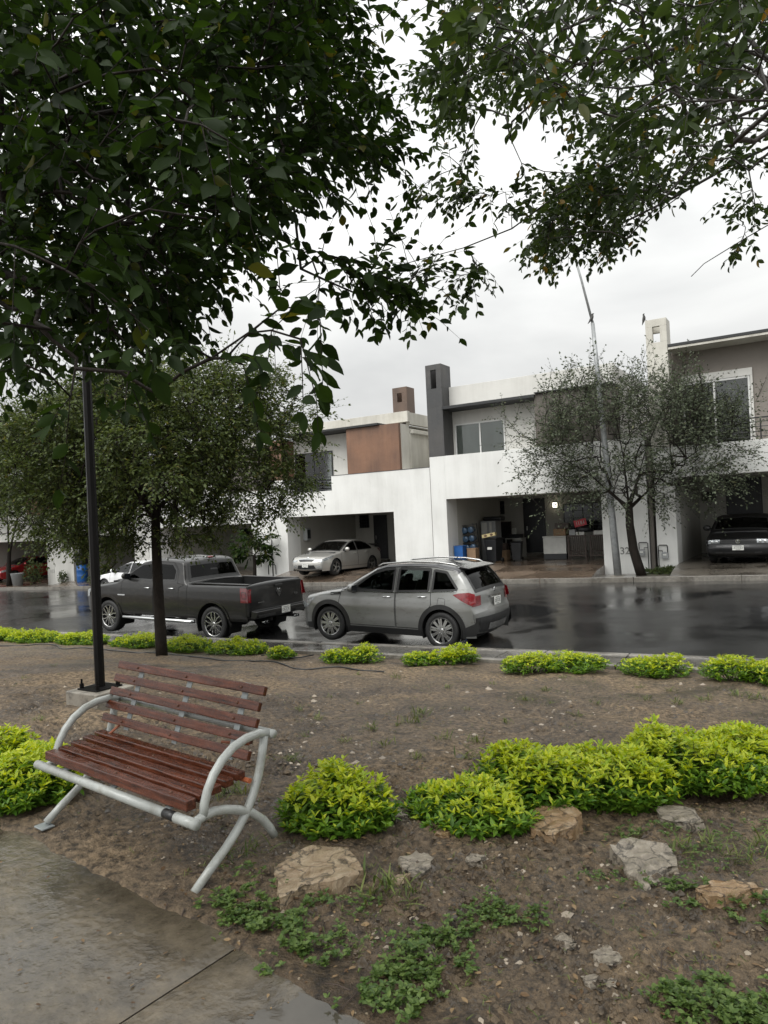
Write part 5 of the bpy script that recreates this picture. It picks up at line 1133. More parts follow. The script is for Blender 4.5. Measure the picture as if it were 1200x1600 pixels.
# ================================================================== LAMP POST by the bench
def make_post():
    p = onsoil(142, 1106); x, y = float(p[0])-.05, float(p[1])+.15; z = float(soil_z(x, y))
    t = empty('lamp_post', (x, y, z), 0, 'tall black square lamp post on a concrete block behind the bench', 'lamp post')
    b = MB(); b.box(-.24, -.22, -.15, .24, .22, .155); b.build('base_block', M['basecon'], t, .012)
    b = MB(); b.box(-.15, -.15, .157, .15, .15, .172); b.build('base_plate', M['blackmetal'], t, .002)
    for sx in (-1, 1):
        for sy in (-1, 1):
            b = MB(); b.lathe([(0, .26), (.010, .26), (.010, .215), (.021, .215), (.021, .173), (0, .173)], 6, Matrix.Translation((sx*.12, sy*.12, 0))); b.build('anchor_bolt', M['blackmetal'], t)
    b = MB(); n = 24
    b.smooth = False
    b.tube([(0, 0, .17), (0, 0, 2.2), (0, 0, 4.3)], [.048, .046, .043], 8); b.build('pole', M['blackmetal'], t)
    b = MB(); b.smooth = True; b.lathe([(.0, 4.62), (.05, 4.60), (.20, 4.52), (.22, 4.48), (.12, 4.46), (.10, 4.34), (.07, 4.30)], 20); b.build('lantern', M['blackmetal'], t)
    b = MB(); b.smooth = True; b.lathe([(.11, 4.455), (.09, 4.40), (0, 4.38)], 16); b.build('diffuser', M['whitep'], t)
    b = MB(); b.box(-.02, -.0605, 1.3, .02, -.055, 1.36) if 0 else None
make_post()
# ================================================================== FAR STREET LAMP AND BIRDS
def far_pole():
    Y = 23.25; base = AY(966, 906, Y); z0 = float(road_z(base[0]))+.12; base[2] = z0; top = AY(926, 505, Y); t2 = AY(908, 436, Y); t3 = AY(893, 385, Y-.2)
    t = empty('street_lamp', tuple(base), 0, 'tall leaning galvanised street lamp pole behind the grey green tree', 'street lamp')
    L_ = lambda p: tuple(np.array(p)-base)
    b = MB(); b.smooth = True; b.tube([L_(base+(top-base)*f) for f in np.linspace(0, 1, 6)], np.linspace(.125, .062, 6), 12); b.build('pole', M['galv'], t)
    b = MB(); b.smooth = True; b.tube([L_(top), L_(t2), L_(t3)], [.042, .036, .034], 8); b.build('arm', M['galv'], t)
    b = MB(); b.smooth = True; e = L_(t3); b.ball((e[0]-.25, e[1]-.1, e[2]+.15), .36, .15, .09, 12, Matrix.Rotation(R(25), 4, 'Y')); b.build('lamp_head', M['galv'], t)
    b = MB(); b.box(-.2, -.2, -.05, .2, .2, .02); b.build('base_plate', M['basecon'], t, .01)
    return top
ptop = far_pole()
def bird(loc, rz, tilt, label, sc=1.):
    o = MB(); o.smooth = True
    o.tube([(-.17, 0, .03), (-.13, 0, .045), (-.08, 0, .065), (-.03, 0, .085), (.02, 0, .11), (.055, 0, .14), (.075, 0, .165), (.09, 0, .185), (.112, 0, .19), (.125, 0, .187), (.145, 0, .182)], [.004, .014, .026, .040, .045, .036, .024, .026, .020, .008, .001], 10)
    t = o.build('bird', M['bird']); t.location = loc; t.rotation_euler = (0, tilt, rz); t.scale = (sc,)*3
    l = MB(); l.tube([(.0, .015, .08), (.005, .017, 0)], .004, 5); l.build('leg', M['bird'], t)
    l = MB(); l.tube([(.0, -.015, .08), (.005, -.017, 0)], .004, 5); l.build('leg', M['bird'], t)
    tag(t, label, 'bird', 'birds perched above the street')
bird((-4.55, Y_H+.06, zr(6.06)), R(20), R(-50), 'small dark bird perched on the corner of the pale column', 1.15)
bird((ptop[0]+.03, ptop[1], ptop[2]+.05), R(25), R(-30), 'small dark bird perched on the street lamp pole', 1.15)
# ================================================================== METERS on the numbered pillar
def meter(x, z, label, flip=1):
    t = empty('gas_meter', (x, Y_H-.06, z), 0, label, 'gas meter', 'gas meters on the white pillar')
    b = MB(); b.box(-.10, -.07, -.10, .10, .04, .06); b.smooth = True; b.ball((0, -.02, .06), .10, .06, .06, 8); b.build('meter_body', M['greyp'], t)
    b = MB(); b.cbox((0, -.073, .02), .10, .006, .05); b.build('dial', M['plate'], t)
    b = MB(); b.smooth = True; b.tube([(-.08*flip, 0, .06), (-.08*flip, 0, .30), (-.06*flip, 0, .33), (.16*flip, 0, .33), (.2*flip, 0, .30), (.2*flip, 0, -.55)], .016, 8); b.tube([(.08*flip, 0, .06), (.08*flip, 0, .16), (.2*flip, 0, .16)], .012, 6); b.build('pipe', M['darkframe'], t)
meter(-5.05, zr(-1.52), 'gas meter with bent dark pipe on the left side of the dark downpipe')
meter(-4.33, zr(-1.62), 'smaller gas meter low on the right side of the dark downpipe', -1)
# ================================================================== GARAGE CLUTTER (house 2)
def G(px, py, Y): return AY(px, py, Y)
def thing_box(name, label, cat, x0, x1, y0, y1, z0, z1, m, group=None, bevel=.01, extra=None):
    t = empty(name, ((x0+x1)/2, (y0+y1)/2, z0), 0, label, cat, group); w, d, h = (x1-x0)/2, (y1-y0)/2, z1-z0
    b = MB(); b.box(-w, -d, 0, w, d, h); b.build('body', M[m], t, bevel)
    return t, w, d, h
def crate(label, x0, x1, y0, y1, z0, h, m, cat='crate'):
    t = empty('storage_crate', ((x0+x1)/2, (y0+y1)/2, z0), 0, label, cat); w, d = (x1-x0)/2, (y1-y0)/2
    b = MB(); b.box(-w, -d, 0, w, d, .02); s = .018
    b.box(-w, -d, .02, w, -d+s, h); b.box(-w, d-s, .02, w, d, h); b.box(-w, -d+s, .02, -w+s, d-s, h); b.box(w-s, -d+s, .02, w, d-s, h); b.build('tub', M[m], t, .004)
    b = MB(); b.box(-w-.01, -d-.014, h-.03, w+.01, -d-.001, h); b.box(w+.001, -d, h-.03, w+.014, d, h); b.build('rim', M[m], t, .003); return t
crate('blue plastic crate just inside the left pillar of the cluttered garage', -12.08, -11.72, 24.75, 25.15, F2, float(AY(712, 853, 24.8)[2])-F2, 'bluep')
crate('brown open box beside the blue crate in the cluttered garage', -11.66, -11.30, 25.0, 25.35, F2, float(AY(728, 857, 25.0)[2])-F2, 'card', 'box')
def jug_rack():
    Y = 25.9; a = G(727, 822, Y); b_ = G(748, 862, Y); x0 = a[0]; w = .56
    t = empty('water_jug_rack', (x0+w/2, Y, F2), R(4), 'dark rack full of blue water jugs leaning at the left of the garage', 'rack', ry=R(-6))
    b = MB()
    for sx in (-w/2, w/2):
        for sy in (-.2, .2): b.box(sx-.015, sy-.015, 0, sx+.015, sy+.015, 1.55)
    for z in (.1, .45, .80, 1.15, 1.5): b.box(-w/2, -.2, z, w/2, .2, z+.02)
    b.build('rack_frame', M['blackp'], t)
    for i in range(4):
        for j in range(2):
            b = MB(); b.smooth = True; z = .265+.35*i
            b.lathe([(.0, -.22), (.04, -.22), (.045, -.17), (.12, -.12), (.13, 0), (.125, .04), (.13, .08), (.13, .16), (.10, .19), (0, .19)], 16, Matrix.Translation((-.135+.27*j, 0, z)) @ Matrix.Rotation(R(90), 4, 'X') @ Matrix.Rotation(R(180), 4, 'X') @ Matrix.Rotation(R(180), 4, 'X'))
            b.build('water_jug', M['bluejug'], t)
jug_rack()
t, w, d, h = thing_box('storage_cabinet', 'tall grey cabinet with pale edge strip standing behind the black wheeled bin', 'cabinet', -12.0, -11.35, 27.2, 27.8, F2, F2+1.62, 'greyp')
b = MB(); b.box(.06, -d-.02, .05, .16, -d-.002, h-.05); b.build('door_edge', M['whitep'], t); b = MB(); b.box(-w+.05, -d-.025, 1.05, -.05, -d-.002, h-.06); b.build('door_panel', M['whitep'], t, .004)
thing_box('dark_sack', 'dark bundle lying on top of the tall grey cabinet', 'bundle', -11.95, -11.1, 27.25, 27.75, F2+1.622, F2+1.80, 'blackp', bevel=.07)
def wheelie(label, x, y, z0, m, s=1., lidopen=False, rz=0, nm='wheeled_bin'):
    t = empty(nm, (x, y, z0), rz, label, 'bin', sc=s)
    b = MB(); lo = [(-.22, -.25), (.22, -.25), (.22, .22), (-.22, .22)]; hi = [(-.29, -.33), (.29, -.33), (.29, .30), (-.29, .30)]
    b.add([(p[0], p[1], .06) for p in lo]+[(p[0], p[1], .98) for p in hi], [(3, 2, 1, 0), (4, 5, 6, 7)]+[(i, (i+1) % 4, 4+(i+1) % 4, 4+i) for i in range(4)]); b.build('bin_body', M[m], t, .02, 3)
    b = MB()
    if lidopen: b.prism([(.30, .98), (.34, 1.0), (.30, 1.52), (.24, 1.5)], -.29, .29, 'x')
    else: b.prism([(-.36, .99), (.34, .99), (.34, 1.03), (0, 1.07), (-.30, 1.04)], -.31, .31, 'x')
    b.build('lid', M['blackp'], t, .015, 3)
    for sx in (-1, 1):
        b = MB(); b.smooth = True; b.lathe([(.0, -.025), (.10, -.025), (.105, 0), (.10, .025), (0, .025)], 20, Matrix.Translation((sx*.25, .24, .105)) @ Matrix.Rotation(R(90), 4, 'Y')); b.build('wheel', M['rubber'], t)
    return t
wb = wheelie('black wheeled bin with a small white sticker in the cluttered garage', -10.95, 26.0, F2, 'blackp', .92, rz=R(-8))
b = MB(); b.cbox((-.03, -.315, .62), .22, .006, .11, 0, R(-5)); b.build('sticker', M['plate'], wb)
t = empty('cardboard_tray', (-11.05, 25.85, F2+1.02), R(8), 'pale yellow tray resting tilted on the black wheeled bin', 'tray', ry=R(-10))
b = MB(); b.box(-.27, -.14, .0, .27, .14, .13); b.build('tray', M['yellow'], t, .008)
b = MB(); b.smooth = True; b.ball((-.12, -.145, .065), .06, .008, .045, 8); b.ball((.12, -.145, .065), .06, .008, .045, 8); b.build('printed_spot', M['rust'], t)
t, w, d, h = thing_box('side_table', 'white side table against the back wall beside the dark door', 'table', -12.1+.55, -11.55+.55+.1, 28.9, 29.5, F2, F2+.05, 'whitep')
t.name = 'side_table'
b = MB(); b.box(-w-.1, -d, .78, w, d, .82); b.box(-.02, -d, .05, w-.01, d-.01, .78); b.box(-w-.08, -d, 0, -w-.04, -d+.04, .78); b.build('cabinet', M['whitep'], t, .006)
b = MB(); b.box(-.0, -d-.012, .09, w-.03, -d-.002, .74); b.build('door', M['greyp'], t, .004)
thing_box('dark_case', 'flat dark case lying on the white side table', 'case', -11.55, -11.0, 28.95, 29.4, F2+.822, F2+.98, 'blackp')
t = empty('picture_board', (-12.0, 29.45, F2+.55), 0, 'dark brown framed board leaning on the back wall under the barred window', 'board', ry=0)
b = MB(); b.box(-.42, -.03, 0, .42, .0, .95); b.build('panel', M['blackp'], t); b = MB()
b.box(-.46, -.06, -.04, -.42, .01, .99); b.box(.42, -.06, -.04, .46, .01, .99); b.box(-.42, -.06, .95, .42, .01, .99); b.box(-.42, -.06, -.04, .42, .01, 0); b.build('frame', M['woodd'], t)
t = empty('old_stool', (-12.0, 29.25, F2), 0, 'dark stool carrying the framed board', 'stool')
b = MB(); b.box(-.4, -.2, .46, .4, .2, .505); b.build('seat', M['woodd'], t)
for sx in (-.35, .35):
    for sy in (-.15, .15): b = MB(); b.box(sx-.02, sy-.02, 0, sx+.02, sy+.02, .46); b.build('leg', M['woodd'], t)
a = G(848, 838, 27.3); c_ = G(884, 838, 27.3)
t, w, d, h = thing_box('chest_freezer', 'white chest freezer on a black base right of the dark door', 'freezer', a[0], c_[0], 27.3, 27.9, F2+.22, F2+.86, 'whitep', bevel=.02)
b = MB(); b.box(-w+.01, -d+.01, -.21, w-.01, d-.01, -.002); b.build('base', M['blackp'], t); b = MB(); b.box(-w-.01, -d-.02, h+.002, w+.01, d, h+.06); b.build('lid', M['whitep'], t, .01)
thing_box('cardboard_box', 'brown cardboard box standing on the white chest freezer', 'box', a[0]+.42, c_[0]-.02, 27.35, 27.8, F2+.925, F2+1.20, 'card')
thing_box('dark_tray', 'small dark framed tray leaning on top of the cardboard box', 'tray', a[0]+.48, c_[0]+.1, 27.4, 27.7, F2+1.202, F2+1.42, 'woodd')
def slat_chair(x0, x1, Y, label):
    w = (x1-x0)/2; t = empty('wooden_chair', ((x0+x1)/2, Y, F2), 0, label, 'chair', 'slatted wooden chairs in the garage')
    b = MB(); b.box(-w, -.02, .30, w, .22, .34); b.build('seat', M['woodd'], t)
    b = MB()
    n = 9
    for i in range(n): x = -w+.03+(2*w-.06)*i/(n-1); b.box(x-.012, -.05, .18, x+.012, -.025, .88)
    b.box(-w, -.052, .88, w, -.02, .94); b.box(-w, -.052, .13, w, -.02, .18); b.build('slatted_side', M['woodd'], t)
    for sx in (-1, 1):
        for sy in (-.04, .22): b = MB(); b.box(sx*w-.02, sy-.02, 0, sx*w+.02, sy+.02, .94 if sy < 0 else .34); b.build('leg', M['woodd'], t)
slat_chair(-8.35, -7.68, 27.2, 'slatted dark wooden chair next to the white chest freezer')
slat_chair(-7.50, -6.85, 27.2, 'slatted dark wooden chair nearest the numbered pillar')
thing_box('white_tub', 'white plastic tub standing left on the slatted chairs', 'tub', -8.30, -8.06, 27.15, 27.38, F2+.942, F2+1.16, 'greyp')
thing_box('white_tray', 'low white tray on the slatted chair beside the white tub', 'tray', -8.03, -7.70, 27.12, 27.4, F2+.942, F2+1.06, 'whitep')
thing_box('white_tray', 'low white tray on the slatted chair nearest the numbered pillar', 'tray', -7.35, -7.0, 27.12, 27.4, F2+.942, F2+1.10, 'whitep')
t = empty('red_sign_board', (-7.86, 27.30, F2+1.28), 0, 'red board with pale upright strokes propped above the slatted chairs', 'sign', ry=R(-12))
b = MB(); b.box(-.24, -.012, 0, .24, .012, .26); b.build('board', M['redp'], t)
b = MB()
for x in (-.14, -.06, .02, .06, .14): b.box(x-.010, -.016, .06, x+.010, -.0125, .20)
b.build('lettering', M['whitep'], t)
t = empty('dark_cloth_pile', (-7.75, 27.3, F2+1.06), 0, 'dark heap of folded cloth on the slatted chairs', 'cloth')
b = MB(); b.smooth = True; b.ball((0, 0, .10), .30, .13, .12, 8); b.build('cloth', M['blackp'], t)
t = empty('wall_lamp', (G(868, 789, 29.78)[0], 29.75, G(868, 789, 29.78)[2]), 0, 'lit square wall lamp beside the dark garage door', 'wall lamp')
b = MB(); b.box(-.10, -.02, -.12, .10, .048, .12); b.build('back_plate', M['greyp'], t); b = MB(); b.box(-.085, -.10, -.10, .085, -.021, .10); b.build('shade', M['lamp'], t, .01)
t = empty('utility_box', (-19.86, 24.45+1.2, zr(-.55)), 0, 'small grey electric box on the left wall of the silver sedan garage', 'electric box')
b = MB(); b.box(-.01-.11, -.15, -.28, .11, .15, .28); b.build('case', M['greyp'], t, .01); b = MB(); b.box(.112, -.11, -.2, .118, .11, .2); b.build('door', M['blackp'], t)
thing_box('cardboard_box', 'brown cardboard box on the floor between the jug rack and the grey cabinet', 'box', -11.55+.25, -11.0+.2, 26.9, 27.3, F2+.002, F2+.42, 'card')
thing_box('dark_basket', 'dark square basket stacked on the brown floor box', 'basket', -11.25, -10.85, 26.95, 27.25, F2+.424, F2+.70, 'woodd')
thing_box('paper_bag', 'pale paper bag standing on the dark case of the white side table', 'bag', -11.40, -11.18, 29.05, 29.25, F2+.982, F2+1.25, 'whitep', bevel=.04)
wheelie('smaller dark wheeled bin between the black bin and the white side table', -10.35, 26.9, F2, 'blackp', .72, rz=R(10))
# ---- left pillar meters / pipe
t = empty('standpipe', (G(426, 860, Y_H)[0], Y_H-.05, zr(-1.95)), 0, 'thin dark standpipe with a low hoop on the pale wall behind the pickup', 'pipe')
b = MB(); b.smooth = True; b.tube([(0, 0, -.5), (0, 0, 1.25)], .02, 8); b.build('pipe', M['darkframe'], t)
b = MB(); b.smooth = True; b.tube([(-.25, 0, -.3), (-.25, 0, .08), (-.20, 0, .13), (.12, 0, .13), (.17, 0, .08), (.17, 0, -.3)], .018, 8); b.build('hoop', M['darkframe'], t)
text('1265', .24, (G(401, 884, Y_H)[0]-h1.location[0]*0-0, 0, 0), M['faded'], None, name='house_number').location = (0, Y_H-.006, float(G(401, 884, Y_H)[2]))
o = bpy.data.objects['house_number.001'] if 'house_number.001' in bpy.data.objects else None
hl = [q for q in bpy.data.objects if q.name == 'house' or q.name.startswith('house.')]
h0 = sorted([q for q in hl if -26 < q.location[0] < -24], key=lambda q: q.name)[0]; hm = sorted([q for q in hl if -34 < q.location[0] < -32], key=lambda q: q.name)[0]
hh = sorted([q for q in hl if q.location[0] < -40], key=lambda q: q.name)[0]
if o: o.parent = h0; o.location = (0-h0.location[0], Y_H-.006-h0.location[1], o.location[2]-h0.location[2])
p = G(82, 893, Y_H); o = text('103', .28, (0, 0, 0), M['faded'], hh, name='house_number'); o.location = (p[0]-hh.location[0], Y_H-.006-hh.location[1], p[2]-hh.location[2])
# ================================================================== THINGS at the far left
p = G(128, 905, 24.1); zz = float(road_z(p[0]))*.4+zr(-2.60)*.6+.06
t = empty('blue_barrel', (float(p[0])+.05, 24.1, zz), 0, 'blue plastic barrel topped by a dark sack in the far carport', 'barrel')
b = MB(); b.smooth = True; b.lathe([(0, 0), (.27, 0), (.29, .05), (.29, .3), (.30, .32), (.29, .34), (.29, .62), (.30, .64), (.29, .66), (.28, .92), (0, .92)], 24); b.build('drum', M['bluep'], t)
b = MB(); b.box(-.30, -.24, .93, .30, .24, 1.62); b.build('sack', M['blackp'], t, .12, 4)
p = G(20, 918, 23.0)
t = empty('planter_pot', (float(p[0]), 23.3, float(road_z(p[0]))+.12), 0, 'grey tapered plant pot at the kerb by the red car', 'plant pot')
b = MB(); b.smooth = True; b.lathe([(0, 0), (.24, 0), (.36, .72), (.38, .74), (.33, .74), (.31, .68), (0, .66)], 20); b.build('pot', M['greyp'], t)
# ================================================================== DRIP HOSE beside the far shrubs
def hose():
    pts = []
    for px, py in [(-60, 1010), (20, 1010), (90, 1012), (150, 1018), (200, 1020), (240, 1024), (300, 1030), (360, 1034), (410, 1037), (470, 1043), (530, 1046), (580, 1050), (600, 1052)]:
        p = on_ground(px, py); pts.append(p)
    P = []
    for a, c in zip(pts[:-1], pts[1:]):
        for f in np.linspace(0, 1, 8, endpoint=False):
            q = a+(c-a)*f; q[1] += .05*math.sin(q[0]*3.1)+.03*math.sin(q[0]*7); q[2] = soil_z(q[0], q[1])+.015+.012*math.sin(q[0]*5); P.append(q)
    b = MB(); b.smooth = True; b.tube(P, .012, 6); o = b.build('drip_hose', M['hose']); tag(o, 'thin black irrigation hose lying on the soil in front of the low shrub row', 'hose')
    P = []
    for px, py in [(408, 1019), (425, 1017), (445, 1023), (470, 1022), (490, 1018)]:
        q = onsoil(px, py+8); q[2] = soil_z(q[0], q[1])+.03; P.append(q)
    b = MB(); b.smooth = True; b.tube(P, .011, 6); o = b.build('drip_hose', M['hose']); tag(o, 'short loose end of dark hose by the kerb next to the smallest round shrub', 'hose')
hose()
# ================================================================== FOLIAGE
def leaves_arrays(P, D, N, L, W, simple=False, curl=.12):
    """n leaves -> vertices, quads.  P base, D direction, N normal"""
    D = D/np.linalg.norm(D, axis=1)[:, None]; S = np.cross(D, N); S /= np.linalg.norm(S, axis=1)[:, None]+1e-9; N = np.cross(S, D)
    L = L[:, None]; W = W[:, None]; n = len(P)
    if simple:
        V = np.stack([P, P+D*L*.45+S*W*.5+N*L*.06, P+D*L-N*L*curl, P+D*L*.45-S*W*.5+N*L*.06], 1)
        F = np.arange(n)[:, None]*4+np.array([0, 1, 2, 3]); return V.reshape(-1, 3), F
    cu = curl*(.4+1.2*np.random.default_rng(len(P)).random((n, 1)))
    prof = [(.14, .26), (.36, .47), (.60, .44), (.82, .24)]; cols = [P]
    for t, w in prof: cols.append(P+D*L*t+S*W*w+N*(W*.15-L*cu*t*t))
    cols.append(P+D*L-N*L*cu)
    for t, w in prof: cols.append(P+D*L*t-S*W*w+N*(W*.15-L*cu*t*t))
    for t in (.36, .70): cols.append(P+D*L*t-N*L*cu*t*t)
    V = np.stack(cols, 1); b = np.arange(n)[:, None]*12
    F4 = np.concatenate([b+np.array(q) for q in ([0, 10, 2, 1], [0, 6, 7, 10], [10, 11, 3, 2], [10, 7, 8, 11], [11, 5, 4, 3], [11, 8, 9, 5])]); F3 = np.zeros((0, 3), int)
    return V.reshape(-1, 3), F4, F3
def rnd_dir(n, r): v = r.normal(size=(n, 3)); return v/np.linalg.norm(v, axis=1)[:, None]
class Skel:
    def __init__(s): s.p = []; s.par = []
    def chain(s, pts, start=-1, seg=.2):
        prev = start
        pts = [np.array(p, float) for p in pts]; first = True
        for i, p in enumerate(pts):
            if i == 0:
                if start < 0: s.p.append(p); s.par.append(-1); prev = len(s.p)-1
                continue
            a = s.p[prev]; n = max(1, int(np.linalg.norm(p-a)/seg))
            for k in range(1, n+1): s.p.append(a+(p-a)*k/n); s.par.append(prev); prev = len(s.p)-1
        return prev
    def grow(s, targets, r, seg=.2, jit=.25, lift=.0, root=None):
        root = s.p[0] if root is None else root
        T = targets[np.argsort(np.linalg.norm(targets-root, axis=1))]
        tips = []
        for t in T:
            A = np.array(s.p); d = np.linalg.norm(A-t, axis=1)
            # prefer nodes that are closer to the root than the target
            d = d+.35*np.maximum(0, np.linalg.norm(A-root, axis=1)-np.linalg.norm(t-root)*.92)
            k = int(np.argmin(d)); a = s.p[k]; v = t-a; D = np.linalg.norm(v)
            if D < seg*.5: tips.append(k); continue
            n = max(2, int(D/seg)); prev = k; side = np.cross(v/D, rnd_dir(1, r)[0])*D*jit*r.random()
            for q in range(1, n+1):
                f = q/n; p = a+v*f+side*math.sin(math.pi*f)+np.array([0, 0, lift*D*math.sin(math.pi*f)])+r.normal(0, .012*seg*3, 3)*(f < 1)
                s.p.append(p); s.par.append(prev); prev = len(s.p)-1
            tips.append(prev)
        return tips
    def radii(s, rt, e=.42, rmax=9):
        n = len(s.p); cnt = np.zeros(n); hasch = np.zeros(n, bool)
        for i in range(n-1, -1, -1):
            if not hasch[i]: cnt[i] = max(cnt[i], 1)
            if s.par[i] >= 0: cnt[s.par[i]] += cnt[i]; hasch[s.par[i]] = True
        s.cnt = cnt; return np.minimum(rt*cnt**e, rmax)
    def mesh(s, b, rad, nmin=5, nbig=12):
        ch = {}
        for i, p in enumerate(s.par):
            if p >= 0: ch.setdefault(p, []).append(i)
        stack = [(None, 0)]
        while stack:
            st, i = stack.pop(); path = []; rr = []
            if st is not None: path.append(s.p[st]); rr.append(min(rad[st], rad[i]*1.25))
            cur = i
            while True:
                path.append(s.p[cur]); rr.append(rad[cur]); c = ch.get(cur, [])
                if not c: break
                m = max(c, key=lambda q: s.cnt[q])
                for q in c:
                    if q != m: stack.append((cur, q))
                cur = m
            if len(path) > 1: b.tube(path, rr, nbig if rr[0] > .04 else nmin, cap=True)
def px_targets(poly, n, d0, d1, r, dens=None):
    """random points of the air that lie inside an outline seen from the path, spread through a depth range"""
    P = np.array(poly, float); out = []
    lo, hi = P.min(0), P.max(0)
    while len(out) < n:
        x, y = lo+(hi-lo)*r.random(2)
        if inside(x, y, poly) and (dens is None or r.random() < dens(x, y)):
            out.append(AD(x, y, d0+(d1-d0)*r.random()))
    return np.array(out)
def twig_leaves(S, idx, r, per, tl, lf, leafL, ratio, droop, spread, leafn, up=.5, jl=.3, cone=1.0):
    """leafy shoots along given skeleton nodes: leaf arrays and the shoots' own 3-sided stems"""
    A = np.array(S.p); par = np.array(S.par); idx = np.array(idx, int)
    k = np.full(len(idx), per) if isinstance(per, int) else r.integers(per[0], per[1]+1, len(idx))
    I = np.repeat(idx, k); n = len(I); a = A[I]; base = a-A[np.maximum(par[I], 0)]; base /= np.linalg.norm(base, axis=1)[:, None]+1e-9
    dd = base*cone+rnd_dir(n, r)*spread; dd[:, 2] -= droop*r.random(n); dd /= np.linalg.norm(dd, axis=1)[:, None]
    ln = tl*(.6+.8*r.random(n)); c = a.copy(); P, D, N, L = [], [], [], []; mid = None
    for j in range(leafn+1):
        dd = dd+r.normal(0, .08, (n, 3)); dd[:, 2] -= droop*.10; dd /= np.linalg.norm(dd, axis=1)[:, None]
        if j < leafn: c = c+dd*(ln/leafn)[:, None]
        if j == leafn//2: mid = c.copy()
        side = np.cross(dd, [0, 0, 1.]); side /= np.linalg.norm(side, axis=1)[:, None]+1e-9; up_ = np.cross(side, dd)
        if j < leafn:
            sg = 1 if j % 2 else -1
            ld = dd*.55+side*sg*.85+up_*r.normal(0, .35, (n, 1)); ld[:, 2] -= .25*droop+.15*r.random(n); keep = r.random(n) > .08
            P.append(c[keep]); D.append(ld[keep]); N.append((up_*up+r.normal(0, .55, (n, 3)))[keep]); L.append((leafL*(1+jl*(r.random(n)*2-1))*(.75+.25*math.sin(math.pi*(j+1)/leafn)))[keep])
        else:
            P.append(c.copy()); D.append(dd+r.normal(0, .15, (n, 3))); N.append(r.normal(0, .4, (n, 3))+np.array([0, 0, 1.])); L.append(leafL*(1+jl*(r.random(n)*2-1)))
    P, D, N, L = map(np.concatenate, (P, D, N, L))
    sv = []
    for q, w in ((a, lf*1.3), (mid, lf), (c, lf*.5)):
        for t in range(3): sv.append(q+np.array([math.cos(t*2.1), math.sin(t*2.1), .3*math.cos(t*2.1+1)])*w)
    SV = np.stack(sv, 1).reshape(-1, 3); b0 = (np.arange(n)*9)[:, None]
    SF = np.concatenate([b0+np.array([s*3+t, s*3+(t+1) % 3, s*3+3+(t+1) % 3, s*3+3+t]) for s in (0, 1) for t in range(3)])
    return P, D, N, L, L*ratio*(.85+.3*r.random(len(L))), (SV, SF)
def build_leaves(name, arrs, m, parent, simple=False, curl=.12, bark=None):
    cat_ = lambda k: np.concatenate([a[k] for a in arrs])
    P, D, N, L, W = (cat_(k) for k in range(5)); mats = list(m) if isinstance(m, (list, tuple)) else [m]
    o = leaves_arrays(P, D, N, L, W, simple, curl); V = o[0]; F4 = o[1]; F3 = None
    if bark is not None:
        st = [a[5] for a in arrs if len(a) > 5]; off = len(V); n4 = len(F4); vs = []; fs = []
        for SV, SF in st: vs.append(SV); fs.append(SF+off); off += len(SV)
        V = np.concatenate([V]+vs); F4 = np.concatenate([F4]+fs); ml = np.concatenate([np.zeros(n4, int), np.ones(len(F4)-n4, int), np.zeros(0 if F3 is None else len(F3), int)]); mats.append(bark)
    elif len(arrs[0]) > 5: mi = cat_(5); ml = mi if simple else np.concatenate([mi]*6)
    else: ml = None
    return link(name, np_mesh(name, V, F4, F3, ml), mats, parent, smooth=not simple)
def offset_tree(t, objs):
    """geometry was laid out in world space: move it under the thing's own origin"""
    for o in objs: o.data.transform(Matrix.Translation(-Vector(t.location)))
# leaf colours
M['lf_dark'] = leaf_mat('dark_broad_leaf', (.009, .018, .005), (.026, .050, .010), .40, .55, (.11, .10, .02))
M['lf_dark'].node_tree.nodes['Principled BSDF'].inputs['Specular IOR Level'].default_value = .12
M['lf_right'] = leaf_mat('green_broad_leaf', (.017, .030, .010), (.048, .076, .020), .40, .45, (.20, .13, .03))
M['lf_mid'] = leaf_mat('small_olive_leaf', (.034, .054, .015), (.100, .128, .038), .32, .45, (.17, .15, .045))
M['lf_grey'] = leaf_mat('small_grey_green_leaf', (.045, .058, .035), (.110, .130, .080), .25, .5, (.14, .14, .07))
M['lf_far'] = leaf_mat('far_green_leaf', (.035, .055, .022), (.095, .120, .045), .3, .5)
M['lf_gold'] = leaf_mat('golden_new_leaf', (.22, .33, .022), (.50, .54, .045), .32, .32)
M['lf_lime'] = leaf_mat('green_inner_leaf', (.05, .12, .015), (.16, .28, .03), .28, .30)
M['lf_weed'] = leaf_mat('low_weed_leaf', (.045, .085, .020), (.12, .175, .045), .25, .38)
M['lf_grass'] = leaf_mat('thin_grass_blade', (.05, .085, .02), (.17, .19, .06), .25, .5)
M['litter'] = leaf_mat('fallen_leaf', (.07, .038, .018), (.24, .165, .085), .05, .5, (.36, .31, .22))
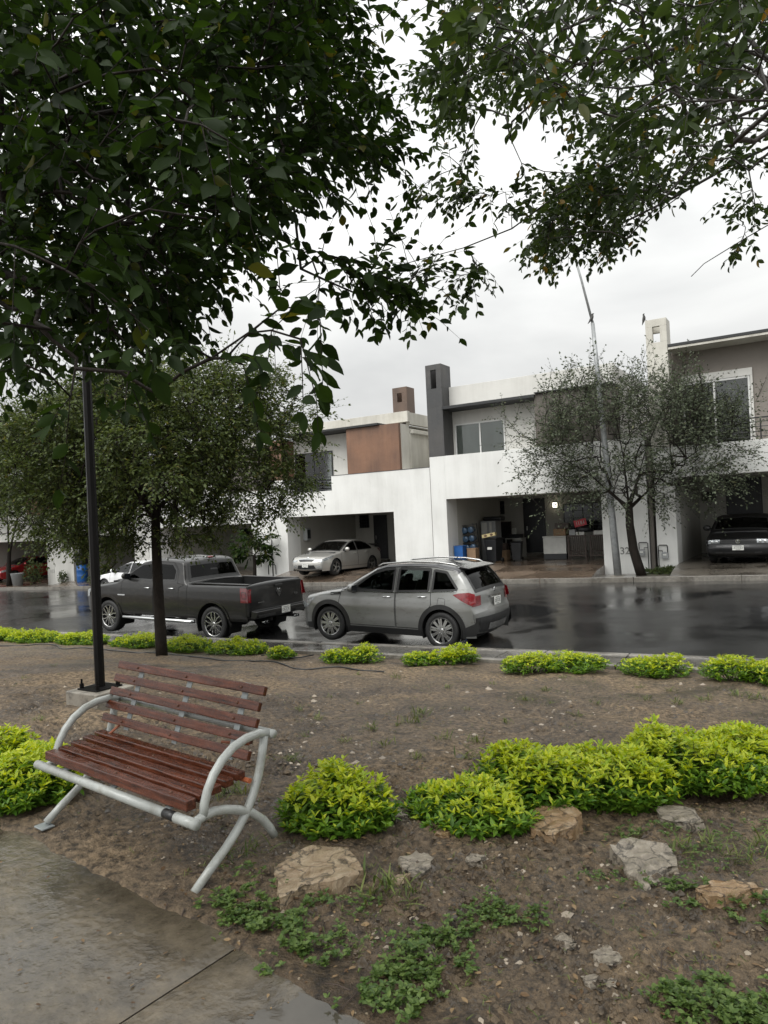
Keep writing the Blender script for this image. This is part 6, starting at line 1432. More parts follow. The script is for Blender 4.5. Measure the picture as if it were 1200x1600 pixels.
# ------------------------------------------------------------------ overhanging tree, left
def canopy_left():  # the crown also arches over the viewer, as the shade on the path shows
    r = np.random.default_rng(21)
    base = AZ(-420, 1250, 0); base = np.array([-4.6, 2.9, 0.0]); z0 = float(soil_z(base[0], base[1])); base[2] = z0-.03
    base = np.array([-4.3, 1.55, -.02])
    t = empty('overhanging_tree', tuple(base), 0, 'big dark leaved tree whose branches hang over the upper left of the view', 'tree')
    S = Skel()
    k1 = S.chain([base, base+[.03, .02, .8], base+[.10, -.02, 1.6], base+[.22, .05, 2.3]], seg=.2)
    fork = S.p[k1]
    a = S.chain([fork, AD(-60, 250, 3.6), AD(60, 130, 3.6), AD(220, 20, 3.3), AD(330, -120, 3.4)], k1, .2)
    b_ = S.chain([fork, AD(-40, 180, 3.2), AD(90, 190, 3.0), AD(230, 165, 2.9), AD(430, 150, 3.2), AD(520, 110, 3.4), AD(610, 20, 3.6)], k1, .2)
    c = S.chain([fork, AD(0, 250, 2.8), AD(90, 270, 2.6), AD(180, 350, 2.5), AD(260, 420, 2.4)], k1, .2)
    d = S.chain([fork, AD(-30, 420, 3.2), AD(100, 450, 3.0), AD(180, 520, 2.8), AD(240, 570, 2.6)], k1, .2)
    k = [i for i in range(len(S.p)) if np.linalg.norm(S.p[i]-AD(430, 150, 3.2)) < .15][0]
    e = S.chain([S.p[k], AD(560, 190, 3.9), AD(600, 230, 4.2), AD(640, 280, 4.4)], k, .2)
    f = S.chain([S.p[k], AD(440, 230, 3.2), AD(460, 330, 3.1), AD(470, 420, 2.9)], k, .2)
    A0 = [(-260, -220), (540, -200), (560, -20), (530, 50), (590, 140), (620, 190), (600, 235), (540, 260), (470, 285), (425, 325), (375, 375), (330, 440), (305, 500), (260, 500), (210, 535), (190, 590), (130, 595), (60, 560), (-60, 570), (-260, 560)]
    A1 = [(-120, -60), (540, -60), (530, 50), (560, 140), (570, 230), (490, 270), (400, 330), (340, 420), (270, 490), (190, 520), (0, 540), (-120, 520)]
    # dense mass, far to near
    T = [px_targets(A0, 480, 3.0, 5.2, r, lambda x, y: 1. if x < 430 else .8),
         px_targets(A1, 260, 2.3, 3.3, r, lambda x, y: 1. if x < 400 else .6),
         np.array([-2.2, .2, 4.3])+rnd_dir(260, r)*np.array([3.6, 2.9, 1.25])*(r.random((260, 1))**.4),
         px_targets([(-100, 0), (330, 0), (400, 150), (400, 300), (340, 430), (230, 500), (120, 560), (-100, 560)], 38, 1.7, 2.4, r)]
    T[2] = T[2][T[2][:, 2] > 2.9]
    tips = []
    for q in T: tips += S.grow(q, r, .16, .22, .05, root=fork)
    # sprays with readable leaves: right lower edge and the bright hanging bunches
    spr = [(500, 440, 2.6), (560, 430, 2.7), (620, 440, 3.0), (655, 420, 3.1), (520, 400, 2.7), (590, 405, 2.9), (640, 470, 3.2), (470, 530, 1.8), (500, 500, 2.0), (380, 570, 1.9), (390, 520, 1.9), (200, 590, 2.0), (225, 600, 2.0), (110, 620, 2.0), (120, 560, 2.2), (245, 615, 2.1), (40, 570, 1.9), (330, 560, 2.0), (440, 480, 2.1), (560, 460, 3.0), (290, 540, 1.9)]
    tips += S.grow(np.array([AD(*q) for q in spr]), r, .12, .15, .08, root=fork)
    rad = S.radii(.0028, .47, .12)
    b = MB(); b.smooth = True; S.mesh(b, rad)
    st = MB(); st.smooth = True; n = len(S.p)
    thin = [i for i in range(n) if S.cnt[i] <= 3]
    dist = np.array([np.linalg.norm(S.p[i]-EYE) for i in thin])
    nearid = [i for i, q in zip(thin, dist) if q < 2.6]; farid = [i for i, q in zip(thin, dist) if q >= 2.6]
    r.shuffle(nearid); r.shuffle(farid)
    a1 = twig_leaves(S, farid, r, (3, 4), .22, .0016, .056, .54, .6, .9, 7)
    a2 = twig_leaves(S, nearid, r, (1, 2), .20, .0015, .068, .52, .8, .9, 6)
    ok = []
    for a_ in (a1, a2):
        dd = np.linalg.norm(a_[0]-EYE, axis=1); m_ = dd > 1.15; ok.append(tuple(x[m_] for x in a_[:5])+(a_[5],))
    br = b.build('trunk', M['bark'], t)
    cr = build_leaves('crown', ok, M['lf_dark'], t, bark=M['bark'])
    offset_tree(t, [br, cr]); print('left leaves', sum(len(x[0]) for x in ok))
canopy_left()
def canopy_right():
    r = np.random.default_rng(33)
    base = np.array([2.9, 4.4, 0.]); base[2] = float(soil_z(base[0], base[1]))-.03
    t = empty('overhanging_tree', tuple(base), 0, 'lighter green tree whose thin branches reach across the upper right sky', 'tree')
    S = Skel(); k1 = S.chain([base, base+[-.05, 0, .9], base+[-.12, .05, 1.7], base+[-.3, .05, 2.4]], seg=.2); fork = S.p[k1]
    m = S.chain([fork, AD(1290, 130, 4.4), AD(1105, 200, 4.4), AD(1015, 225, 4.4), AD(950, 260, 4.4), AD(870, 305, 4.4), AD(800, 357, 4.4), AD(725, 387, 4.4), AD(640, 410, 4.3), AD(590, 425, 4.3)], k1, .15)
    k = [i for i in range(len(S.p)) if np.linalg.norm(S.p[i]-AD(1290, 130, 4.4)) < .2][0]
    m2 = S.chain([S.p[k], AD(1200, 230, 4.9), AD(1130, 265, 5.0), AD(1050, 310, 5.0), AD(950, 360, 5.0), AD(880, 400, 5.0)], k, .15)
    m3 = S.chain([S.p[k], AD(1110, 60, 3.6), AD(1000, 90, 3.5), AD(900, 100, 3.4), AD(800, 60, 3.6), AD(700, 40, 4.0)], k, .15)
    m4 = S.chain([S.p[k], AD(1220, 340, 4.6), AD(1160, 375, 4.6), AD(1100, 412, 4.6), AD(1080, 432, 4.6)], k, .15)
    k3 = [i for i in range(len(S.p)) if np.linalg.norm(S.p[i]-AD(900, 100, 3.4)) < .15][0]
    m5 = S.chain([S.p[k3], AD(800, 190, 4.0), AD(797, 215, 4.1), AD(815, 255, 4.1), AD(850, 268, 4.1), AD(890, 270, 4.1)], k3, .12)
    B0 = [(670, -200), (1420, -200), (1420, 230), (1200, 240), (1130, 245), (1060, 225), (960, 225), (900, 185), (840, 160), (790, 150), (745, 210), (690, 210), (665, 150), (660, 110), (700, 80), (670, 20)]
    B1 = [(870, 300), (900, 260), (990, 230), (1110, 235), (1185, 255), (1170, 275), (1110, 275), (1060, 310), (1020, 340), (970, 385), (930, 400), (880, 400), (830, 400), (815, 390), (825, 370), (850, 335)]
    T = [np.array([2.0, 2.6, 4.8])+rnd_dir(150, r)*np.array([2.6, 2.6, 1.1])*(r.random((150, 1))**.4), px_targets(B0, 380, 3.6, 6.0, r), px_targets([(700, -60), (1250, -60), (1250, 180), (1000, 200), (820, 150), (740, 100)], 95, 2.2, 3.2, r), px_targets(B1, 105, 4.2, 5.6, r, None)]
    tips = []
    for q in T: tips += S.grow(q, r, .15, .22, .03, root=fork)
    spr = [(700, 310, 4.2), (735, 300, 4.2), (765, 305, 4.2), (790, 300, 4.2), (720, 430, 4.3), (740, 445, 4.3), (745, 415, 4.3), (625, 470, 4.2), (640, 490, 4.2), (610, 440, 4.2), (670, 425, 4.3), (800, 330, 4.3), (830, 300, 4.3), (860, 350, 4.4), (770, 370, 4.4), (1165, 355, 4.6), (1150, 378, 4.6), (660, 290, 4.6), (690, 240, 4.8), (720, 260, 4.6), (1180, 320, 4.2), (1150, 300, 4.4)]
    tips += S.grow(np.array([AD(*q) for q in spr]), r, .12, .15, .03, root=fork)
    rad = S.radii(.0026, .46, .10); b = MB(); b.smooth = True; S.mesh(b, rad); st = MB(); st.smooth = True
    thin = [i for i in range(len(S.p)) if S.cnt[i] <= 2]
    bare = AD(1095, 420, 4.6); thin = [i for i in thin if np.linalg.norm(S.p[i]-bare) > .22]
    nearid = [i for i in thin if np.linalg.norm(S.p[i]-EYE) < 3.4]; farid = [i for i in thin if np.linalg.norm(S.p[i]-EYE) >= 3.4]
    a1 = twig_leaves(S, farid, r, (2, 5), .19, .0014, .055, .52, .6, .9, 6)
    a2 = twig_leaves(S, nearid, r, (1, 2), .20, .0014, .064, .48, .8, .9, 5)
    br = b.build('trunk', M['barkg'], t); cr = build_leaves('crown', [a1, a2], M['lf_right'], t, bark=M['barkg'])
    offset_tree(t, [br, cr]); print('right leaves', len(a1[0])+len(a2[0]))
canopy_right()
# ------------------------------------------------------------------ whole trees
def shell_targets(n, c, rad, r, inner=.35, zmin=None, flat=0):
    out = []
    while len(out) < n:
        v = rnd_dir(1, r)[0]; q = inner+(1-inner)*r.random()**.6
        lump = .72+.5*float(vnoise(np.array(v[0]*2.3+5+c[0]), np.array(v[1]*2.3+v[2]*1.7+9)))
        p = np.array(c)+v*np.array(rad)*q*lump
        if zmin is not None and p[2] < zmin: continue
        out.append(p)
    return np.array(out)
def tree(name, label, base, limbs, center, rad, ntar, leafL, lm, bm_, seed, per=2, tl=.35, zmin=None, group=None, rt=.006, seg=.28, up_shoots=0, ratio=.5, leafn=7, droop=.2, simple=True, inner=.3, extra=None, rmax=.14, lift=.06, e=.42, tr=.08):
    r = np.random.default_rng(seed); t = empty(name, tuple(base), 0, label, 'tree', group); S = Skel()
    k1 = S.chain([base]+[np.array(p) for p in limbs[0]], seg=seg); fork = S.p[k1]
    for l in limbs[1:]: S.chain([fork]+[np.array(p) for p in l], k1, seg)
    T = shell_targets(ntar, center, rad, r, inner, zmin)
    if extra is not None: T = np.concatenate([T, extra])
    S.grow(T, r, seg, .2, lift, root=fork)
    radi = S.radii(rt, e, rmax); radi[:k1+1] = np.maximum(radi[:k1+1], tr*np.linspace(1.15, .85, k1+1)); b = MB(); b.smooth = True; S.mesh(b, radi, 4, 12)
    thin = [i for i in range(len(S.p)) if S.cnt[i] <= 3]
    A = [twig_leaves(S, thin, r, per, tl, .0035, leafL, ratio, droop, .8, leafn, up=.8)]
    if up_shoots:
        tops = [i for i in thin if S.p[i][2] > center[2]+rad[2]*.1]; r.shuffle(tops)
        for i in tops[:up_shoots]:
            d = np.array([r.normal(0, .35), r.normal(0, .35), 1.]); q = S.chain([S.p[i], S.p[i]+d*(.3+.6*r.random())], i, .15)
        new = list(range(len(radi), len(S.p))); 
        for i in new: b.tube([S.p[S.par[i]], S.p[i]], .006, 3, cap=False)
        A.append(twig_leaves(S, new, r, 1, tl*.35, .003, leafL*.85, ratio, 0, .9, 3, up=.8))
    br = b.build('trunk', bm_, t); cr = build_leaves('crown', A, lm, t, simple, bark=bm_)
    offset_tree(t, [br, cr]); print(name, len(T), sum(len(a[0]) for a in A))
    return t
# A: dark olive tree by the pickup
bA = on_ground(253, 1027); bA[2] = float(soil_z(bA[0], bA[1]))-.05
dA = float((bA-EYE)@c_f)
def atd(px, py, d): return AD(px, py, d)
exA = np.array([atd(px, py, dA+dz) for px, py, dz in [(430, 640, .4), (460, 655, .2), (430, 700, -.2), (400, 620, .3), (450, 740, .2), (475, 752, .1), (500, 640, .6), (440, 790, -.1), (410, 800, -.3), (390, 830, .2), (380, 600, 0), (330, 575, .5), (60, 640, .3), (30, 690, .4), (0, 720, 0), (40, 780, -.2), (90, 800, .2), (130, 830, 0), (100, 620, 1), (180, 590, .6), (250, 565, .3), (300, 560, -.2), (180, 840, .4), (330, 840, .3), (440, 600, .5), (455, 770, .4)]])
tree('park_tree', 'dense dark olive tree with a black trunk standing between the lamp post and the pickup', bA,
     [[atd(248, 940, dA), atd(244, 850, dA), atd(243, 800, dA)], [atd(300, 740, dA+.4), atd(380, 680, dA+.3)], [atd(180, 740, dA-.2), atd(90, 700, dA)], [atd(245, 700, dA+.2), atd(255, 620, dA)]],
     atd(225, 715, dA), (2.6, 2.3, 1.62), 1000, .066, M['lf_mid'], M['bark'], 5, per=(7, 10), tl=.42, tr=.088, zmin=atd(240, 850, dA)[2], leafn=9, extra=exA, rt=.0060, rmax=.10, droop=.35, up_shoots=60)
# B: grey green tree on the far pavement
bB = np.array([0., 0, 0]); q = AY(1003, 908, 23.3); bB = np.array([q[0], 23.3, float(road_z(q[0]))+.1]); dB = float((bB-EYE)@c_f)
exB = np.array([atd(px, py, dB+dz) for px, py, dz in [(800, 690, .3), (790, 655, 0), (830, 720, .4), (850, 620, .2), (880, 600, .5), (1180, 715, 0), (1195, 690, .5), (1165, 640, .3), (1195, 620, 0), (1150, 740, .2), (820, 770, 0), (850, 800, -.3), (1100, 610, .3), (1070, 580, .5), (1000, 575, 0), (960, 590, .4), (920, 580, 0), (1110, 790, 0), (840, 660, 0), (1150, 690, 0), (1130, 660, .4)]])
tree('street_tree', 'grey green small leaved tree leaning before the white pillar numbered 32', bB,
     [[atd(990, 860, dB), atd(984, 820, dB), atd(983, 795, dB)], [atd(920, 740, dB), atd(850, 700, dB)], [atd(1040, 740, dB), atd(1110, 690, dB)], [atd(975, 720, dB), atd(960, 640, dB)], [atd(1010, 700, dB), atd(1040, 630, dB)]],
     atd(985, 700, dB), (3.8, 2.5, 2.35), 700, .095, M['lf_grey'], M['bark'], 9, per=(3, 4), tl=.85, tr=.14, zmin=atd(980, 795, dB)[2], leafn=9, extra=exB, rt=.008, seg=.4, up_shoots=230, ratio=.52, droop=.1, rmax=.17)
# C...: trees on the far side at the left edge
def far_tree(label, px, py, Yc, cpx, cpy, rad, n, seed, leafL=.11, lm='lf_far'):
    q = AY(px, py, Yc); b0 = np.array([q[0], Yc, float(road_z(q[0]))+.1]); c = AY(cpx, cpy, Yc)
    tree('street_tree', label, b0, [[b0+[0, 0, 1.0], b0+[.1, 0, 1.9]], [c+[-.8, 0, -.3]], [c+[.8, .3, 0]]], c, rad, n, leafL, M[lm], M['bark'], seed, per=(6, 8), tl=.7, tr=.13, leafn=8, rt=.009, seg=.45, ratio=.55, zmin=b0[2]+1.7, up_shoots=20)
far_tree('broad green tree on the far pavement at the left edge of the view', 15, 925, 23.2, 22, 745, (5.2, 3.4, 3.6), 330, 11, .13)
far_tree('round green street tree far left behind the lamp post', 150, 915, 23.4, 150, 730, (4.0, 3, 3.0), 200, 12, .12)
far_tree('tall tree left of the frame edge across the street', -160, 935, 23.0, -120, 700, (5.0, 4, 4.0), 160, 13, .14)
# small pruned tree, potted palm-like plant, broad leaved shrub
q = AY(178, 900, 25.2)
tree('small_tree', 'slim curved tree trunk against the dull wall right of the lamp post', np.array([q[0], 25.2-1.3, float(road_z(q[0]))+.2]), [[AY(180, 880, 23.9), AY(176, 862, 23.9), AY(170, 845, 23.9)]], AY(168, 825, 23.9), (1.5, 1.2, .8), 50, .11, M['lf_far'], M['bark'], 15, per=2, tl=.4, rt=.012, seg=.3)
def palm_plant(label, base, h, n, L, seed, m='lf_mid', nm='potted_plant', pot=None):
    r = np.random.default_rng(seed); t = empty(nm, tuple(base), 0, label, 'plant'); b = MB(); b.smooth = True; b.tube([(0, 0, 0), (.02, 0, h)], [.03, .02], 6); b.build('stem', M['bark'], t)
    P, D, N, LL = [], [], [], []
    for i in range(n):
        a = r.random()*6.28; el = r.uniform(-.5, 1.0); P.append((0, 0, h+r.uniform(-.12, .05))); D.append((math.cos(a)*math.cos(el), math.sin(a)*math.cos(el), math.sin(el))); N.append((0, 0, 1)); LL.append(L*r.uniform(.7, 1.2))
    P, D, N, LL = map(np.array, (P, D, N, LL)); build_leaves('foliage', [(P.astype(float), D, N+r.normal(0, .1, N.shape), LL, LL*.22)], M[m], t, curl=.35)
q = AY(165, 897, 24.0); palm_plant('spiky dark plant on a thin stem against the dull wall', (q[0], 24.0, float(road_z(q[0]))+.2), .75, 40, .5, 3)
q = AY(398, 905, 23.6)
tree('broad_leaved_shrub', 'broad leaved shrub rising behind the bed of the pickup', np.array([q[0], 23.6, float(road_z(q[0]))+.12]), [[AY(398, 880, 23.6), AY(397, 868, 23.6)]], AY(396, 852, 23.6), (.95, .8, .65), 26, .30, M['lf_dark'], M['bark'], 16, per=2, tl=.35, leafn=5, rt=.012, seg=.2, ratio=.36, simple=False, droop=.7)
# ------------------------------------------------------------------ golden shrubs
def shrub(center, rx, ry, h, n, leafL, seed, label, group=None, simple=False, rz=0, name='golden_shrub'):
    r = np.random.default_rng(seed); cz = float(soil_z(center[0], center[1])); t = empty(name, (center[0], center[1], cz-.01), 0, label, 'shrub', group)
    P, D, N, L, mi = [], [], [], [], []
    b = MB(); c, s_ = math.cos(rz), math.sin(rz)
    nsh = n
    for i in range(nsh):
        a = r.random()*2*math.pi; q = math.sqrt(r.random()); u = np.array([math.cos(a)*q, math.sin(a)*q])
        x = u[0]*rx; y = u[1]*ry; X = c*x-s_*y; Yy = s_*x+c*y
        lump = .60+.62*float(vnoise(np.array((center[0]+X)*4.3+seed), np.array((center[1]+Yy)*4.3)))
        top = h*(1-q**3.2*.62)*lump*(r.uniform(.82, 1.12))
        out = np.array([X, Yy])/(max(rx, ry)); tip = np.array([X+out[0]*.05, Yy+out[1]*.05, top]); nlev = 4 if not simple else 3
        low = max(.02, top-r.uniform(.12, .28)*(h/.4)); foot = np.array([X*.82, Yy*.82, low])
        if r.random() < .5: b.tube([(X*.25, Yy*.25, .0), tuple(foot), tuple(tip)], [.004, .003, .0012], 3, cap=False)
        ax = tip-foot; ax = ax/np.linalg.norm(ax)
        for lv in range(nlev):
            f = 1-lv/nlev; p = foot+(tip-foot)*f
            k = 4 if lv == 0 else 3
            a0 = r.random()*6.28
            for j in range(k):
                aa = a0+j*6.28/k+r.normal(0, .3); el = (.75 if lv == 0 else .25)+r.normal(0, .25)
                P.append(p+r.normal(0, .004, 3)); D.append((math.cos(aa)*math.cos(el)+ax[0]*.5, math.sin(aa)*math.cos(el)+ax[1]*.5, math.sin(el)*.9)); N.append((-math.cos(aa)*.5, -math.sin(aa)*.5, 1.))
                L.append(leafL*r.uniform(.7, 1.2)*(.8 if lv == 0 else 1.05))
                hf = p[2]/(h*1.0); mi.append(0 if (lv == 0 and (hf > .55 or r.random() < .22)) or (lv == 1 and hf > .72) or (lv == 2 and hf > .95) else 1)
    P, D, N, L = map(lambda v: np.array(v, float), (P, D, N, L)); W = L*.40
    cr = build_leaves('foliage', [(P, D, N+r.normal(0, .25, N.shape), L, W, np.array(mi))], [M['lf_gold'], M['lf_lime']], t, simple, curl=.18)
    b.build('stems', M['stem'], t); return t
def near_shrub(px0, px1, pyb, h, dens, seed, label, group, leafL=.057, ryk=.75, dx=0):
    a = onsoil(px0, pyb); c = onsoil(px1, pyb); w = float(np.linalg.norm(a-c))/2; m = (a+c)/2; ry = w*ryk
    m[0] += float(c_f[0])*ry*.8; m[1] += float(c_f[1])*ry*.8
    n = int(dens*1.25*w*ry*math.pi); return shrub((float(m[0]), float(m[1])), w*1.0, ry, h, n, leafL, seed, label, group)
gN = 'golden shrubs of the near hedge'
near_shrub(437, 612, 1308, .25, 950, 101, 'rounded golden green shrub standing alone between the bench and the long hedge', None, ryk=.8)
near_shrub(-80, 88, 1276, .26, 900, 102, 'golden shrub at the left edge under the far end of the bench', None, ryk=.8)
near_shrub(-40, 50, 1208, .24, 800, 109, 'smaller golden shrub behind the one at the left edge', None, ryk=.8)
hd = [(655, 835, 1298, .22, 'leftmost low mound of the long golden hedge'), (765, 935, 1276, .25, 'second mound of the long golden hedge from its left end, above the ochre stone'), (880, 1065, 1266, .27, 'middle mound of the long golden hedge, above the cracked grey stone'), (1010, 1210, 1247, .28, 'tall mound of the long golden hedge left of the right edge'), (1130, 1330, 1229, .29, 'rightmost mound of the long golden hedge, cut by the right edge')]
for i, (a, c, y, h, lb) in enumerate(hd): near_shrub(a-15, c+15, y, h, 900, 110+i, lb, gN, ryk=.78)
gF = 'low golden shrubs in a row along the kerb'
far = [(-90, 20, 1002, .34, 'leftmost low shrub of the kerb row at the left edge'), (0, 95, 1004, .34, 'kerb row shrub just left of the lamp post'), (80, 168, 1008, .34, 'kerb row shrub right behind the lamp post'), (155, 240, 1014, .34, 'kerb row shrub just left of the dark tree trunk'),
       (235, 320, 1018, .33, 'kerb row shrub just right of the dark tree trunk'), (300, 396, 1024, .32, 'kerb row shrub under the rear wheel of the pickup'), (411, 450, 1031, .28, 'smallest round shrub, alone on the soil behind the bench'),
       (494, 550, 1036, .31, 'left half of the shrub pair below the SUV front wheel'), (535, 586, 1036, .34, 'right half of the shrub pair below the SUV front wheel'), (624, 672, 1042, .32, 'left shrub of the group of three below the SUV rear wheel'), (664, 708, 1043, .26, 'low middle shrub of the group of three below the SUV rear wheel'), (700, 746, 1039, .34, 'right shrub of the group of three below the SUV rear wheel'),
       (776, 862, 1055, .33, 'left half of the wide shrub in the middle of the kerb row'), (842, 938, 1057, .35, 'right half of the wide shrub in the middle of the kerb row'), (964, 1070, 1060, .32, 'kerb row shrub second from the right edge'), (1098, 1180, 1071, .38, 'kerb row shrub at the right edge'), (1160, 1290, 1078, .42, 'kerb row shrub cut off by the right edge')]
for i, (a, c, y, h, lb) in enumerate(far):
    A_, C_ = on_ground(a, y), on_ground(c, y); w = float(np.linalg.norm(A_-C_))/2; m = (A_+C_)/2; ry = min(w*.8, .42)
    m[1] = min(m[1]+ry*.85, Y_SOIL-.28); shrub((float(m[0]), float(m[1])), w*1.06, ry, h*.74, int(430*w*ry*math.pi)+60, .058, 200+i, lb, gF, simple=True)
# bushes by the red car
def green_bush(px, py, Y, r_, h, seed, label):
    q = AY(px, py, Y); t = empty('bush', (q[0], Y, float(road_z(q[0]))+.12), 0, label, 'bush'); r = np.random.default_rng(seed); n = 700
    n = int(n*min(1, r_*1.4)); v = rnd_dir(n, r)*(r.random((n, 1))**.5); P = v*np.array([r_, r_, h*.5])+np.array([0, 0, h*.55]); D = v+r.normal(0, .5, v.shape); L = np.full(n, .13)*(.6+.8*r.random(n))
    build_leaves('foliage', [(P, D, r.normal(0, 1, (n, 3)), L, L*.45)], M['lf_far'], t, True); b = MB()
    for i in range(7): a = i*.9; b.tube([(0, 0, 0), (r_*.6*math.cos(a), r_*.6*math.sin(a), h*.7)], [.02, .008], 4, cap=False)
    b.build('stems', M['bark'], t)
green_bush(54, 920, 23.7, .55, 1.3, 61, 'leafy green bush between the grey plant pot and the pale pillar')
green_bush(160, 918, 23.6, .7, .55, 62, 'low scrubby bush on the pavement under the slim curved trunk')
green_bush(98, 908, 24.1, .22, .7, 63, 'thin reddish weed clump at the foot of the far left pale pillar')
green_bush(1040, 897, 24.0, .6, .12, 64, 'thin strip of grass at the foot of the white pillar numbered 32')
# ================================================================== STONES
def stone(outline, th, m, label, seed, name='flat_stone', sink=.0, tilt=(0, 0), group=None, cut=None):
    P = [onsoil(*q) for q in outline]; c = sum(P)/len(P); zc = float(soil_z(c[0], c[1])); r = np.random.default_rng(seed)
    pts = [(p[0]-c[0], p[1]-c[1]) for p in P]
    bm = bmesh.new(); vs = []
    K = 0
    n = len(pts); out = []
    for i in range(n):   # subdivide outline with a ragged edge
        a, b_ = np.array(pts[i]), np.array(pts[(i+1) % n])
        for f in (0, .25, .5, .75): out.append(a+(b_-a)*f+r.normal(0, .007, 2)*(f > 0))
    N_ = len(out); rings = []
    for (s_, z) in ((1.03, -.06), (1.02, th*.35), (1.012, th*.9), (1.0, th), (.93, th), (.75, th), (.5, th), (.25, th)):
        ring = []
        for p in out:
            x, y = p*s_; dz = (float(fbm(np.array((x+seed)*9.), np.array(y*9.), 3))-.5)*.03 if s_ < .99 else r.normal(0, .003)
            jit = r.normal(0, .004, 2) if z > 0 and s_ >= 1 else (0, 0)
            ring.append(bm.verts.new((x+jit[0], y+jit[1], z+dz+x*tilt[0]+y*tilt[1])))
        rings.append(ring)
    for a, b_ in zip(rings[:-1], rings[1:]):
        for i in range(N_): bm.faces.new((a[i], a[(i+1) % N_], b_[(i+1) % N_], b_[i]))
    cv = bm.verts.new((0, 0, th)); l = rings[-1]
    for i in range(N_): bm.faces.new((l[i], l[(i+1) % N_], cv))
    me = bpy.data.meshes.new(name); bm.to_mesh(me); bm.free(); me.shade_smooth()
    try: me.set_sharp_from_angle(angle=R(38))
    except Exception: pass
    o = link(name, me, M[m]); o.location = (c[0], c[1], zc-sink); tag(o, label, 'stone', group); return o
gs = 'flat stones set in the soil'
stone([(432, 1365), (455, 1352), (490, 1336), (545, 1338), (568, 1378), (530, 1396), (475, 1402), (440, 1422)], .034, 'rock_tan', 'largest tan flagstone lying in the green weeds near the bench foot', 1, group=gs)
stone([(822, 1290), (845, 1282), (895, 1284), (909, 1296), (900, 1312), (868, 1316), (830, 1308)], .055, 'rock_ochre', 'thick ochre stone at the foot of the golden hedge', 2, group=gs, tilt=(0, .05))
stone([(955, 1345), (985, 1330), (1040, 1345), (1058, 1358), (1030, 1378), (1015, 1392), (985, 1375)], .036, 'rock_grey', 'cracked pale grey stone with a pointed lower corner', 3, group=gs, tilt=(.0, .08))
stone([(1026, 1275), (1040, 1268), (1085, 1278), (1100, 1296), (1070, 1298), (1038, 1290)], .03, 'rock_grey', 'flat grey stone under the right part of the hedge', 4, group=gs)
stone([(1090, 1408), (1120, 1396), (1180, 1398), (1190, 1408), (1150, 1416), (1110, 1420)], .035, 'rock_ochre', 'long thin layered stone near the right edge', 5, group=gs)
stone([(622, 1352), (650, 1342), (676, 1345), (672, 1362), (640, 1370)], .012, 'rock_grey', 'half buried grey slab right of the large tan flagstone', 6, group=gs)
stone([(612, 1378), (622, 1372), (642, 1376), (632, 1388), (618, 1386)], .016, 'rock_tan', 'small cream stone chip below the half buried slab', 7, group=gs)
stone([(600, 1272), (612, 1266), (636, 1282), (618, 1286)], .03, 'rock_grey', 'small dark stone between the lone shrub and the hedge', 8, group=gs)
stone([(680, 1305), (700, 1298), (712, 1304), (700, 1310)], .015, 'rock_ochre', 'thin pale chip under the left mound of the hedge', 9, group=gs)
stone([(728, 1352), (735, 1336), (760, 1342), (752, 1358)], .010, 'rock_grey', 'buried brown slab corner below the hedge', 10, group=gs)
stone([(925, 1490), (950, 1482), (975, 1500), (955, 1512), (930, 1506)], .010, 'rock_grey', 'flat grey sliver in the open mud at lower right', 12, group=gs)
stone([(910, 1525), (930, 1518), (962, 1540), (940, 1552), (915, 1542)], .010, 'rock_grey', 'lowest flat grey slab in the open mud', 13, group=gs)
stone([(868, 1470), (880, 1462), (900, 1480), (885, 1492)], .010, 'rock_grey', 'small slab left of the grey slivers in the mud', 14, group=gs)
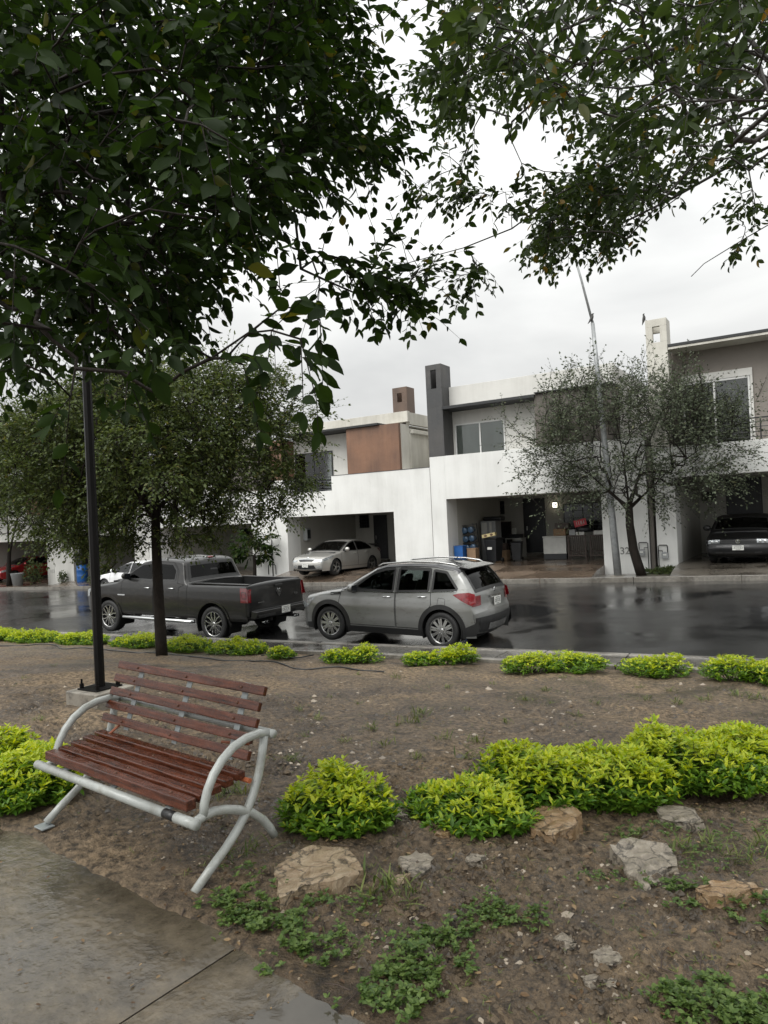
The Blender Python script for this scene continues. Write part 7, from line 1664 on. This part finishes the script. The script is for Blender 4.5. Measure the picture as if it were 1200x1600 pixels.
# ================================================================== GROUND COVER
def clump_pts(px, py, rx, ry, n, r):
    out = []
    c = onsoil(px, py); D = float((c-EYE)@c_f); wx = rx/FPX*D; wy = ry/FPX*D*D/1.55*1.0
    for i in range(n):
        a = r.random()*6.28; q = math.sqrt(r.random())*(.75+.5*r.random())
        u = math.cos(a)*q*wx; v = math.sin(a)*q*wy
        x = c[0]+_r0[0]*u+(-math.sin(YAW))*v; y = c[1]+_r0[1]*u+math.cos(YAW)*v
        if fbm(np.array(x*14.), np.array(y*14.), 2) < .47: continue
        if y < path_edge(x)+.06: 
            if r.random() < .8: continue
        out.append((x, y, float(soil_z(x, y))))
    return np.array(out)
def weeds():
    r = np.random.default_rng(77); P, D, N, L = [], [], [], []
    cl = [(400, 1430, 70, 30, 420, 1.), (440, 1465, 80, 50, 1100, 1.1), (350, 1420, 50, 25, 260, 1.), (365, 1385, 40, 22, 160, 1.1), (520, 1420, 60, 18, 260, .8), (610, 1560, 60, 36, 620, 1.1), (680, 1490, 55, 40, 520, .9), (650, 1530, 60, 30, 420, 1.), (790, 1440, 60, 24, 420, .9), (700, 1450, 40, 14, 160, .8), (1080, 1390, 70, 22, 520, .8), (1040, 1385, 40, 14, 180, .7), (1180, 1430, 45, 26, 360, .9), (1120, 1565, 90, 36, 850, 1.), (1190, 1590, 60, 30, 300, 1.), (1010, 1300, 60, 12, 240, .8), (1100, 1340, 110, 22, 380, .7), (1160, 1300, 70, 20, 260, .7), (940, 1370, 50, 16, 140, .7), (470, 1500, 60, 14, 200, .9), (560, 1470, 60, 30, 220, .6), (440, 1395, 20, 14, 60, 1.), (520, 1590, 40, 20, 160, .9)]
    for px, py, rx, ry, n, s in cl:
        pts = clump_pts(px, py, rx*1.12, ry*1.1, int(n*.55), r); s = s*1.08
        for p in pts:
            h = r.uniform(.004, .034)*s; k = r.integers(3, 6); a0 = r.random()*6.28
            for j in range(k):
                a = a0+j*6.28/k; el = r.uniform(.0, .7); P.append(p+[0, 0, h]); D.append((math.cos(a)*math.cos(el), math.sin(a)*math.cos(el), math.sin(el))); N.append((0, 0, 1.)); L.append(r.uniform(.009, .024)*s)
    P, D, N, L = map(lambda v: np.array(v, float), (P, D, N, L)); o = build_leaves('ground_cover', [(P, D, N+r.normal(0, .3, N.shape), L, L*.62)], M['lf_weed'], None, curl=.1); tag(o, kind='stuff', label='low green weeds creeping over the mud', cat='weeds'); print('weeds', len(L))
weeds()
def grass():
    r = np.random.default_rng(78); P, D, N, L = [], [], [], []
    tufts = [(655, 1118, 1.3), (645, 1130, 1.2), (582, 1140, 1), (690, 1155, 1), (735, 1185, 1.2), (745, 1160, 1), (620, 1060, .9), (560, 1055, .8), (545, 1045, .7), (500, 1125, .9), (450, 1190, 1.1), (470, 1110, .8), (850, 1080, .9), (880, 1060, .8), (820, 1095, .9), (900, 1120, .9), (930, 1100, .8), (1010, 1095, .9), (1050, 1080, .9), (1100, 1095, 1.1), (1150, 1088, 1.2), (1185, 1092, 1.2), (1000, 1075, .8), (1060, 1100, 1), (770, 1070, .7), (700, 1075, .8), (600, 1165, .9), (650, 1185, .9), (540, 1160, .8), (620, 1135, .6), (480, 1150, .7), (60, 1125, .8), (110, 1170, .7), (40, 1060, .6), (85, 1040, .7), (370, 1240, 1.2), (350, 1245, 1.), (395, 1330, 1.1), (350, 1340, 1.), (600, 1385, 1.3), (590, 1395, 1.1), (635, 1390, .9), (640, 1400, .7), (1140, 1340, 1.), (1110, 1320, 1.), (1180, 1350, 1.), (1060, 1330, 1.), (1190, 1320, 1.2), (320, 1080, .6), (515, 1090, .6), (560, 1100, .6), (790, 1130, .8), (730, 1110, .6), (860, 1100, .6)]
    for px, py, s in tufts:
        c = onsoil(px, py)
        for i in range(int(24*s)):
            p = c+np.array([r.normal(0, .035), r.normal(0, .035), 0])*s; p[2] = float(soil_z(p[0], p[1])); a = r.random()*6.28; el = r.uniform(.5, 1.35)
            P.append(p); D.append((math.cos(a)*math.cos(el), math.sin(a)*math.cos(el), math.sin(el))); N.append((-math.cos(a), -math.sin(a), .6)); L.append(r.uniform(.03, .10)*s)
    # thin scatter of seedlings everywhere
    for i in range(1500):
        px, py = r.uniform(0, 1200), 1050+550*r.random()**1.2; c = onsoil(px, py) if i % 3 == 0 else c+np.array([r.normal(0, .12), r.normal(0, .12), 0])
        if c[1] < path_edge(c[0])+.15 or c[1] > 9.4: continue
        c[2] = float(soil_z(c[0], c[1]))
        for j in range(3): a = r.random()*6.28; el = r.uniform(.2, 1.2); P.append(c.copy()); D.append((math.cos(a)*math.cos(el), math.sin(a)*math.cos(el), math.sin(el))); N.append((-math.cos(a), -math.sin(a), .6)); L.append(r.uniform(.01, .035))
    P, D, N, L = map(lambda v: np.array(v, float), (P, D, N, L)); o = build_leaves('grass', [(P, D, N, L, L*.09+.0012)], M['lf_grass'], None, curl=.3); tag(o, kind='stuff', label='thin grass tufts scattered over the bare soil', cat='grass')
grass()
def scatter(name, n, region, size, flat, m, label, cat, seed, onpath=False, rough=.35):
    r = np.random.default_rng(seed); V, F = [], []
    base = [(1, 0, 0), (.3, .95, 0), (-.8, .6, 0), (-.8, -.6, 0), (.3, -.95, 0), (0, 0, 1)]
    k = 0
    while k < n:
        px, py = r.uniform(region[0], region[1]), region[2]+(region[3]-region[2])*r.random()**.9
        p = onsoil(px, py) if k % 4 == 0 else p+np.array([r.normal(0, .15), r.normal(0, .15), 0])
        k += 1
        if p[1] > 9.4 or p[1] < path_edge(p[0])+.2: continue
        if fbm(np.array(p[0]*1.7+8), np.array(p[1]*1.7), 2) < .42 and r.random() < .7: continue
        z = float(soil_z(p[0], p[1])); s = size*math.exp(r.normal(0, .45)); a = r.random()*6.28; c, q = math.cos(a), math.sin(a); b0 = len(V)
        for (x, y, zz) in base:
            x, y = x*s*r.uniform(.7, 1.2), y*s*r.uniform(.6, 1.1); V.append((p[0]+c*x-q*y, p[1]+q*x+c*y, z-.003+zz*s*flat*r.uniform(.7, 1.2)))
        F += [(b0+i, b0+(i+1) % 5, b0+5) for i in range(5)]
    o = link(name, np_mesh(name, V, None, F), M[m]); tag(o, label, cat, kind='stuff')
M['clodm'] = wet_ground('mud_clod', (.130, .093, .055), (.040, .028, .016), 9, .8, .30, .7, 90)
M['pebm'] = mat('pale_pebbles', (.30, .25, .19), .45, var=.45, vs=2.0, coord='Object')
scatter('mud_clods', 26000, (150, 1250, 1160, 1600), .0075, .8, 'clodm', 'small clods of wet mud', 'mud', 5)
scatter('mud_clods', 12000, (0, 1250, 1020, 1260), .013, .7, 'clodm', 'clods of soil farther back in the bed', 'mud', 6)
scatter('gravel', 1300, (150, 1250, 1080, 1600), .0075, .6, 'pebm', 'scattered pale pebbles and chips in the mud', 'gravel', 8)
scatter('gravel', 700, (0, 1250, 1020, 1200), .014, .5, 'pebm', 'pale pebbles farther back on the soil', 'gravel', 9)
def litter():
    r = np.random.default_rng(91); P, D, N, L = [], [], [], []
    for i in range(520):
        if i < 60:
            px, py = r.uniform(0, 540), r.uniform(1330, 1600); p = AZ(px, py, .004)
            if p[1] > path_edge(p[0])+.05: continue
            z = .008
        else:
            px, py = r.uniform(250, 1200), 1200+400*r.random(); p = onsoil(px, py); z = float(soil_z(p[0], p[1]))+.006
        a = r.random()*6.28; P.append((p[0], p[1], z)); D.append((math.cos(a), math.sin(a), r.normal(0, .12))); N.append((r.normal(0, .2), r.normal(0, .2), 1)); L.append(r.uniform(.015, .038) if i >= 60 else r.uniform(.012, .026))
    P, D, N, L = map(lambda v: np.array(v, float), (P, D, N, L)); o = build_leaves('fallen_leaves', [(P, D, N, L, L*.5)], M['litter'], None, curl=.05); tag(o, kind='stuff', label='small fallen leaves on the mud and the wet path', cat='leaves')
litter()
def sticks():
    r = np.random.default_rng(92); b = MB(); b.smooth = True
    for i in range(110):
        px, py = r.uniform(250, 1200), r.uniform(1250, 1600); p = onsoil(px, py); a = r.random()*6.28; l = r.uniform(.03, .12); q = p+np.array([math.cos(a)*l, math.sin(a)*l, 0]); m_ = (p+q)/2+np.array([r.normal(0, .01), r.normal(0, .01), 0])
        for w in (p, m_, q): w[2] = float(soil_z(w[0], w[1]))+.008
        b.tube([p, m_, q], [.0022, .002, .001], 4, cap=False)
    o = b.build('fallen_twigs', M['woodd']); tag(o, kind='stuff', label='thin broken twigs lying on the mud', cat='twigs')
sticks()
